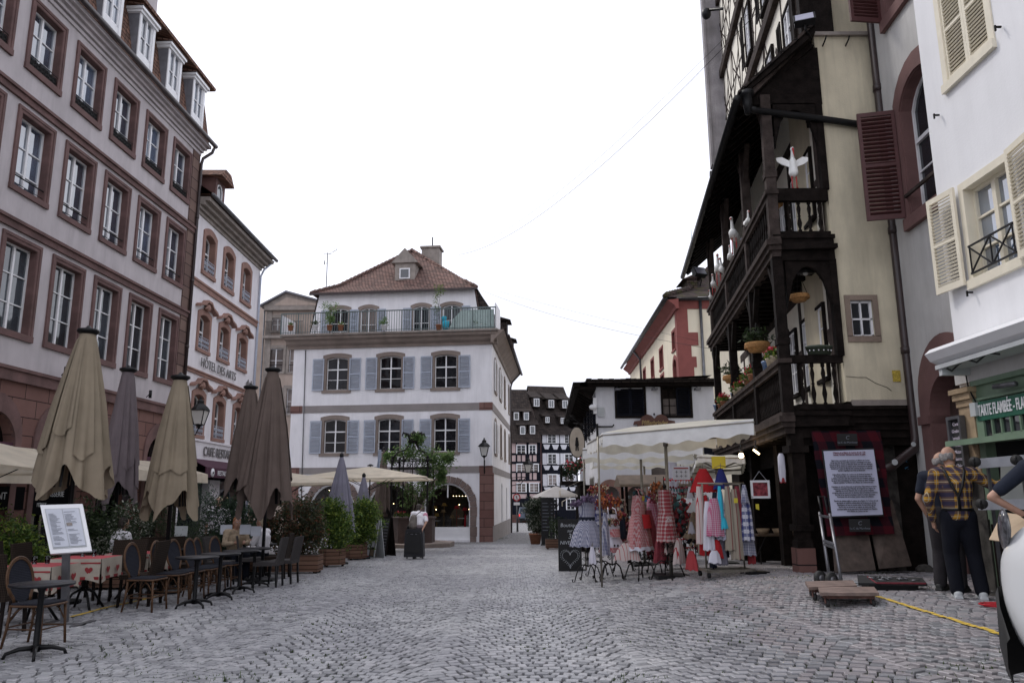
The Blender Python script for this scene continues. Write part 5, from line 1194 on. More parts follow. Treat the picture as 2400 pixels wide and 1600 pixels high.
# ================================================================ shared object builders
m['beige']=clothmat('beige_canvas',(.29,.24,.175),.1);m['taupe']=clothmat('taupe_canvas',(.15,.115,.10),.1);m['lilac']=clothmat('grey_lilac_canvas',(.25,.24,.30),.15)
m['mauve']=clothmat('mauve_canvas',(.17,.14,.15),.1)
m['ivory']=clothmat('ivory_canvas',(.70,.62,.50),.35);m['ecru']=clothmat('ecru_canvas',(.60,.57,.55),.3);m['stallc']=clothmat('stall_canvas',(.76,.73,.64),.45)
m['stallv']=clothmat('stall_canvas_white',(.80,.80,.80),.25)
m['leafd']=leafmat('leaf_dark',(.012,.022,.010),(.035,.06,.02),(.08,.11,.05));m['leafg']=leafmat('leaf_fresh',(.03,.065,.012),(.10,.17,.03),(.24,.30,.05))
m['leafr']=leafmat('leaf_red_tinged',(.03,.035,.018),(.07,.085,.04),(.19,.075,.04));m['leafv']=leafmat('leaf_vine',(.05,.10,.03),(.13,.22,.07),(.25,.34,.13),.5)
m['leafw']=leafmat('leaf_white_flecked',(.02,.035,.015),(.05,.07,.035),(.40,.40,.34));m['leafb']=leafmat('leaf_bluegreen',(.02,.04,.025),(.06,.10,.06),(.10,.16,.09))
m['stem']=M('bark',(.05,.035,.025),.9,.3,8)
m['plwood']=blockmat('planter_slats',(.15,.085,.06),(.20,.12,.085),(.02,.012,.01),3.,.1,.008)
m['cane']=M('rattan_cane',(.085,.042,.02),.5,.35,12,.2,60,spec=.3);m['weave']=checkmat('black_weave',(.007,.008,.012),(.035,.037,.05),size=.009);m['weaveb']=checkmat('brown_weave',(.013,.009,.007),(.036,.025,.019),size=.014)
m['weaveg']=checkmat('grey_weave',(.035,.032,.032),(.075,.068,.068),size=.012)
m['tabtop']=M('dark_table_top',(.012,.012,.015),.4,.2,6,spec=.3);m['skin']=M('skin',(.42,.24,.17),.55,.12,12,.1,80);m['hairg']=M('grey_hair',(.20,.185,.18),.8,.4,30);m['haird']=M('dark_hair',(.03,.022,.018),.7,.4,30);m['hairb']=M('blond_hair',(.50,.42,.30),.7,.3,30)
m['shirtw']=clothmat('white_cotton',(.78,.76,.80),.0);m['navy']=clothmat('navy_cotton',(.018,.022,.035),.0);m['jean']=clothmat('dark_denim',(.006,.007,.012),0.,.3);m['cargo']=clothmat('dark_grey_work_cloth',(.03,.027,.03),0.,.3)
m['orange']=M('auburn_hair',(.30,.12,.05),.7,.3,30);m['rubber']=M('black_rubber',(.015,.015,.015),.7,.2)
def foliage(ells,n,size,seed=1,narrow=.45,hang=0.):
 """n leaf blades through a set of ellipsoids (centre, radii): denser clumps, gaps between"""
 rr=random.Random(seed);b=MB();cl=[]
 for c,r in ells:
  k=26
  for _ in range(k):
   u=Vector((rr.gauss(0,1),rr.gauss(0,1),rr.gauss(0,1))).normalized()*rr.random()**.45
   cl.append((Vector(c)+Vector((u.x*r[0],u.y*r[1],u.z*r[2])),min(r)*rr.uniform(.22,.5)))
 for i in range(n):
  c,s_=cl[rr.randrange(len(cl))]
  p=c+Vector((rr.gauss(0,1),rr.gauss(0,1),rr.gauss(0,1)))*s_*.8
  d=Vector((rr.gauss(0,1),rr.gauss(0,1),rr.gauss(.1,.8)-hang)).normalized();L=size*rr.uniform(.6,1.35)
  e=d.cross(Vector((rr.gauss(0,1),rr.gauss(0,1),rr.gauss(0,1)))).normalized()*L*narrow/2
  nn=d.cross(e).normalized()*L*.12
  b.add([p,p+d*L*.45+e+nn,p+d*L,p+d*L*.45-e+nn],[(0,1,2),(0,2,3)])
 return b
def stems(base,ells,n,seed=2,r=.012):
 rr=random.Random(seed);b=MB()
 for i in range(n):
  c,q=ells[i%len(ells)];c=Vector(c)+Vector((rr.uniform(-.6,.6)*q[0],rr.uniform(-.6,.6)*q[1],rr.uniform(-.2,.7)*q[2]))
  p0=Vector(base)+Vector((rr.uniform(-.3,.3)*q[0],rr.uniform(-.3,.3)*q[1],0));pm=p0.lerp(c,.5)+Vector((rr.uniform(-.05,.05),rr.uniform(-.05,.05),0))
  b.tube([p0,pm,c],[r,r*.7,r*.3],5)
 return b
def plant(name,label,cat,loc,ells,n,size,mat,seed,box=None,group=None,ns=8,narrow=.45,pot=None,r=.012):
 """shrub > foliage, stems, and planter if it stands in one"""
 t=thing(name,label,cat,loc,0,group)
 foliage(ells,n,size,seed,narrow).build('foliage',m[mat],t,recalc=False)
 z0=box[3] if box else .05
 stems((0,0,z0-.05),ells,ns,seed,r).build('stem',m['stem'],t)
 if box:
  kind,w,d,h=box;b=MB();b2=MB()
  if kind=='box':b.box(-w/2,w/2,-d/2,d/2,.05,h);b2.box(-w/2+.03,w/2-.03,-d/2+.03,d/2-.03,h-.02,h+.004);[b2.box(x-.04,x+.04,y-.04,y+.04,0,.05) for x in(-w/2+.08,w/2-.08) for y in(-d/2+.08,d/2-.08)]
  elif kind=='hex':
   pts=[(w/2*math.cos(math.pi/3*i+.3),w/2*math.sin(math.pi/3*i+.3)) for i in range(6)];b.prism(pts,.06,h,'xy');b2.prism([(x*.92,y*.92) for x,y in pts],h-.01,h+.004,'xy');[b2.box(x*.8-.03,x*.8+.03,y*.8-.03,y*.8+.03,0,.06) for x,y in pts[::2]]
  else:b.lathe([(w*.36,0),(w*.5,h*.9),(w*.53,h*.9),(w*.53,h),(w*.45,h)],n=18)
  b.build('planter',m[pot or 'plwood'],t);(b2.build('soil',m['dirt'],t) if b2.v else None)
 return t
m['dirt']=M('potting_soil',(.02,.014,.01),.95,.3,20)
def closed_parasol(label,loc,H,zb,rb,mat,seed,capr=.16,lean=(0,0),group='closed parasols over the terraces',liner=None):
 """H = height of the top above the ground, zb = height of the lowest hem, rb = hem radius"""
 rr=random.Random(seed);t=thing('parasol',label,'parasol',loc,rr.uniform(0,6),group);L=H-zb
 NA,NT_=96,26;ph=[rr.uniform(0,6.28) for _ in range(6)]
 def shell(a0,a1,hem,scale,rad,fold=.5,amp=.13,z_up=0.):
  vs=[];fs=[]
  full=a1-a0>6.2;na=NA if full else max(8,int(NA*(a1-a0)/6.28))
  for i in range(NT_+1):
   u=i/NT_
   for j in range(na if full else na+1):
    a=a0+(a1-a0)*j/na;h=hem(a)
    z=H-z_up-u*(L-z_up)*(1-h)
    uu=(H-z)/L
    r=(capr*.6+(rad-capr*.6)*uu**.82)*scale
    r*=1+amp*min(1,uu*2.5)*(2*abs(math.cos(4*a+ph[0]+.25*math.sin(uu*4)))-1+.5*math.cos(13*a+ph[1]+uu*1.3)+.4*(2*abs(math.cos(11*a+ph[2]+uu*.8))-1))
    vs.append((r*math.cos(a)+lean[0]*uu,r*math.sin(a)+lean[1]*uu,z))
  w=na if full else na+1
  for i in range(NT_):
   for j in range(na):fs.append((i*w+j,i*w+(j+1)%w,(i+1)*w+(j+1)%w,(i+1)*w+j))
  return vs,fs
 hem=lambda a:.17*(.5+.5*math.cos(4*a+ph[3]))**.8+.07*(.5+.5*math.cos(8*a+ph[4]))
 b=MB();b.add(*shell(0,2*math.pi,hem,1,rb),True);b.build('canopy',m[mat],t,recalc=False)
 for k_ in range(5):
  a0=ph[k_]+k_*1.2;wd=rr.uniform(.5,.9);up=rr.uniform(.16,.42)
  v,f=shell(a0,a0+wd,lambda a,up=up,a0=a0,wd=wd:up+.09*abs((a-a0)/wd-.4),1.1,rb,amp=.10,z_up=L*.05)
  b=MB();b.add(v,f,True);b.build('loose_flap',m[mat],t,recalc=False)
 b=MB();b.lathe([(.02,H+.1),(.05,H+.06),(capr,H+.03),(capr*1.02,H-.01),(capr*.7,H-.05),(.05,H-.08)][::-1],n=20);b.build('cap',m['blackp'],t)
 b=MB();b.lathe([(.035,0.0),(.035,H-.02)],n=10);b.lathe([(.3,0),(.3,.06),(.06,.1)],n=8);b.build('pole',m['blackp'],t)
 b=MB()
 for k_ in range(8):
  a=k_*math.pi/4;b.bar((.05*math.cos(a),.05*math.sin(a),H-.1),(rb*.55*math.cos(a),rb*.55*math.sin(a),zb+L*.12),.02,.03)
 b.build('ribs',m['blackp'],t)
 return t
def open_parasol(label,loc,H,zr,half,mat,rz=0,square=True,val=.12,cat='parasol',nr=8,group=None,pole=True,half2=None):
 t=thing('open_parasol',label,cat,loc,rz,group);h2=half2 or half
 n=4 if square else nr
 cor=[(half*sx,h2*sy) for sx,sy in((1,1),(-1,1),(-1,-1),(1,-1))] if square else[(half*math.cos(2*math.pi*i/n),half*math.sin(2*math.pi*i/n)) for i in range(n)]
 vs=[(0,0,H)];N=7;b=MB()
 for i in range(n):
  p,q=cor[i],cor[(i+1)%n];g={}
  for u in range(N+1):
   for v in range(u+1):
    s_=u/N;w_=v/u if u else 0;x=(p[0]*(1-w_)+q[0]*w_)*s_;y=(p[1]*(1-w_)+q[1]*w_)*s_
    sag=.05*math.sin(math.pi*w_)*s_ if u else 0
    g[u,v]=len(b.v);b.v.append((x*(1-sag*.6),y*(1-sag*.6),H-(H-zr)*s_**1.05-sag*.8))
  for u in range(N):
   for v in range(u+1):
    b.f.append((g[u,v],g[u+1,v],g[u+1,v+1]));b.k.append(0);b.sm.append(True)
    if v<u:b.f.append((g[u,v],g[u+1,v+1],g[u,v+1]));b.k.append(0);b.sm.append(True)
 if val:
  for i in range(n):
   p,q=cor[i],cor[(i+1)%n];K=14
   for k_ in range(K):
    a_,c_=k_/K,(k_+1)/K;pa=[p[j]*(1-a_)+q[j]*a_ for j in(0,1)];pc=[p[j]*(1-c_)+q[j]*c_ for j in(0,1)]
    sg=lambda w_:.05*math.sin(math.pi*w_)
    za,zc=zr-sg(a_)*.8,zr-sg(c_)*.8;fa,fc=1-sg(a_)*.6,1-sg(c_)*.6
    b.quad((pa[0]*fa,pa[1]*fa,za),(pc[0]*fc,pc[1]*fc,zc),(pc[0]*fc,pc[1]*fc,zc-val),(pa[0]*fa,pa[1]*fa,za-val))
 b.build('canopy',m[mat],t,recalc=False)
 b=MB();b.lathe([(.025,0),(.025,H+.03)],n=10);b.lathe([(.28,0),(.28,.06),(.05,.1)],n=10);b.lathe([(.03,H+.1),(.12 if half>1.5 else .03,H+.05),(.12 if half>1.5 else .03,H+.02)],n=12);b.build('pole',m['blackp'],t)
 b=MB()
 for p in cor:b.bar((0,0,H-.08),(p[0]*.98,p[1]*.98,zr-.02),.02,.03);b.bar((0,0,zr-.45),(p[0]*.5,p[1]*.5,(H+zr)/2-.06),.015,.02)
 b.build('ribs',m['blackp'],t)
 return t
def slab(b,c4,th):
 c4=[Vector(c) for c in c4];n=(c4[1]-c4[0]).cross(c4[3]-c4[0]).normalized()*th;n=-n if n.y<0 else n
 b.add(c4+[c+n for c in c4],MB.BF);return n
def lantern(name,label,loc,s=1.,arm=None):
 t=thing(name,label,'lantern',loc)
 b=MB();f=lambda w,z:[(sx*w,sy*w,z) for sx,sy in((-1,-1),(1,-1),(1,1),(-1,1))]
 for(a,za),(c,zc) in zip(((.13,0),(.2,.42)),((.2,.42),(.2,.42))):
  pass
 for i in range(4):
  p,q=f(.11*s,0)[i],f(.2*s,.42*s)[i];b.bar(p,q,.022*s,.022*s);p2=f(.11*s,0)[(i+1)%4];q2=f(.2*s,.42*s)[(i+1)%4];b.bar(p,p2,.022*s,.022*s);b.bar(q,q2,.03*s,.03*s)
 b.lathe([(.3*s,.42*s),(.22*s,.52*s),(.1*s,.62*s),(.1*s,.7*s),(.04*s,.74*s),(.03*s,.82*s)],n=4);b.lathe([(.02*s,-.12*s),(.05*s,-.06*s),(.13*s,0),(.12*s,.02*s)],n=8)
 b.build('frame',m['blackp'],t)
 b=MB();o=f(.105*s,.015*s)+f(.19*s,.41*s);b.add(o,MB.BF);b.build('glazing',m['milk'],t)
 if arm:
  b=MB();
  for a_ in arm:b.tube(a_,.02*s,6)
  b.build('bracket',m['iron'],t)
 return t
m['milk']=M('opal_glass',(.55,.54,.52),.3,.05)
def bistro_chair():
 t=thing('bistro_chair','x','chair',(0,0,0));b=MB()
 pts=[(-.20,y*.215,.46) for y in()];
 seat=[(.22*math.cos(a)*(1 if math.cos(a)>0 else .95),.215*math.sin(a)) for a in[2*math.pi*i/24 for i in range(24)]]
 seat=[(max(-.2,min(.21,1.25*x)),max(-.2,min(.2,1.25*y))) for x,y in seat]
 b.prism(seat,.445,.47,'xy');b.build('seat',m['weave'],t)
 b=MB();P=[(-.20-.09*math.sin(max(0,(z-.47))/.46*1.3),y,z) for y,z in[(.195*math.sin(a),.70+.235*math.cos(a)) for a in[2*math.pi*i/28 for i in range(28)]]]
 b.add(P+[(p[0]-.012,p[1],p[2]) for p in P],[tuple(range(28)),tuple(range(55,27,-1))]+[(i,i+28,(i+1)%28+28,(i+1)%28) for i in range(28)]);b.build('backrest',m['weave'],t)
 b=MB();xb=lambda z:-.20-.09*math.sin(max(0,(z-.47))/.46*1.3)
 for rr_ in(1.04,.96):
  q=[(xb(.70+.235*rr_*math.cos(a)),.2*rr_*math.sin(a),.70+.24*rr_*math.cos(a)) for a in[-2.45+4.9*i/22 for i in range(23)]]
  q=[(xb(.46)+.0,q[0][1]*1.,.47)]+q+[(xb(.46),q[-1][1],.47)];b.tube(q,.0125,6)
 b.build('back_frame',m['cane'],t)
 b=MB();b.tube([(x*1.03,y*1.03,.44) for x,y in seat],.013,6,closed=True);b.build('seat_frame',m['cane'],t)
 for sx,sy in((-1,-1),(-1,1),(1,-1),(1,1)):
  b=MB();b.tube([(.185*sx,.185*sy,.45),(.2*sx,.195*sy,.2),(.235*sx if sx<0 else .215*sx,.205*sy,0)],[.016,.015,.014],7);b.tube([(.19*sx,.185*sy,.27),(.12*sx,.185*sy,.38),(.05*sx,.18*sy,.43)],.009,5);b.build('leg',m['cane'],t)
 b=MB()
 for a_,c_ in(((-.2,-.19,.2),(.19,-.19,.2)),((-.2,.19,.2),(.19,.19,.2)),((.195,-.19,.2),(.195,.19,.2)),((-.2,-.19,.22),(-.2,.19,.22))):b.tube([a_,c_],.009,5)
 b.build('stretcher',m['cane'],t)
 return t
def woven_chair(mat,name='woven_chair',h=.9,w=.46):
 t=thing(name,'x','chair',(0,0,0));b=MB();b.box(-.23,.23,-w/2,w/2,.40,.47);b.build('seat',m[mat],t)
 b=MB();b.add([(-.23,-w/2,.47),(-.19,-w/2,.47),(-.27,-w/2,h),(-.31,-w/2,h),(-.23,w/2,.47),(-.19,w/2,.47),(-.27,w/2,h),(-.31,w/2,h)],[(0,1,2,3),(4,7,6,5),(0,4,5,1),(1,5,6,2),(2,6,7,3),(3,7,4,0)]);b.build('backrest',m[mat],t)
 for sx in(-1,1):
  for sy in(-1,1):b=MB();b.bar((.2*sx,sy*(w/2-.03),.41),(.225*sx,sy*(w/2-.02),0),.035,.035);b.build('leg',m['blackp'] if mat!='weaveb' else m['wood'],t)
 return t
def round_table(r=.31,h=.73,rect=False):
 t=thing('bistro_table','x','table',(0,0,0));b=MB()
 if rect:b.box(-.34,.34,-.34,.34,h-.025,h)
 else:b.lathe([(r*.96,h-.03),(r,h-.02),(r,h-.004),(r*.985,h)],n=32)
 b.build('table_top',m['tabtop'],t)
 b=MB();b.lathe([(.045,.05),(.03,.12),(.03,h-.09),(.06,h-.03)],n=14);b.build('column',m['blackp'],t)
 for i in range(4):
  b=MB();a=i*math.pi/2+.5;c,s_=math.cos(a),math.sin(a);b.tube([(0.02*c,.02*s_,.09),(.15*c,.15*s_,.085),(.26*c,.26*s_,.05),(.28*c,.28*s_,.0)],[.03,.022,.017,.018],6);b.build('foot',m['blackp'],t)
 return t
def P2(x,y):return(x,y,gz(x,y)+.01)
bc=bistro_chair();bt=round_table();used={}
def put(proto,key,loc,rz,label,group):
 if key not in used:used[key]=1;o=proto;o.location=loc;o.rotation_euler=(0,0,rz)
 else:o=dup(proto,loc,rz)
 o['label']=label;o['group']=group;return o
ords=['nearest','second','third','fourth','fifth','sixth']
cg='rattan bistro chairs along the terrace edge'
put(bc,'bc',P2(-5.3,9.02),R(-6),'rattan chair with black woven oval back behind the nearest round table',cg)
put(bc,'bc',P2(-5.42,8.05),R(10),'rattan chair cut by the left edge of the frame, beside the nearest round table',cg)
for i,(px,x) in enumerate(((318,-5.35),(376,-5.35),(415,-5.37),(451,-5.35),(478,-5.42),(514,-5.4))):
 Y=11.7*(882/(1200-px))
 put(bc,'bc',P2(x+.02,Y),R(-4+5*math.sin(i*2.1)),'%s rattan chair of the close row of six, counted from the menu stand'%['first','second','third','fourth','fifth','sixth'][i],cg)
tg='round dark bistro tables along the terrace edge'
for i,(x,y) in enumerate(((-4.93,8.42),(-4.75,12.02),(-4.8,13.12),(-4.86,14.25),(-4.95,15.3))):
 put(bt,'bt',P2(x,y),R(20*i),['round dark bistro table nearest the camera at bottom left','round dark table before the first two chairs of the row','second round dark table along the chair row','third round dark table along the chair row','round dark table beside the grey woven chairs'][i],tg)
wg=woven_chair('weaveg',h=.92)
for i,(x,y,a,lb) in enumerate(((-4.72,15.45,180,'grey woven chair with white seat edge, nearer of the pair turned to the left'),(-4.62,16.15,176,'grey woven chair, farther of the pair turned to the left by the planter'),(-5.75,15.7,5,'grey woven chair behind the bistro chair row'),(-5.6,17.0,20,'grey woven chair facing the low tables by the bamboo'),(-6.4,16.6,-60,'grey woven chair in the shade left of the big taupe parasol'))):
 put(wg,'wg',P2(x,y),R(a),lb,'grey woven terrace chairs')
wb=woven_chair('weaveb','wicker_chair',.95,.52)
for i,(x,y,a,lb) in enumerate(((-7.0,10.3,0,'brown wicker chair at the left edge, left of the nearest heart tablecloth'),(-6.25,9.75,88,'brown wicker chair turned away from the camera before the nearest heart tablecloth'),(-7.05,11.9,4,'brown wicker chair left of the second heart tablecloth'),(-6.2,12.72,-82,'brown wicker chair with tall back between the second and third heart tablecloths'),(-5.72,12.35,184,'brown wicker chair right of the second heart tablecloth'),(-7.0,13.3,-5,'brown wicker chair left of the third heart tablecloth'),(-6.5,14.3,-80,'brown wicker chair beyond the third heart tablecloth'),(-7.9,12.6,10,'brown wicker chair against the hedge plants'),(-8.0,11.0,-12,'brown wicker chair in front of the leafy hedge at the left edge'))):
 put(wb,'wb',P2(x,y),R(a),lb,'brown wicker chairs around the heart tablecloths')
for i,(x,y,a,lb) in enumerate(((-6.2,15.1,-20,'brown wicker chair right behind the third bistro table'),(-6.9,15.6,40,'brown wicker chair by the dark feathery conifer'),(-5.9,18.1,170,'brown wicker chair under the big taupe parasol'),(-6.6,17.9,10,'brown wicker chair left of the big taupe parasol pole'),(-5.2,17.6,185,'brown wicker chair just before the reddish hedge'))):
 put(wb,'wb',P2(x,y),R(a),lb,'brown wicker chairs deeper on the terrace')
for i,(x,y,lb) in enumerate(((-6.5,15.5,'dark round table between wicker chairs behind the bistro row'),(-5.6,17.8,'dark round table before the reddish hedge'),(-6.2,18.4,'dark round table farthest back by the bamboo-like shrub'))):
 put(bt,'bt',P2(x,y),R(30*i),lb,'dark round tables deeper on the terrace')
m['redtop']=M('red_checked_cloth',(.40,.06,.07),.9,.2,20);m['linen']=clothmat('linen',(.42,.37,.31),0.);m['redp']=M('red_print',(.28,.03,.035),.9,.15)
def heart(s,n=14):
 return[(s*.062*16*math.sin(t)**3/16*1.,s*.062*(13*math.cos(t)-5*math.cos(2*t)-2*math.cos(3*t)-math.cos(4*t))/16) for t in[2*math.pi*i/n for i in range(n)]]
def cloth_table():
 t=thing('dining_table','x','table',(0,0,0));b=MB();b.box(-.36,.36,-.33,.33,.70,.725);b.build('table_top',m['wood'],t)
 b=MB();b.tube([(0,0,.7),(0,0,.25)],.03,8)
 for i in range(4):a=i*math.pi/2+.78;b.tube([(0,0,.3),(.15*math.cos(a),.15*math.sin(a),.22),(.3*math.cos(a),.3*math.sin(a),.0)],.018,6)
 b.build('pedestal',m['blackp'],t)
 c=MB();w,d,h=.37,.34,.735;drop=.28;c.box(-w,w,-d,d,h-.006,h)
 cl=c.build('tablecloth',m['redtop'],t)
 b=MB();N=10
 for(p,q) in(((-w,-d),(w,-d)),((w,-d),(w,d)),((w,d),(-w,d)),((-w,d),(-w,-d))):
  n_=Vector((q[1]-p[1],p[0]-q[0],0)).normalized()
  vs=[]
  for i in range(N+1):
   u=i/N;e=Vector((p[0]*(1-u)+q[0]*u,p[1]*(1-u)+q[1]*u,0));fl=.02*math.sin(i*1.7)
   for k_ in range(4):vs.append(e+n_*(.004+(fl+.03)*k_/3)+Vector((0,0,h-drop*(k_/3)*(1+.22*abs(2*u-1)**3))))
  b.add(vs,[(i*4+k_,i*4+k_+1,(i+1)*4+k_+1,(i+1)*4+k_) for i in range(N) for k_ in range(3)],True)
 b.build('hanging_side',m['linen'],cl,recalc=False)
 b=MB()
 for sx in(-.19,.02,.22):hp=heart(.95);b.add([(sx+x,-d-.035,h-.16+z) for x,z in hp],[tuple(range(len(hp)))])
 for sy in(-.17,.14):hp=heart(.95);b.add([(w+.035,sy+x,h-.16+z) for x,z in hp],[tuple(range(len(hp)))])
 b.box(-w,w,-d-.034,-d-.03,h-drop-.01,h-drop+.03);b.box(w+.03,w+.034,-d,d,h-drop-.01,h-drop+.03);b.box(-w,w,-d-.017,-d-.013,h-.07,h-.05);b.build('heart_border',m['redp'],cl,recalc=False)
 return t
ct=cloth_table()
glasses=[]
def tumbler(loc,label):
 b=MB();b.lathe([(.028,0),(.036,.1),(.033,.1),(.026,.008)],n=14);o=b.build('drinking_glass',m['clear'],loc=loc);tag(o,label,'glass','glasses on the heart tablecloths')
for i,(x,y,a) in enumerate(((-6.3,10.62,0),(-6.38,11.95,3),(-6.35,13.5,-2))):
 put(ct,'ct',P2(x,y),R(a),['table under a red and linen heart cloth beside the menu stand','second table with hanging heart cloth, left of the first rattan chair','third red topped table with heart cloth, deepest under the parasols'][i],'tables with heart tablecloths')
 for k_,(dx,dy) in enumerate(((-.12,.1),(.02,.16)) if i<2 else((.1,0),)):
  tumbler((x+dx,y+dy,gz(x,y)+.746),['clear tumbler at the %s of the pair on the %s heart cloth'%(('left','right')[k_],ords[i] if i else 'nearest'),'lone clear tumbler on the third heart cloth'][i==2])
def pspec(px,yt,yb,Y,wpx):a=at(px,yt,Y);z=at(px,yb,Y).z;g=gz(a.x,Y);e=at(px+wpx/2,yb,Y).x-at(px,yb,Y).x;return(a.x,Y,g),a.z-g,z-g,e
for i,(px,yt,yb,Y,w,mt,lb) in enumerate(((207,777,1192,12.6,165,'beige','largest closed beige parasol, just behind the menu stand'),(301,867,1200,16.,84,'mauve','slim closed mauve-grey parasol between the two beige ones'),(423,885,1229,14.2,122,'beige','closed beige parasol in front of the cafe lettering'),(588,908,1180,18.5,92,'taupe','closed taupe parasol half hidden behind the biggest taupe one'),(640,867,1225,16.8,124,'taupe','big closed taupe parasol beside the reddish hedge'),(801,1068,1258,22.6,72,'lilac','small closed lilac-grey parasol rising from the bright green planter'),(853,1115,1240,25.5,46,'lilac','smallest closed lilac-grey parasol farther behind the green planter'),(900,1052,1225,36.8,44,'taupe','closed brown parasol behind the old well'))):
 l_,H,zb,rb=pspec(px,yt,yb,Y,w);closed_parasol(lb,l_,H,zb,rb,mt,20+i,capr=.17 if i<5 else .06)
def op(px,ya,yr,Y,half,mat,lb,**k):
 a=at(px,ya,Y);r_=at(px,yr,Y-half*.9);g=gz(a.x,Y);return open_parasol(lb,(a.x,Y,g),a.z-g,r_.z-g,half,mat,**k)
op(-70,1022,1088,14.2,1.75,'ivory','open ivory parasol cut by the left edge above the hedge',val=.05,rz=R(0))
op(868,1093,1117,30.5,2.35,'ivory','wide open ivory parasol left of the old well',val=.06,rz=R(3))
op(672,1106,1128,27,1.75,'ivory','open ivory parasol behind the big taupe one, seen edge on',val=.08,rz=R(20))
op(1303,1138,1163,33,.88,'ecru','small open ecru parasol in the lane right of the white house',val=.0,square=True,rz=R(8))
b=MB(Matrix.Translation((A0[0],A0[1],0))@Matrix.Rotation(AA,4,'Z'))
def awn(b,x0,x1,z0,z1,out,val):
 n=int((x1-x0)/.6)+1;xs=[x0+(x1-x0)*i/n for i in range(n+1)]
 for a_,c_ in zip(xs,xs[1:]):
  b.quad((a_,-.1,z0),(c_,-.1,z0),(c_,-out,z1),(a_,-out,z1));b.quad((a_,-out,z1),(c_,-out,z1),(c_,-out-.02,z1-val),(a_,-out-.02,z1-val))
awn(b,-13.6,-9.0,2.85,2.35,1.6,.42)
tag(b.build('awning',m['ivory'],recalc=False),'ivory awning with deep valance on the big building at the left edge','awning')
b=MB(Matrix.Translation((A0[0],A0[1],0))@Matrix.Rotation(AA,4,'Z'));awn(b,-7.6,-1.6,2.8,2.4,1.5,.3)
tag(b.build('awning',m['ivory'],recalc=False),'ivory awning glimpsed between the mauve and the second beige parasol','awning')
m['clay']=M('terracotta',(.30,.13,.07),.8,.2,6)
pl=[
 ('leafy_shrub','leafy green hedge plant at the left edge behind the wicker chairs',(-8.9,13.6),[((0,0,.9),(.75,.4,.5)),((-.8,0,1.0),(.7,.4,.55)),((.5,.1,.6),(.4,.3,.35))],6000,.09,'leafg',('box',2.2,.45,.4),10),
 ('leafy_shrub','dark hedge plant between the left edge and the menu board',(-8.3,15.6),[((0,0,1.0),(.8,.5,.6)),((.6,0,.8),(.5,.4,.5))],5200,.095,'leafd',('box',1.6,.45,.4),8),
 ('flowering_shrub','shrub with pale flecked leaves right of the menu board',(-7.45,15.2),[((0,0,.95),(.5,.4,.6)),((.3,0,.6),(.4,.35,.4)),((-.25,0,.55),(.4,.3,.4))],5200,.065,'leafw',('box',.9,.45,.35),8),
 ('conifer_shrub','dark feathery conifer between the two beige parasols',(-7.0,16.1),[((0,0,1.0),(.55,.4,.65)),((.45,0,.8),(.45,.35,.5))],7000,.055,'leafd',('box',1.,.45,.35),8),
 ('bamboo_shrub','airy bamboo-like shrub beside the second beige parasol',(-6.75,18.2),[((0,0,1.35),(.6,.4,.55)),((.5,0,1.1),(.5,.4,.5)),((-.1,0,.7),(.5,.3,.4))],5200,.10,'leafb',('box',1.2,.45,.35),14),
 ('photinia_hedge','reddish hedge in a long slatted planter at the end of the chairs',(-5.5,19.2),[((.55,0,.9),(.35,.3,.45)),((-.55,0,1.2),(.5,.35,.5)),((0,0,1.15),(.5,.35,.55)),((.5,0,1.35),(.4,.35,.55)),((.1,0,.7),(.8,.3,.3))],9000,.085,'leafr',('box',1.75,.55,.42),16),
 ('laurel_shrub','bright green laurel in the nearer hexagonal planter',(-4.9,21.6),[((0,0,1.2),(.42,.4,.5)),((.1,0,.85),(.45,.4,.45)),((-.12,0,1.45),(.3,.3,.35))],6000,.095,'leafg',('hex',.72,0,.47),14),
 ('laurel_shrub','bright green laurel in the farther hexagonal planter by the photo board',(-4.95,25.0),[((0,0,1.3),(.48,.4,.5)),((.3,0,1.5),(.35,.35,.35)),((0,0,.8),(.45,.4,.4)),((.35,0,1.0),(.35,.3,.4))],6500,.10,'leafg',('hex',.75,0,.47),14),
 ('laurel_shrub','half hidden laurel in the last wooden planter beside the photo board',(-4.75,26.6),[((0,0,1.1),(.35,.3,.45))],1800,.09,'leafg',('hex',.62,0,.47),8),
 ('variegated_shrub','pale leafed potted shrub left of the black menu board in the lane',(1.05,37.6),[((-.05,0,1.5),(.5,.4,.5)),((.3,0,1.8),(.5,.4,.35)),((.1,0,.9),(.35,.3,.5))],4200,.12,'leafw',('pot',.6,0,.5),10),
 ('terrace_shrub','dark shrub under the small ecru parasol',(2.0,32.0),[((0,0,.8),(.6,.3,.4)),((.6,0,.7),(.4,.3,.35))],3200,.09,'leafd',('box',1.4,.4,.4),8)]
for i,(nm,lb,(x,y),el,n,sz,mt,bx,ns) in enumerate(pl):
 plant(nm,lb,'shrub',P2(x,y),el,n,sz,mt,40+i,bx,'potted shrubs around the terraces',ns,narrow=.2 if 'bamboo' in nm or 'conifer' in nm else .42,pot='clay' if bx[0]=='pot' else None)
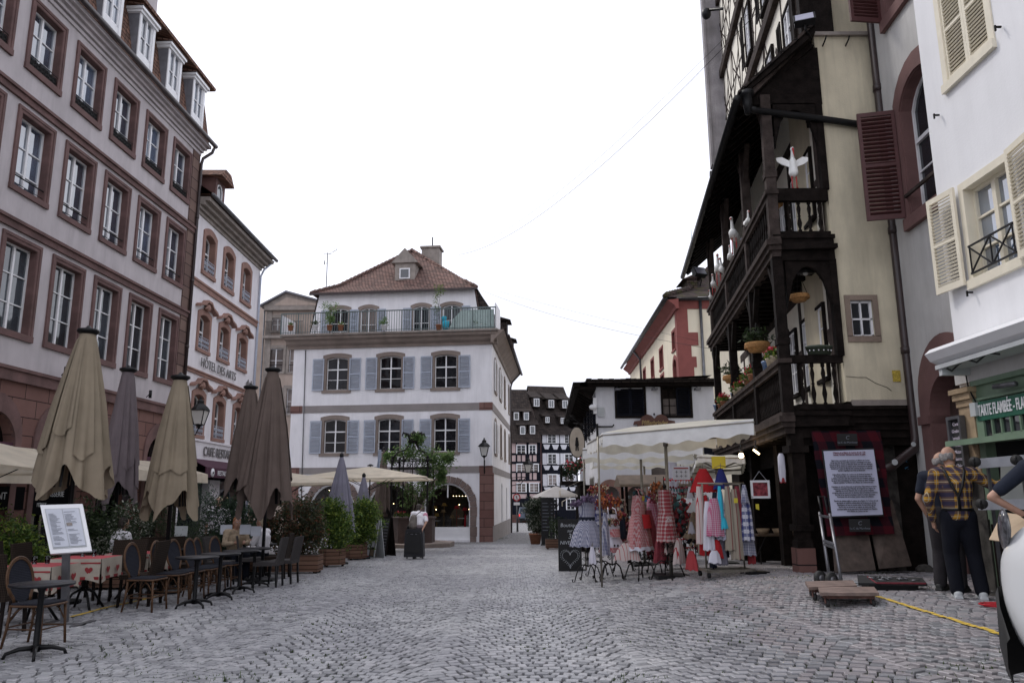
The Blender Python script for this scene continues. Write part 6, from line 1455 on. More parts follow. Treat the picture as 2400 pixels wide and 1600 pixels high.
def menu_stand():
 g=gp(150,1452);t=thing('menu_stand','white framed tilted menu board on a steel post by the nearest tables','menu board',g)
 X=Matrix.Translation(-g);c=[at(118,1297,10.35),at(215,1290,10.45),at(193,1180,10.75),at(94,1183,10.65)]
 def ins(c,k):ce=sum(c,Vector())/4;return[ce+(p-ce)*k for p in c]
 b=MB(X);slab(b,c,.035);b.build('frame',m['white'],t)
 n=(c[1]-c[0]).cross(c[3]-c[0]).normalized();n=n if n.y>0 else-n;ii=ins(c,.78)
 b=MB(X);slab(b,[p-n*.010 for p in ins(c,.82)],.004);pg=b.build('mat_board',m['greyw'],t)
 mid0,mid1=(ii[0]+ii[1])/2,(ii[3]+ii[2])/2
 b=MB(X);e=(ii[1]-ii[0]).normalized()*.004
 slab(b,[p-n*.018 for p in(ii[0],mid0-e,mid1-e,ii[3])],.004);slab(b,[p-n*.018 for p in(mid0+e,ii[1],ii[2],mid1+e)],.004);pp=b.build('menu_page',m['paper'],t)
 b=MB(X);rr=random.Random(4);up=(ii[3]-ii[0]);rt=(ii[1]-ii[0])
 for col in(0,1):
  for k_ in range(26):
   v=.06+.86*k_/26
   if rr.random()<.14 or(col and .44<v<.56):continue
   u0=col*.5+.06;u1=u0+rr.uniform(.16,.36);o=ii[0]-n*.027;p=[o+rt*u0+up*v,o+rt*u1+up*v,o+rt*u1+up*(v+.011),o+rt*u0+up*(v+.011)];b.quad(*p)
 b.build('menu_lines',m['inkg'],pp,recalc=False)
 b=MB(X);o=ii[0]-n*.028;b.quad(*[o+rt*u+up*v for u,v in((.56,.52),(.74,.52),(.74,.6),(.56,.6))]);b.build('photo_patch',m['corn'],pp,recalc=False)
 b=MB(X);b.bar((at(155,1296,10.45)),(at(152,1452,10.5).x,10.5,g.z+.04),.085,.05,up=(0,1,0));b.build('post',m['lead'],t)
 b=MB(X);x0=at(152,1452,10.5).x;b.box(x0-.28,x0+.28,10.42,10.5,g.z,g.z+.03);b.box(x0-.28,x0-.2,10.25,10.75,g.z,g.z+.028);b.box(x0+.2,x0+.28,10.25,10.75,g.z,g.z+.028);b.build('base',m['lead'],t)
m['paper']=M('paper',(.52,.54,.60),.8,.04,5);m['inkg']=M('grey_ink',(.16,.17,.2),.9,0);m['ink']=M('ink',(.06,.06,.07),.9,0)
menu_stand()
def a_board(label,loc,w,h,rz,rows,frame='wood',lean=.18,texts=None,face='dark2'):
 t=thing('sandwich_board',label,'sign',loc,rz);
 for sg in(-1,1):
  b=MB();b.add([(-w/2,sg*lean,0),(w/2,sg*lean,0),(w/2,sg*.01,h),(-w/2,sg*.01,h),(-w/2,sg*(lean+.02),0),(w/2,sg*(lean+.02),0),(w/2,sg*.03,h),(-w/2,sg*.03,h)],MB.BF);o=b.build('panel',m[frame],t)
  if sg<0:
   def P(u,v,e=.012):return Vector((-w/2+w*u,-lean-.02+(lean-.01)*v-e,h*v))
   b=MB();b.quad(P(.06,.04),P(.94,.04),P(.94,.96),P(.06,.96));b.build('face',m[face],o,recalc=False)
   if rows:
    rr=random.Random(8)
    for(mt,lst) in rows:
     b=MB()
     for u0,u1,v0,v1 in lst:b.quad(P(u0,v0,.015),P(u1,v0,.015),P(u1,v1,.015),P(u0,v1,.015))
     b.build('printed_picture',m[mt],o,recalc=False)
 return t
pics=[('paper',[(.08,.46,.06+.19*i,.06+.19*i+.15) for i in range(4)]+[(.54,.92,.28+.22*i,.28+.22*i+.17) for i in range(3)]),('tan',[(.54,.9,.07,.22),(.12,.42,.8,.94)]),('redc',[(.1,.44,.02,.05)])]
a_board('slanting board of dish photographs at the end of the green planters',P2(-4.52,26.1),.62,1.25,R(-52),pics,'greyw')
a_board('black slate board standing just behind the dish photographs',P2(-4.35,27.4),.6,1.3,R(-50),[('inkg',[(.15,.85,.1+.08*i,.12+.08*i) for i in range(10)])],'wood')
def slate_board():
 l=P2(1.58,36.1);t=thing('menu_board','tall black chalk menu board in the lane beside the pale potted shrub','sign',l,R(-6));b=MB();b.box(-.3,.3,-.03,.03,0,2.1);b.box(-.32,.32,-.2,.2,0,.05);b.build('panel',m['dark2'],t)
 b=MB();rr=random.Random(3)
 for i in range(9):z=1.85-i*.15;b.box(-.24,-.24+rr.uniform(.2,.36),-.034,-.031,z,z+.03);b.box(.15,.24,-.034,-.031,z,z+.03)
 b.build('chalk_lines',m['inkg'],t)
slate_board()
def well():
 g=gz(-4.5,35);t=thing('old_well','square stone well with wrought-iron cage and scrolled crown, left of the shop window','well',(-4.5,35.3,g),R(-4))
 b=MB();b.prism([(1.95*math.cos(math.pi/4*i+.39),1.95*math.sin(math.pi/4*i+.39)) for i in range(8)],.0,.2,'xy');b.build('step',m['sandD'],t)
 b=MB();b.prism([(1.05*math.cos(math.pi/4*i+.39),1.05*math.sin(math.pi/4*i+.39)) for i in range(8)],.2,1.22,'xy');b.prism([(1.1*math.cos(math.pi/4*i+.39),1.1*math.sin(math.pi/4*i+.39)) for i in range(8)],1.22,1.3,'xy');b.build('basin',M('dark_basin_stone',(.075,.05,.045),.85,.3,3,.4,30,stain=.4),t)
 for x,y in((-.8,-.75),(.8,-.75),(-.8,.75),(.8,.75),(-.28,-.78)):
  b=MB();b.bar((x,y,1.3),(x,y,3.75),.07 if x!=-.28 else .045,.07,up=(0,1,0));b.lathe([(.07,3.7),(.09,3.75),(.03,3.85),(.05,3.9),(.0,3.98)],(x,y,0),8);b.build('post',m['iron'],t)
 b=MB()
 for z in(3.42,3.78):
  for p,q in(((-.85,-.78),(.85,-.78)),((.85,-.78),(.85,.78)),((.85,.78),(-.85,.78)),((-.85,.78),(-.85,-.78))):b.bar((*p,z),(*q,z),.05,.05)
 for y in(-.78,.78):
  for i in range(5):
   x=-.66+i*.33;b.tube([(x+.13*math.cos(a*.6)*(1-a/22),y,3.6+.13*math.sin(a*.6)*(1-a/22)) for a in range(16)],.016,5)
 b.build('frieze',m['iron'],t)
 b=MB()
 for sx,sy in((-1,-1),(1,-1),(1,1),(-1,1)):
  b.tube([(sx*.8,sy*.75,3.8),(sx*.62,sy*.6,4.1),(sx*.3,sy*.3,4.25),(sx*.12,sy*.12,4.55),(sx*.22,sy*.2,4.95),(sx*.42,sy*.35,5.0),(sx*.45,sy*.38,4.85)],[.04,.035,.03,.035,.05,.045,.03],7)
 b.lathe([(.18,4.55),(.3,4.62),(.12,4.8),(.2,4.95),(.05,5.1),(.0,5.12)],n=10);b.build('crown',m['iron'],t)
 b=MB();b.tube([(-.1,0,1.3),(0,0,4.6)],.012,5);b.tube([(.3,0,1.3),(.1,0,4.4)],.012,5);b.build('chain',m['iron'],t)
 v=thing('climbing_vine','loose green climber growing through and over the iron cage of the well','climber',(-4.5,35.3,g))
 el=[((.75,-.2,3.95),(.6,.5,.5)),((1.25,-.2,3.6),(.5,.4,.5)),((-.2,0,4.2),(.55,.5,.35)),((.2,.1,4.75),(.5,.4,.25)),((1.3,-.2,3.0),(.2,.3,.5)),((-1.0,-.1,3.9),(.35,.4,.25)),((.55,0,2.5),(.4,.5,.7)),((-.2,0,2.3),(.35,.5,.6)),((-1.0,0,3.0),(.5,.4,.3)),((1.6,-.2,3.9),(.3,.3,.2)),((.5,0,3.2),(.4,.4,.3))]
 foliage(el,7500,.13,77,.42,.3).build('foliage',m['leafv'],v,recalc=False);stems((0,0,1.25),el,22,5,.02).build('stem',m['stem'],v)
 f=thing('flower_clump','small red and green flowers on the rim of the well','flowers',(-4.9,34.55,g+1.28));foliage([((0,0,.12),(.3,.12,.12)),((.5,0,.1),(.2,.1,.1))],500,.06,5).build('foliage',m['leafg'],f,recalc=False)
 foliage([((0,0,.22),(.25,.1,.06)),((.5,0,.18),(.15,.08,.05))],90,.05,6,.9).build('blossom',m['geran'],f,recalc=False)
m['geran']=leafmat('geranium_red',(.35,.015,.03),(.55,.03,.06),(.7,.1,.15),.2)
well()
def corner_bits():
 c=at(1135,1075,41.4);w=41.93
 lantern('wall_lantern','black wall lantern with opal glass on the corner of the white house',(c.x,41.2,c.z+.15),1.15,[[(0,0,-.1),(0,.05,-.35),(0,.3,-.55),(0,.72,-.5)],[(0,.72,-.9),(0,.72,-.2)],[(0,.25,-.5),(0,.5,-.35),(0,.72,-.2)]])
 c=at(1238,1107,55);lantern('wall_lantern','black lantern on a long scrolled bracket in the lane, far end of the white house',(c.x,55,c.z),1.35,[[(0,0,-.1),(-.1,0,-.3),(-1.2,0,-.35)],[(-1.2,0,-1.1),(-1.2,0,.1)],[(-.2,0,-.35),(-.5,0,-.75),(-1.2,0,-.9)],[(-.45,0,-.55),(-.6,0,-.45),(-.75,0,-.55),(-.6,0,-.65)]])
 c=at(467,985,27.2);lantern('wall_lantern','black street lantern in front of the narrow hotel, between the parasols',(c.x,27.2,c.z-.15),1.2,[[(0,0,-.1),(-.1,.0,-.35),(-1.2,.15,-.3)],[(-.3,0,-.33),(-.8,.1,-.75),(-1.2,.15,-.8)]])
 p=gp(1117,1262);t=thing('street_sign','blue street direction sign on a slim pole by the white house corner','sign',p);b=MB();b.tube([(0,0,0),(0,0,3.3)],.04,8);b.build('pole',m['lead'],t)
 b=MB();b.box(-.55,.48,-.05,-.02,2.62,2.8);o=b.build('name_plate',M('blue_enamel',(.03,.14,.30),.4,.05),t);text("Cathédrale",.13,m['white'],o,(-.03,-.055,2.71),sx=1.2)
 p=gp(1136,1266);t=thing('litter_bin','grey cylindrical litter bin against the white house corner','bin',p);b=MB();b.lathe([(.16,0),(.2,.05),(.21,.75),(.19,.78)],n=18);b.build('body',m['lead'],t);b=MB();b.lathe([(.22,.76),(.23,.82),(.15,.92),(.0,.94)],n=18);b.build('lid',m['grail'],t)
 p=gp(1104,1267);t=thing('clothes_rack','rolling clothes rail with red, pink and grey garments by the shop window','clothes rail',p);b=MB()
 b.tube([(-.35,0,.1),(-.35,0,1.45),(.35,0,1.45),(.35,0,.1)],.018,6);b.bar((-.4,-.2,.08),(-.4,.2,.08),.03,.03);b.bar((.4,-.2,.08),(.4,.2,.08),.03,.03);b.bar((-.4,0,.1),(.4,0,.1),.03,.03);b.build('rail',m['blackp'],t)
 rr=random.Random(5)
 for i in range(7):
  x=-.3+i*.1;b=MB();hz=1.4;h=rr.uniform(.6,.85);b.prism([(x-.06,hz-.12),(x,hz),(x+.06,hz-.12),(x+.07,hz-h),(x-.07,hz-h)],-.22,.22);b.build('garment',m[('redc','greyw','mauve','navy','redp','lilac','taupe')[i]],t)
 c=at(1211,1165,57);g=gz(c.x,57);t=thing('road_sign','round red-ringed no-pedestrians sign in the lane','sign',(c.x,57,g));h=c.z-g;b=MB();b.tube([(0,.03,0),(0,.03,h+.3)],.035,8);b.build('pole',m['lead'],t)
 b=MB();b.prism([(.27*math.cos(a),h+.27*math.sin(a)) for a in[i*math.pi/12 for i in range(24)]],-.02,0);o=b.build('disc',m['white'],t);b=MB();ci=[(.2*math.cos(a),h+.2*math.sin(a)) for a in[i*math.pi/12 for i in range(25)]];co=[(.27*math.cos(a),h+.27*math.sin(a)) for a in[i*math.pi/12 for i in range(25)]];b.ring(ci,co,-.035,-.021);b.bar((-.15,-.03,h+.15),(.15,-.03,h-.15),.01,.03,up=(0,1,0));b.build('red_ring',m['redc'],o)
 b=MB();b.ell((0,-.03,h+.1),(.03,.01,.035),8,6);b.bar((0,-.03,h+.06),(0,-.03,h-.04),.05,.01);b.bar((0,-.03,h-.03),(-.06,-.03,h-.16),.03,.01);b.bar((0,-.03,h-.03),(.06,-.03,h-.16),.03,.01);b.build('walking_figure',m['blackp'],o)
 b=MB();b.box(-.22,.22,-.02,.0,h-.55,h-.35);b.build('plate',m['white'],o)
 for i,(px,py,lb) in enumerate(((1213,1245,'dark bollard left in the lane mouth'),(1240,1243,'dark bollard half hidden by the pale shrub'))):
  p=gp(px,py);b=MB();b.lathe([(.09,0),(.07,.1),(.06,.8),(.08,.85),(.05,.95),(0,.98)],p,12);tag(b.build('bollard',m['blackp'],recalc=True),lb,'bollard','bollards in the lane')
 c=at(889,1075,38);t=thing('flag','pale blue and white flag hanging furled above the ivory parasol','flag',c);b=MB()
 vs=[];
 for i in range(9):
  for j in range(6):vs.append((.06*math.sin(j*1.9+i*.2)+.025*(j-2.5)*(1+i*.22),.05*math.cos(j*2.3),.45-i*.11))
 b.add(vs,[(i*6+j,i*6+j+1,(i+1)*6+j+1,(i+1)*6+j) for i in range(8) for j in range(5)],True);b.build('cloth',checkmat('blue_white_cloth',(.45,.5,.6),(.05,.12,.35),size=.06,kind='stripe'),t,recalc=False)
 b=MB();b.tube([(-.1,0,.75),(.0,0,-1.6)],.015,5);b.build('pole',m['lead'],t)
corner_bits()
def far_car():
 Y=89;a=at(1213,1200,Y);g=gz(a.x,Y);t=thing('parked_car','blue-grey off-roader with a spare wheel on its back, parked far down the lane','car',(a.x+1.0,Y,g));b=MB()
 b.prism([(-.85,.3),(.85,.3),(.87,.95),(.74,1.65),(-.74,1.65),(-.87,.95)],0,3.8);b.build('body',M('blue_grey_car_paint',(.10,.13,.17),.3,.1,spec=.6),t)
 b=MB();b.prism([(-.72,1.0),(.72,1.0),(.62,1.55),(-.62,1.55)],-.02,0);b.build('rear_window',m['glass'],t)
 for sx in(-1,1):
  b=MB();b.tube([(sx*.62-.12,.3,.33),(sx*.62+.12,.3,.33)],.34,16);b.build('wheel',m['rubber'],t);b=MB();b.box(sx*.78-.06,sx*.78+.06,-.03,0,.7,.95);b.build('tail_light',m['redlamp'],t)
 b=MB();b.tube([(.15,-.2,.85),(.15,-.01,.85)],.33,20);o=b.build('spare_wheel',m['rubber'],t);b=MB();b.tube([(.15,-.23,.85),(.15,-.2,.85)],.18,16);b.build('hub',m['lead'],o)
 b=MB();b.box(-.85,.85,-.08,0,.35,.5);b.build('bumper',m['blackp'],t)
m['redlamp']=M('tail_light_red',(.6,.02,.02),.3,0,emit=(1,.05,.04),estr=1.2)
far_car()
def antenna():
 c=at(768,592,53);z0=at(768,690,53).z;t=thing('tv_antenna','thin television antenna mast on the roof behind the white house','antenna',(c.x,53,z0-1));H=c.z-z0+1
 b=MB();b.tube([(0,0,0),(0,0,H)],.03,5);b.tube([(-.3,0,H-.1),(.3,0,H-.1)],.015,4);b.tube([(.1,0,H-.1),(.7,0,H+.25)],.015,4);b.tube([(.45,-.1,H-.05),(.5,-.1,H+.3)],.012,4);b.tube([(.6,-.1,H+.05),(.65,-.1,H+.35)],.012,4);b.tube([(-.2,0,H-.6),(-.2,0,H-.9)],.03,4);b.tube([(-.2,0,H-.8),(0,0,H-.8)],.015,4);b.build('mast',m['iron'],t)
antenna()
def wire(pts,name,label,r=.008,cat='cable'):
 b=MB();P=[]
 for i in range(len(pts)-1):
  for k_ in range(10):P.append(Vector(pts[i]).lerp(Vector(pts[i+1]),k_/10))
 P.append(Vector(pts[-1]));b.tube(P,r,4);tag(b.build(name,m['iron']),label,cat)
def catenary(a,c,sag,n=24):a=Vector(a);c=Vector(c);return[a.lerp(c,i/n)-Vector((0,0,sag*4*(i/n)*(1-i/n))) for i in range(n+1)]
def span(name,label,a,c,sag,r=.008):
 b=MB();b.tube(catenary(a,c,sag),r,4);tag(b.build(name,m['iron']),label,'cable')
span('overhead_cable','long overhead cable crossing the sky from the gallery house to the white house',at(1840,-40,15),at(1075,597,46),1.25,.009)
span('overhead_cable','second strand close beside the long cable across the sky',at(1835,-50,15.1),at(1080,592,46),.95,.006)
span('overhead_cable','thin low cable from the roof terrace house towards the gallery house',at(1110,672,44),at(1672,818,24),.35,.006)
span('overhead_cable','fainter twin of the low cable above the market stall',at(1110,665,44),at(1640,800,26),.1,.004)
span('overhead_cable','string of wire in front of the big left building towards the narrow hotel',at(12,472,20),at(640,592,37),.25,.008)
c=at(19,478,19.9);b=MB();b.ell(c,(.06,.06,.08),10,8);tag(b.build('light_bulb',m['redc']),'small red bulb hanging at the left end of the wire by the big building','bulb')
m['turqd']=M('dull_teal',(.05,.14,.15),.8,.2)
# ================================================================ market stall canopies
def stall_canopy(label,NL,NR,FR,FL,post,extra=(),val=.25,sticker=False,mat='stallc'):
 g=gz(post[0],post[1]);O=Vector((post[0],post[1],g));t=thing('stall_canopy',label,'canopy',O,0,'cream canopies over the market stall')
 C=[Vector(p)-O for p in(NL,NR,FR,FL)];ce=sum(C,Vector())/4+Vector((0,0,.16));b=MB();N=8
 for a_,c_ in zip(C,C[1:]+C[:1]):
  for i in range(N):
   p,q=a_.lerp(c_,i/N),a_.lerp(c_,(i+1)/N);sp=lambda v,w:v+Vector((0,0,-.05*math.sin(math.pi*w)))
   p,q=sp(p,i/N),sp(q,(i+1)/N);pm,qm=ce.lerp(p,.5)+Vector((0,0,.03)),ce.lerp(q,.5)+Vector((0,0,.03))
   b.add([p,q,qm,pm],[(0,1,2,3)],True);b.add([pm,qm,ce],[(0,1,2)],True)
 b.build('canopy',m[mat],t,recalc=False)
 for e,(a_,c_) in enumerate(zip(C,C[1:]+C[:1])):
  b=MB();n_=Vector((c_.y-a_.y,a_.x-c_.x,0)).normalized();K=40;L=(c_-a_).length;waves=round(L/.5)
  top=[a_.lerp(c_,i/K)+Vector((0,0,-.05*math.sin(math.pi*i/K)+.004)) for i in range(K+1)]
  bot=[p+n_*(.02+.012*math.sin(i*1.3))+Vector((0,0,-val-.026*math.cos(2*math.pi*waves*i/K))) for i,p in enumerate(top)]
  b.add(top+bot,[(i,i+1,K+2+i,K+1+i) for i in range(K)],True);b.build('valance',m['stallv'] if e in(0,3) else m[mat],t,recalc=False)
 b=MB();zc=ce.z-.3;b.tube([(0,0,.05),(0,0,zc)],[.035,.032],8);b.tube([(0,0,zc-.12),(0,0,zc+.02)],.05,8);b.build('pole',m['gal'],t)
 b=MB();b.box(-.3,.3,-.3,.3,0,.06);b.build('base',m['blackp'],t)
 for p in C:b=MB();b.bar((0,0,zc-.02),p-Vector((0,0,.06)),.03,.03);b.build('strut',m['gal'],t)
 b=MB()
 for a_,c_ in zip(C,C[1:]+C[:1]):b.bar(a_-Vector((0,0,.05)),c_-Vector((0,0,.05)),.025,.025);b.bar((a_+c_)/2-Vector((0,0,.06)),(0,0,zc),.022,.022)
 b.build('frame',m['gal'],t)
 for x,y,zt in extra:b=MB();b.tube([(x-O.x,y-O.y,gz(x,y)-O.z),(x-O.x,y-O.y,zt-O.z)],.02,7);b.build('corner_leg',m['gal'],t)
 if sticker:b=MB();p=C[0].lerp(C[1],.42);b.quad(p+Vector((-.13,-.04,-.28)),p+Vector((.17,-.04,-.28)),p+Vector((.17,-.04,-.02)),p+Vector((-.13,-.04,-.02)));b.build('price_tag',m['yel'],t,recalc=False)
 return t
m['gal']=M('galvanised_tube',(.22,.20,.17),.4,.2,8,metal=.5);m['yel']=M('yellow_card',(.55,.46,.04),.7,.05)
stall_canopy('largest cream stall canopy, nearest the camera, reaching to the wooden gallery',(1.68,14.5,2.75),(4.1,13.15,2.86),(4.08,15.6,2.78),(1.62,16.8,2.74),(2.95,15.0),[(1.62,14.75,2.7)])
stall_canopy('second cream stall canopy, seen just behind the largest one',(1.73,19.2,2.75),(4.4,18.0,2.77),(4.7,20.3,2.75),(1.95,21.2,2.72),(3.2,19.5),[(1.75,19.3,2.7)])
stall_canopy('third cream stall canopy, farthest back before the white wall',(2.4,23.2,2.72),(5.5,22.3,2.74),(5.2,24.3,2.72),(2.5,25.2,2.7),(3.95,23.5))
stall_canopy('small low cream canopy with a yellow card, tucked under the gallery',(4.02,17.0,2.45),(5.02,16.9,2.42),(5.55,19.0,2.25),(4.35,19.2,2.16),(4.7,18.0),val=.14,sticker=True)
m['gBlue']=checkmat('blue_gingham',(.50,.50,.56),(.05,.06,.14),size=.013);m['gRed']=checkmat('red_gingham',(.46,.36,.36),(.33,.035,.045),size=.014)
m['tRed']=checkmat('red_tartan',(.38,.28,.27),(.24,.025,.035),(.45,.4,.4),size=.034,kind='tartan');m['tBlue']=checkmat('blue_tartan',(.50,.50,.55),(.02,.03,.14),(.4,.4,.5),size=.06,kind='tartan');m['pinkg']=checkmat('pink_gingham',(.48,.36,.42),(.40,.06,.15),size=.016)
m['strR']=checkmat('red_stripe_linen',(.52,.44,.42),(.38,.04,.05),size=.03,kind='stripe');m['strL']=checkmat('linen_stripe',(.30,.26,.21),(.2,.08,.07),size=.07,kind='stripe')
m['cotW']=clothmat('white_apron_cotton',(.58,.57,.64),.05);m['cotR']=clothmat('red_cotton',(.42,.025,.03),.05);m['cotB']=clothmat('deep_blue_cotton',(.03,.035,.16),.05);m['floral']=M('floral_print',(.30,.30,.38),.9,.9,22,isl=.1);m['turq']=clothmat('turquoise_cotton',(.04,.38,.52),0)
def cloth_shell(prof_,folds,amp,mat,name,parent,front=1.,seed=0,off=(0,0),a0=0,a1=2*math.pi):
 """garment skin: prof_ = (half width, half depth, z) rows, folds deepen downwards"""
 rr=random.Random(seed);ph=rr.uniform(0,6);b=MB();N=56;vs=[];H0,H1=prof_[0][2],prof_[-1][2];full=a1-a0>6.2;w=N if full else N+1
 for hw,hd,z in prof_:
  u=(H0-z)/(H0-H1)
  for j in range(w):
   a=a0+(a1-a0)*j/N;k_=1+amp*u**1.3*(math.cos(folds*a+ph)+.5*math.cos((folds*1.7)*a+ph*2));vs.append((off[0]+hw*k_*math.cos(a),off[1]+hd*k_*math.sin(a),z+.012*u*math.cos(folds*a)))
 b.add(vs,[(i*w+j,i*w+(j+1)%w,(i+1)*w+(j+1)%w,(i+1)*w+j) for i in range(len(prof_)-1) for j in range(N if full else N)],True)
 return b.build(name,m[mat] if isinstance(mat,str) else mat,parent,recalc=False)
def iron_stand(label,px,py,h,kind,s_=1.,seed=0):
 g=gp(px,py);t=thing('dress_stand',label,'display stand',(g.x,g.y,g.z+.01),R(seed*17),'iron stands with aprons and dresses before the stall');b=MB()
 b.tube([(0,0,.28),(0,0,h)],.014,6);b.tube([(-.16,0,h-.03),(-.08,0,h),(.08,0,h),(.16,0,h-.03)],.012,6);b.tube([(-.13,0,h-.72),(.13,0,h-.72)],.012,5);b.lathe([(.0,h),(.03,h+.02),(.035,h+.06),(0,h+.1)],n=10);b.build('pole',m['iron'],t)
 for i in range(4):
  a=i*math.pi/2+.4;c,s=math.cos(a),math.sin(a)
  b=MB();P=[(.02,.30),(.12,.33),(.22,.26),(.28,.10),(.31,.0),(.35,.005),(.36,.04),(.34,.05)];b.tube([(r*c,r*s,z) for r,z in P],.012,6);b.build('leg',m['iron'],t)
  b=MB()
  for cz,rd,x0 in((.43,.055,.07),(.58,.05,.065)):b.tube([((x0+rd*math.cos(q*.8)*(1-q/13))*c,(x0+rd*math.cos(q*.8)*(1-q/13))*s,cz+rd*math.sin(q*.8)*(1-q/13)) for q in range(11)],.006,4)
  b.build('scroll',m['iron'],t)
 return t,h
def apron(parent,z1,w,L,mat,seed,pocket=None,hem=None,bib=.13,straps=True):
 P=[(bib,.09,z1),(bib+.01,.11,z1-.12),(w*.55,.12,z1-.26),(w*.52,.11,z1-.34),(w*.7,.15,z1-.48),(w*.9,.2,z1-L*.8),(w,.22,z1-L)]
 o=cloth_shell(P,9,.06,mat,'garment',parent,seed=seed)
 if straps:
  b=MB();
  for sx in(-1,1):b.tube([(sx*bib*.7,-.09,z1-.01),(sx*.08,-.05,z1+.1),(sx*.05,.02,z1+.13)],.012,5)
  b.build('neck_strap',m[mat],o)
 if pocket:
  pm,pw,ph_,pz=pocket;b=MB();n=6
  vs=[((-pw+2*pw*i/n),-(.16+.06*(1-((i/n-.5)*2)**2)+.035*k_),pz-ph_*k_) for k_ in(0,1) for i in range(n+1)];b.add(vs,[(i,i+1,n+2+i,n+1+i) for i in range(n)],True);b.build('pocket',m[pm],o,recalc=False)
 if hem:cloth_shell([(w*.97,.225,z1-L+hem[1]),(w*1.03,.235,z1-L-.01)],9,.05,hem[0],'hem_band',o,seed=seed)
 return o
t,h=iron_stand('iron stand wearing the blue gingham pinafore beside the chalkboard',1379,1363,1.62,0,seed=0)
o=cloth_shell([(.15,.1,h-.03),(.17,.12,h-.2),(.155,.11,h-.36),(.16,.12,h-.44),(.27,.2,h-.62),(.36,.25,h-.94)],13,.055,'gBlue','pinafore',t,seed=1);b=MB();[b.tube([(sx*.12,-.08,h-.04),(sx*.11,0,h+.05),(sx*.1,.06,h-.04)],.012,5) for sx in(-1,1)];b.build('shoulder_strap',m['gBlue'],o)
cloth_shell([(.165,.12,h-.36),(.165,.122,h-.42)],13,.0,'navy','waistband',o,seed=1)
t,h=iron_stand('iron stand with a dark striped apron, just behind the blue gingham pinafore',1408,1352,1.6,0,seed=2);apron(t,h-.03,.26,.95,'tBlue',3)
t,h=iron_stand('iron stand wearing the white apron with red checked pocket and hem',1436,1360,1.3,0,seed=1);a_=apron(t,h-.02,.27,.72,'cotW',5,('gRed',.11,.16,h-.3),('gRed',.08));b=MB();hp=heart(.9);b.add([(x,-.15,h-.16+z) for x,z in hp],[tuple(range(len(hp)))]);b.build('heart_motif',m['redp'],a_,recalc=False)
b=MB();b.ell((-.04,-.235,h-.62),(.02,.006,.025),8,6);b.ell((.03,-.235,h-.62),(.02,.006,.025),8,6);b.build('bird_motif',m['dark2'],a_)
t,h=iron_stand('iron stand wearing the red checked apron with plain red pocket',1502,1358,1.62,0,seed=3);apron(t,h-.04,.34,1.02,'gRed',7,('cotR',.15,.26,h-.4),('cotW',.06));b=MB();b.quad((-.05,-.12,h-.14),(.04,-.12,h-.14),(.04,-.13,h-.05),(-.05,-.13,h-.05));b.build('price_card',m['yel'],t,recalc=False)
t,h=iron_stand('iron stand wearing the red tartan dress, rightmost of the stands',1567,1358,1.62,0,seed=4);cloth_shell([(.19,.12,h-.02),(.19,.13,h-.3),(.18,.13,h-.42),(.2,.15,h-.5),(.235,.17,h-.72),(.26,.19,h-.95)],10,.05,'tRed','dress',t,seed=9);cloth_shell([(.1,.03,h-.4),(.17,.05,h-.9),(.26,.06,h-1.18)],5,.1,'strR','striped_towel',t,seed=4,off=(.24,.02))
t,h=iron_stand('iron stand with a pink patterned apron between the two red ones',1535,1345,1.5,0,seed=5);apron(t,h,.22,1.05,'pinkg',11);
t,h=iron_stand('iron stand with mixed tea towels behind the white apron',1462,1340,1.45,0,seed=6);apron(t,h,.2,.8,'strL',12);cloth_shell([(.12,.02,h-.55),(.3,.03,h-1.05)],5,.06,'cotW','white_towel',t,seed=3,off=(.15,-.1))
def bunch(name,label,c,r,n,size,mats,seed,cat='garland',group='hanging garlands and decorations of the stall'):
 rr=random.Random(seed);t=thing(name,label,cat,c,0,group)
 for k_,mt in enumerate(mats):
  b=MB()
  for i in range(n//len(mats)):
   u=Vector((rr.gauss(0,1),rr.gauss(0,1),rr.gauss(0,1))).normalized()*rr.random()**.4;p=Vector((u.x*r[0],u.y*r[1],u.z*r[2]));s=size*rr.uniform(.6,1.3)
   if i%3:b.add([p,p+Vector((s,rr.uniform(-s,s),s*.4)),p+Vector((s*.3,rr.uniform(-s,s),s*1.2))],[(0,1,2)]);b.add([p,p+Vector((-s*.8,rr.uniform(-s,s)*.5,-s*.9)),p+Vector((s*.2,0,-s*1.3))],[(0,1,2)])
   else:b.ell(p,(s*.55,s*.55,s*.6),6,4)
  b.build(('petals','berries','leaves','ribbons')[k_%4],m[mt],t,recalc=False)
 b=MB();b.tube([(0,0,-r[2]),(0,0,r[2]+.12)],.006,4);b.build('hanging_cord',m['iron'],t);return t
m['pump']=M('autumn_orange',(.30,.085,.025),.8,.4,15,isl=.5);m['beig']=M('dried_flowers',(.30,.23,.16),.9,.3,20,isl=.5);m['wine']=M('wine_red_trim',(.16,.02,.03),.8,.3,20,isl=.5);m['lil']=M('dried_lavender',(.09,.06,.11),.9,.3,20,isl=.4)
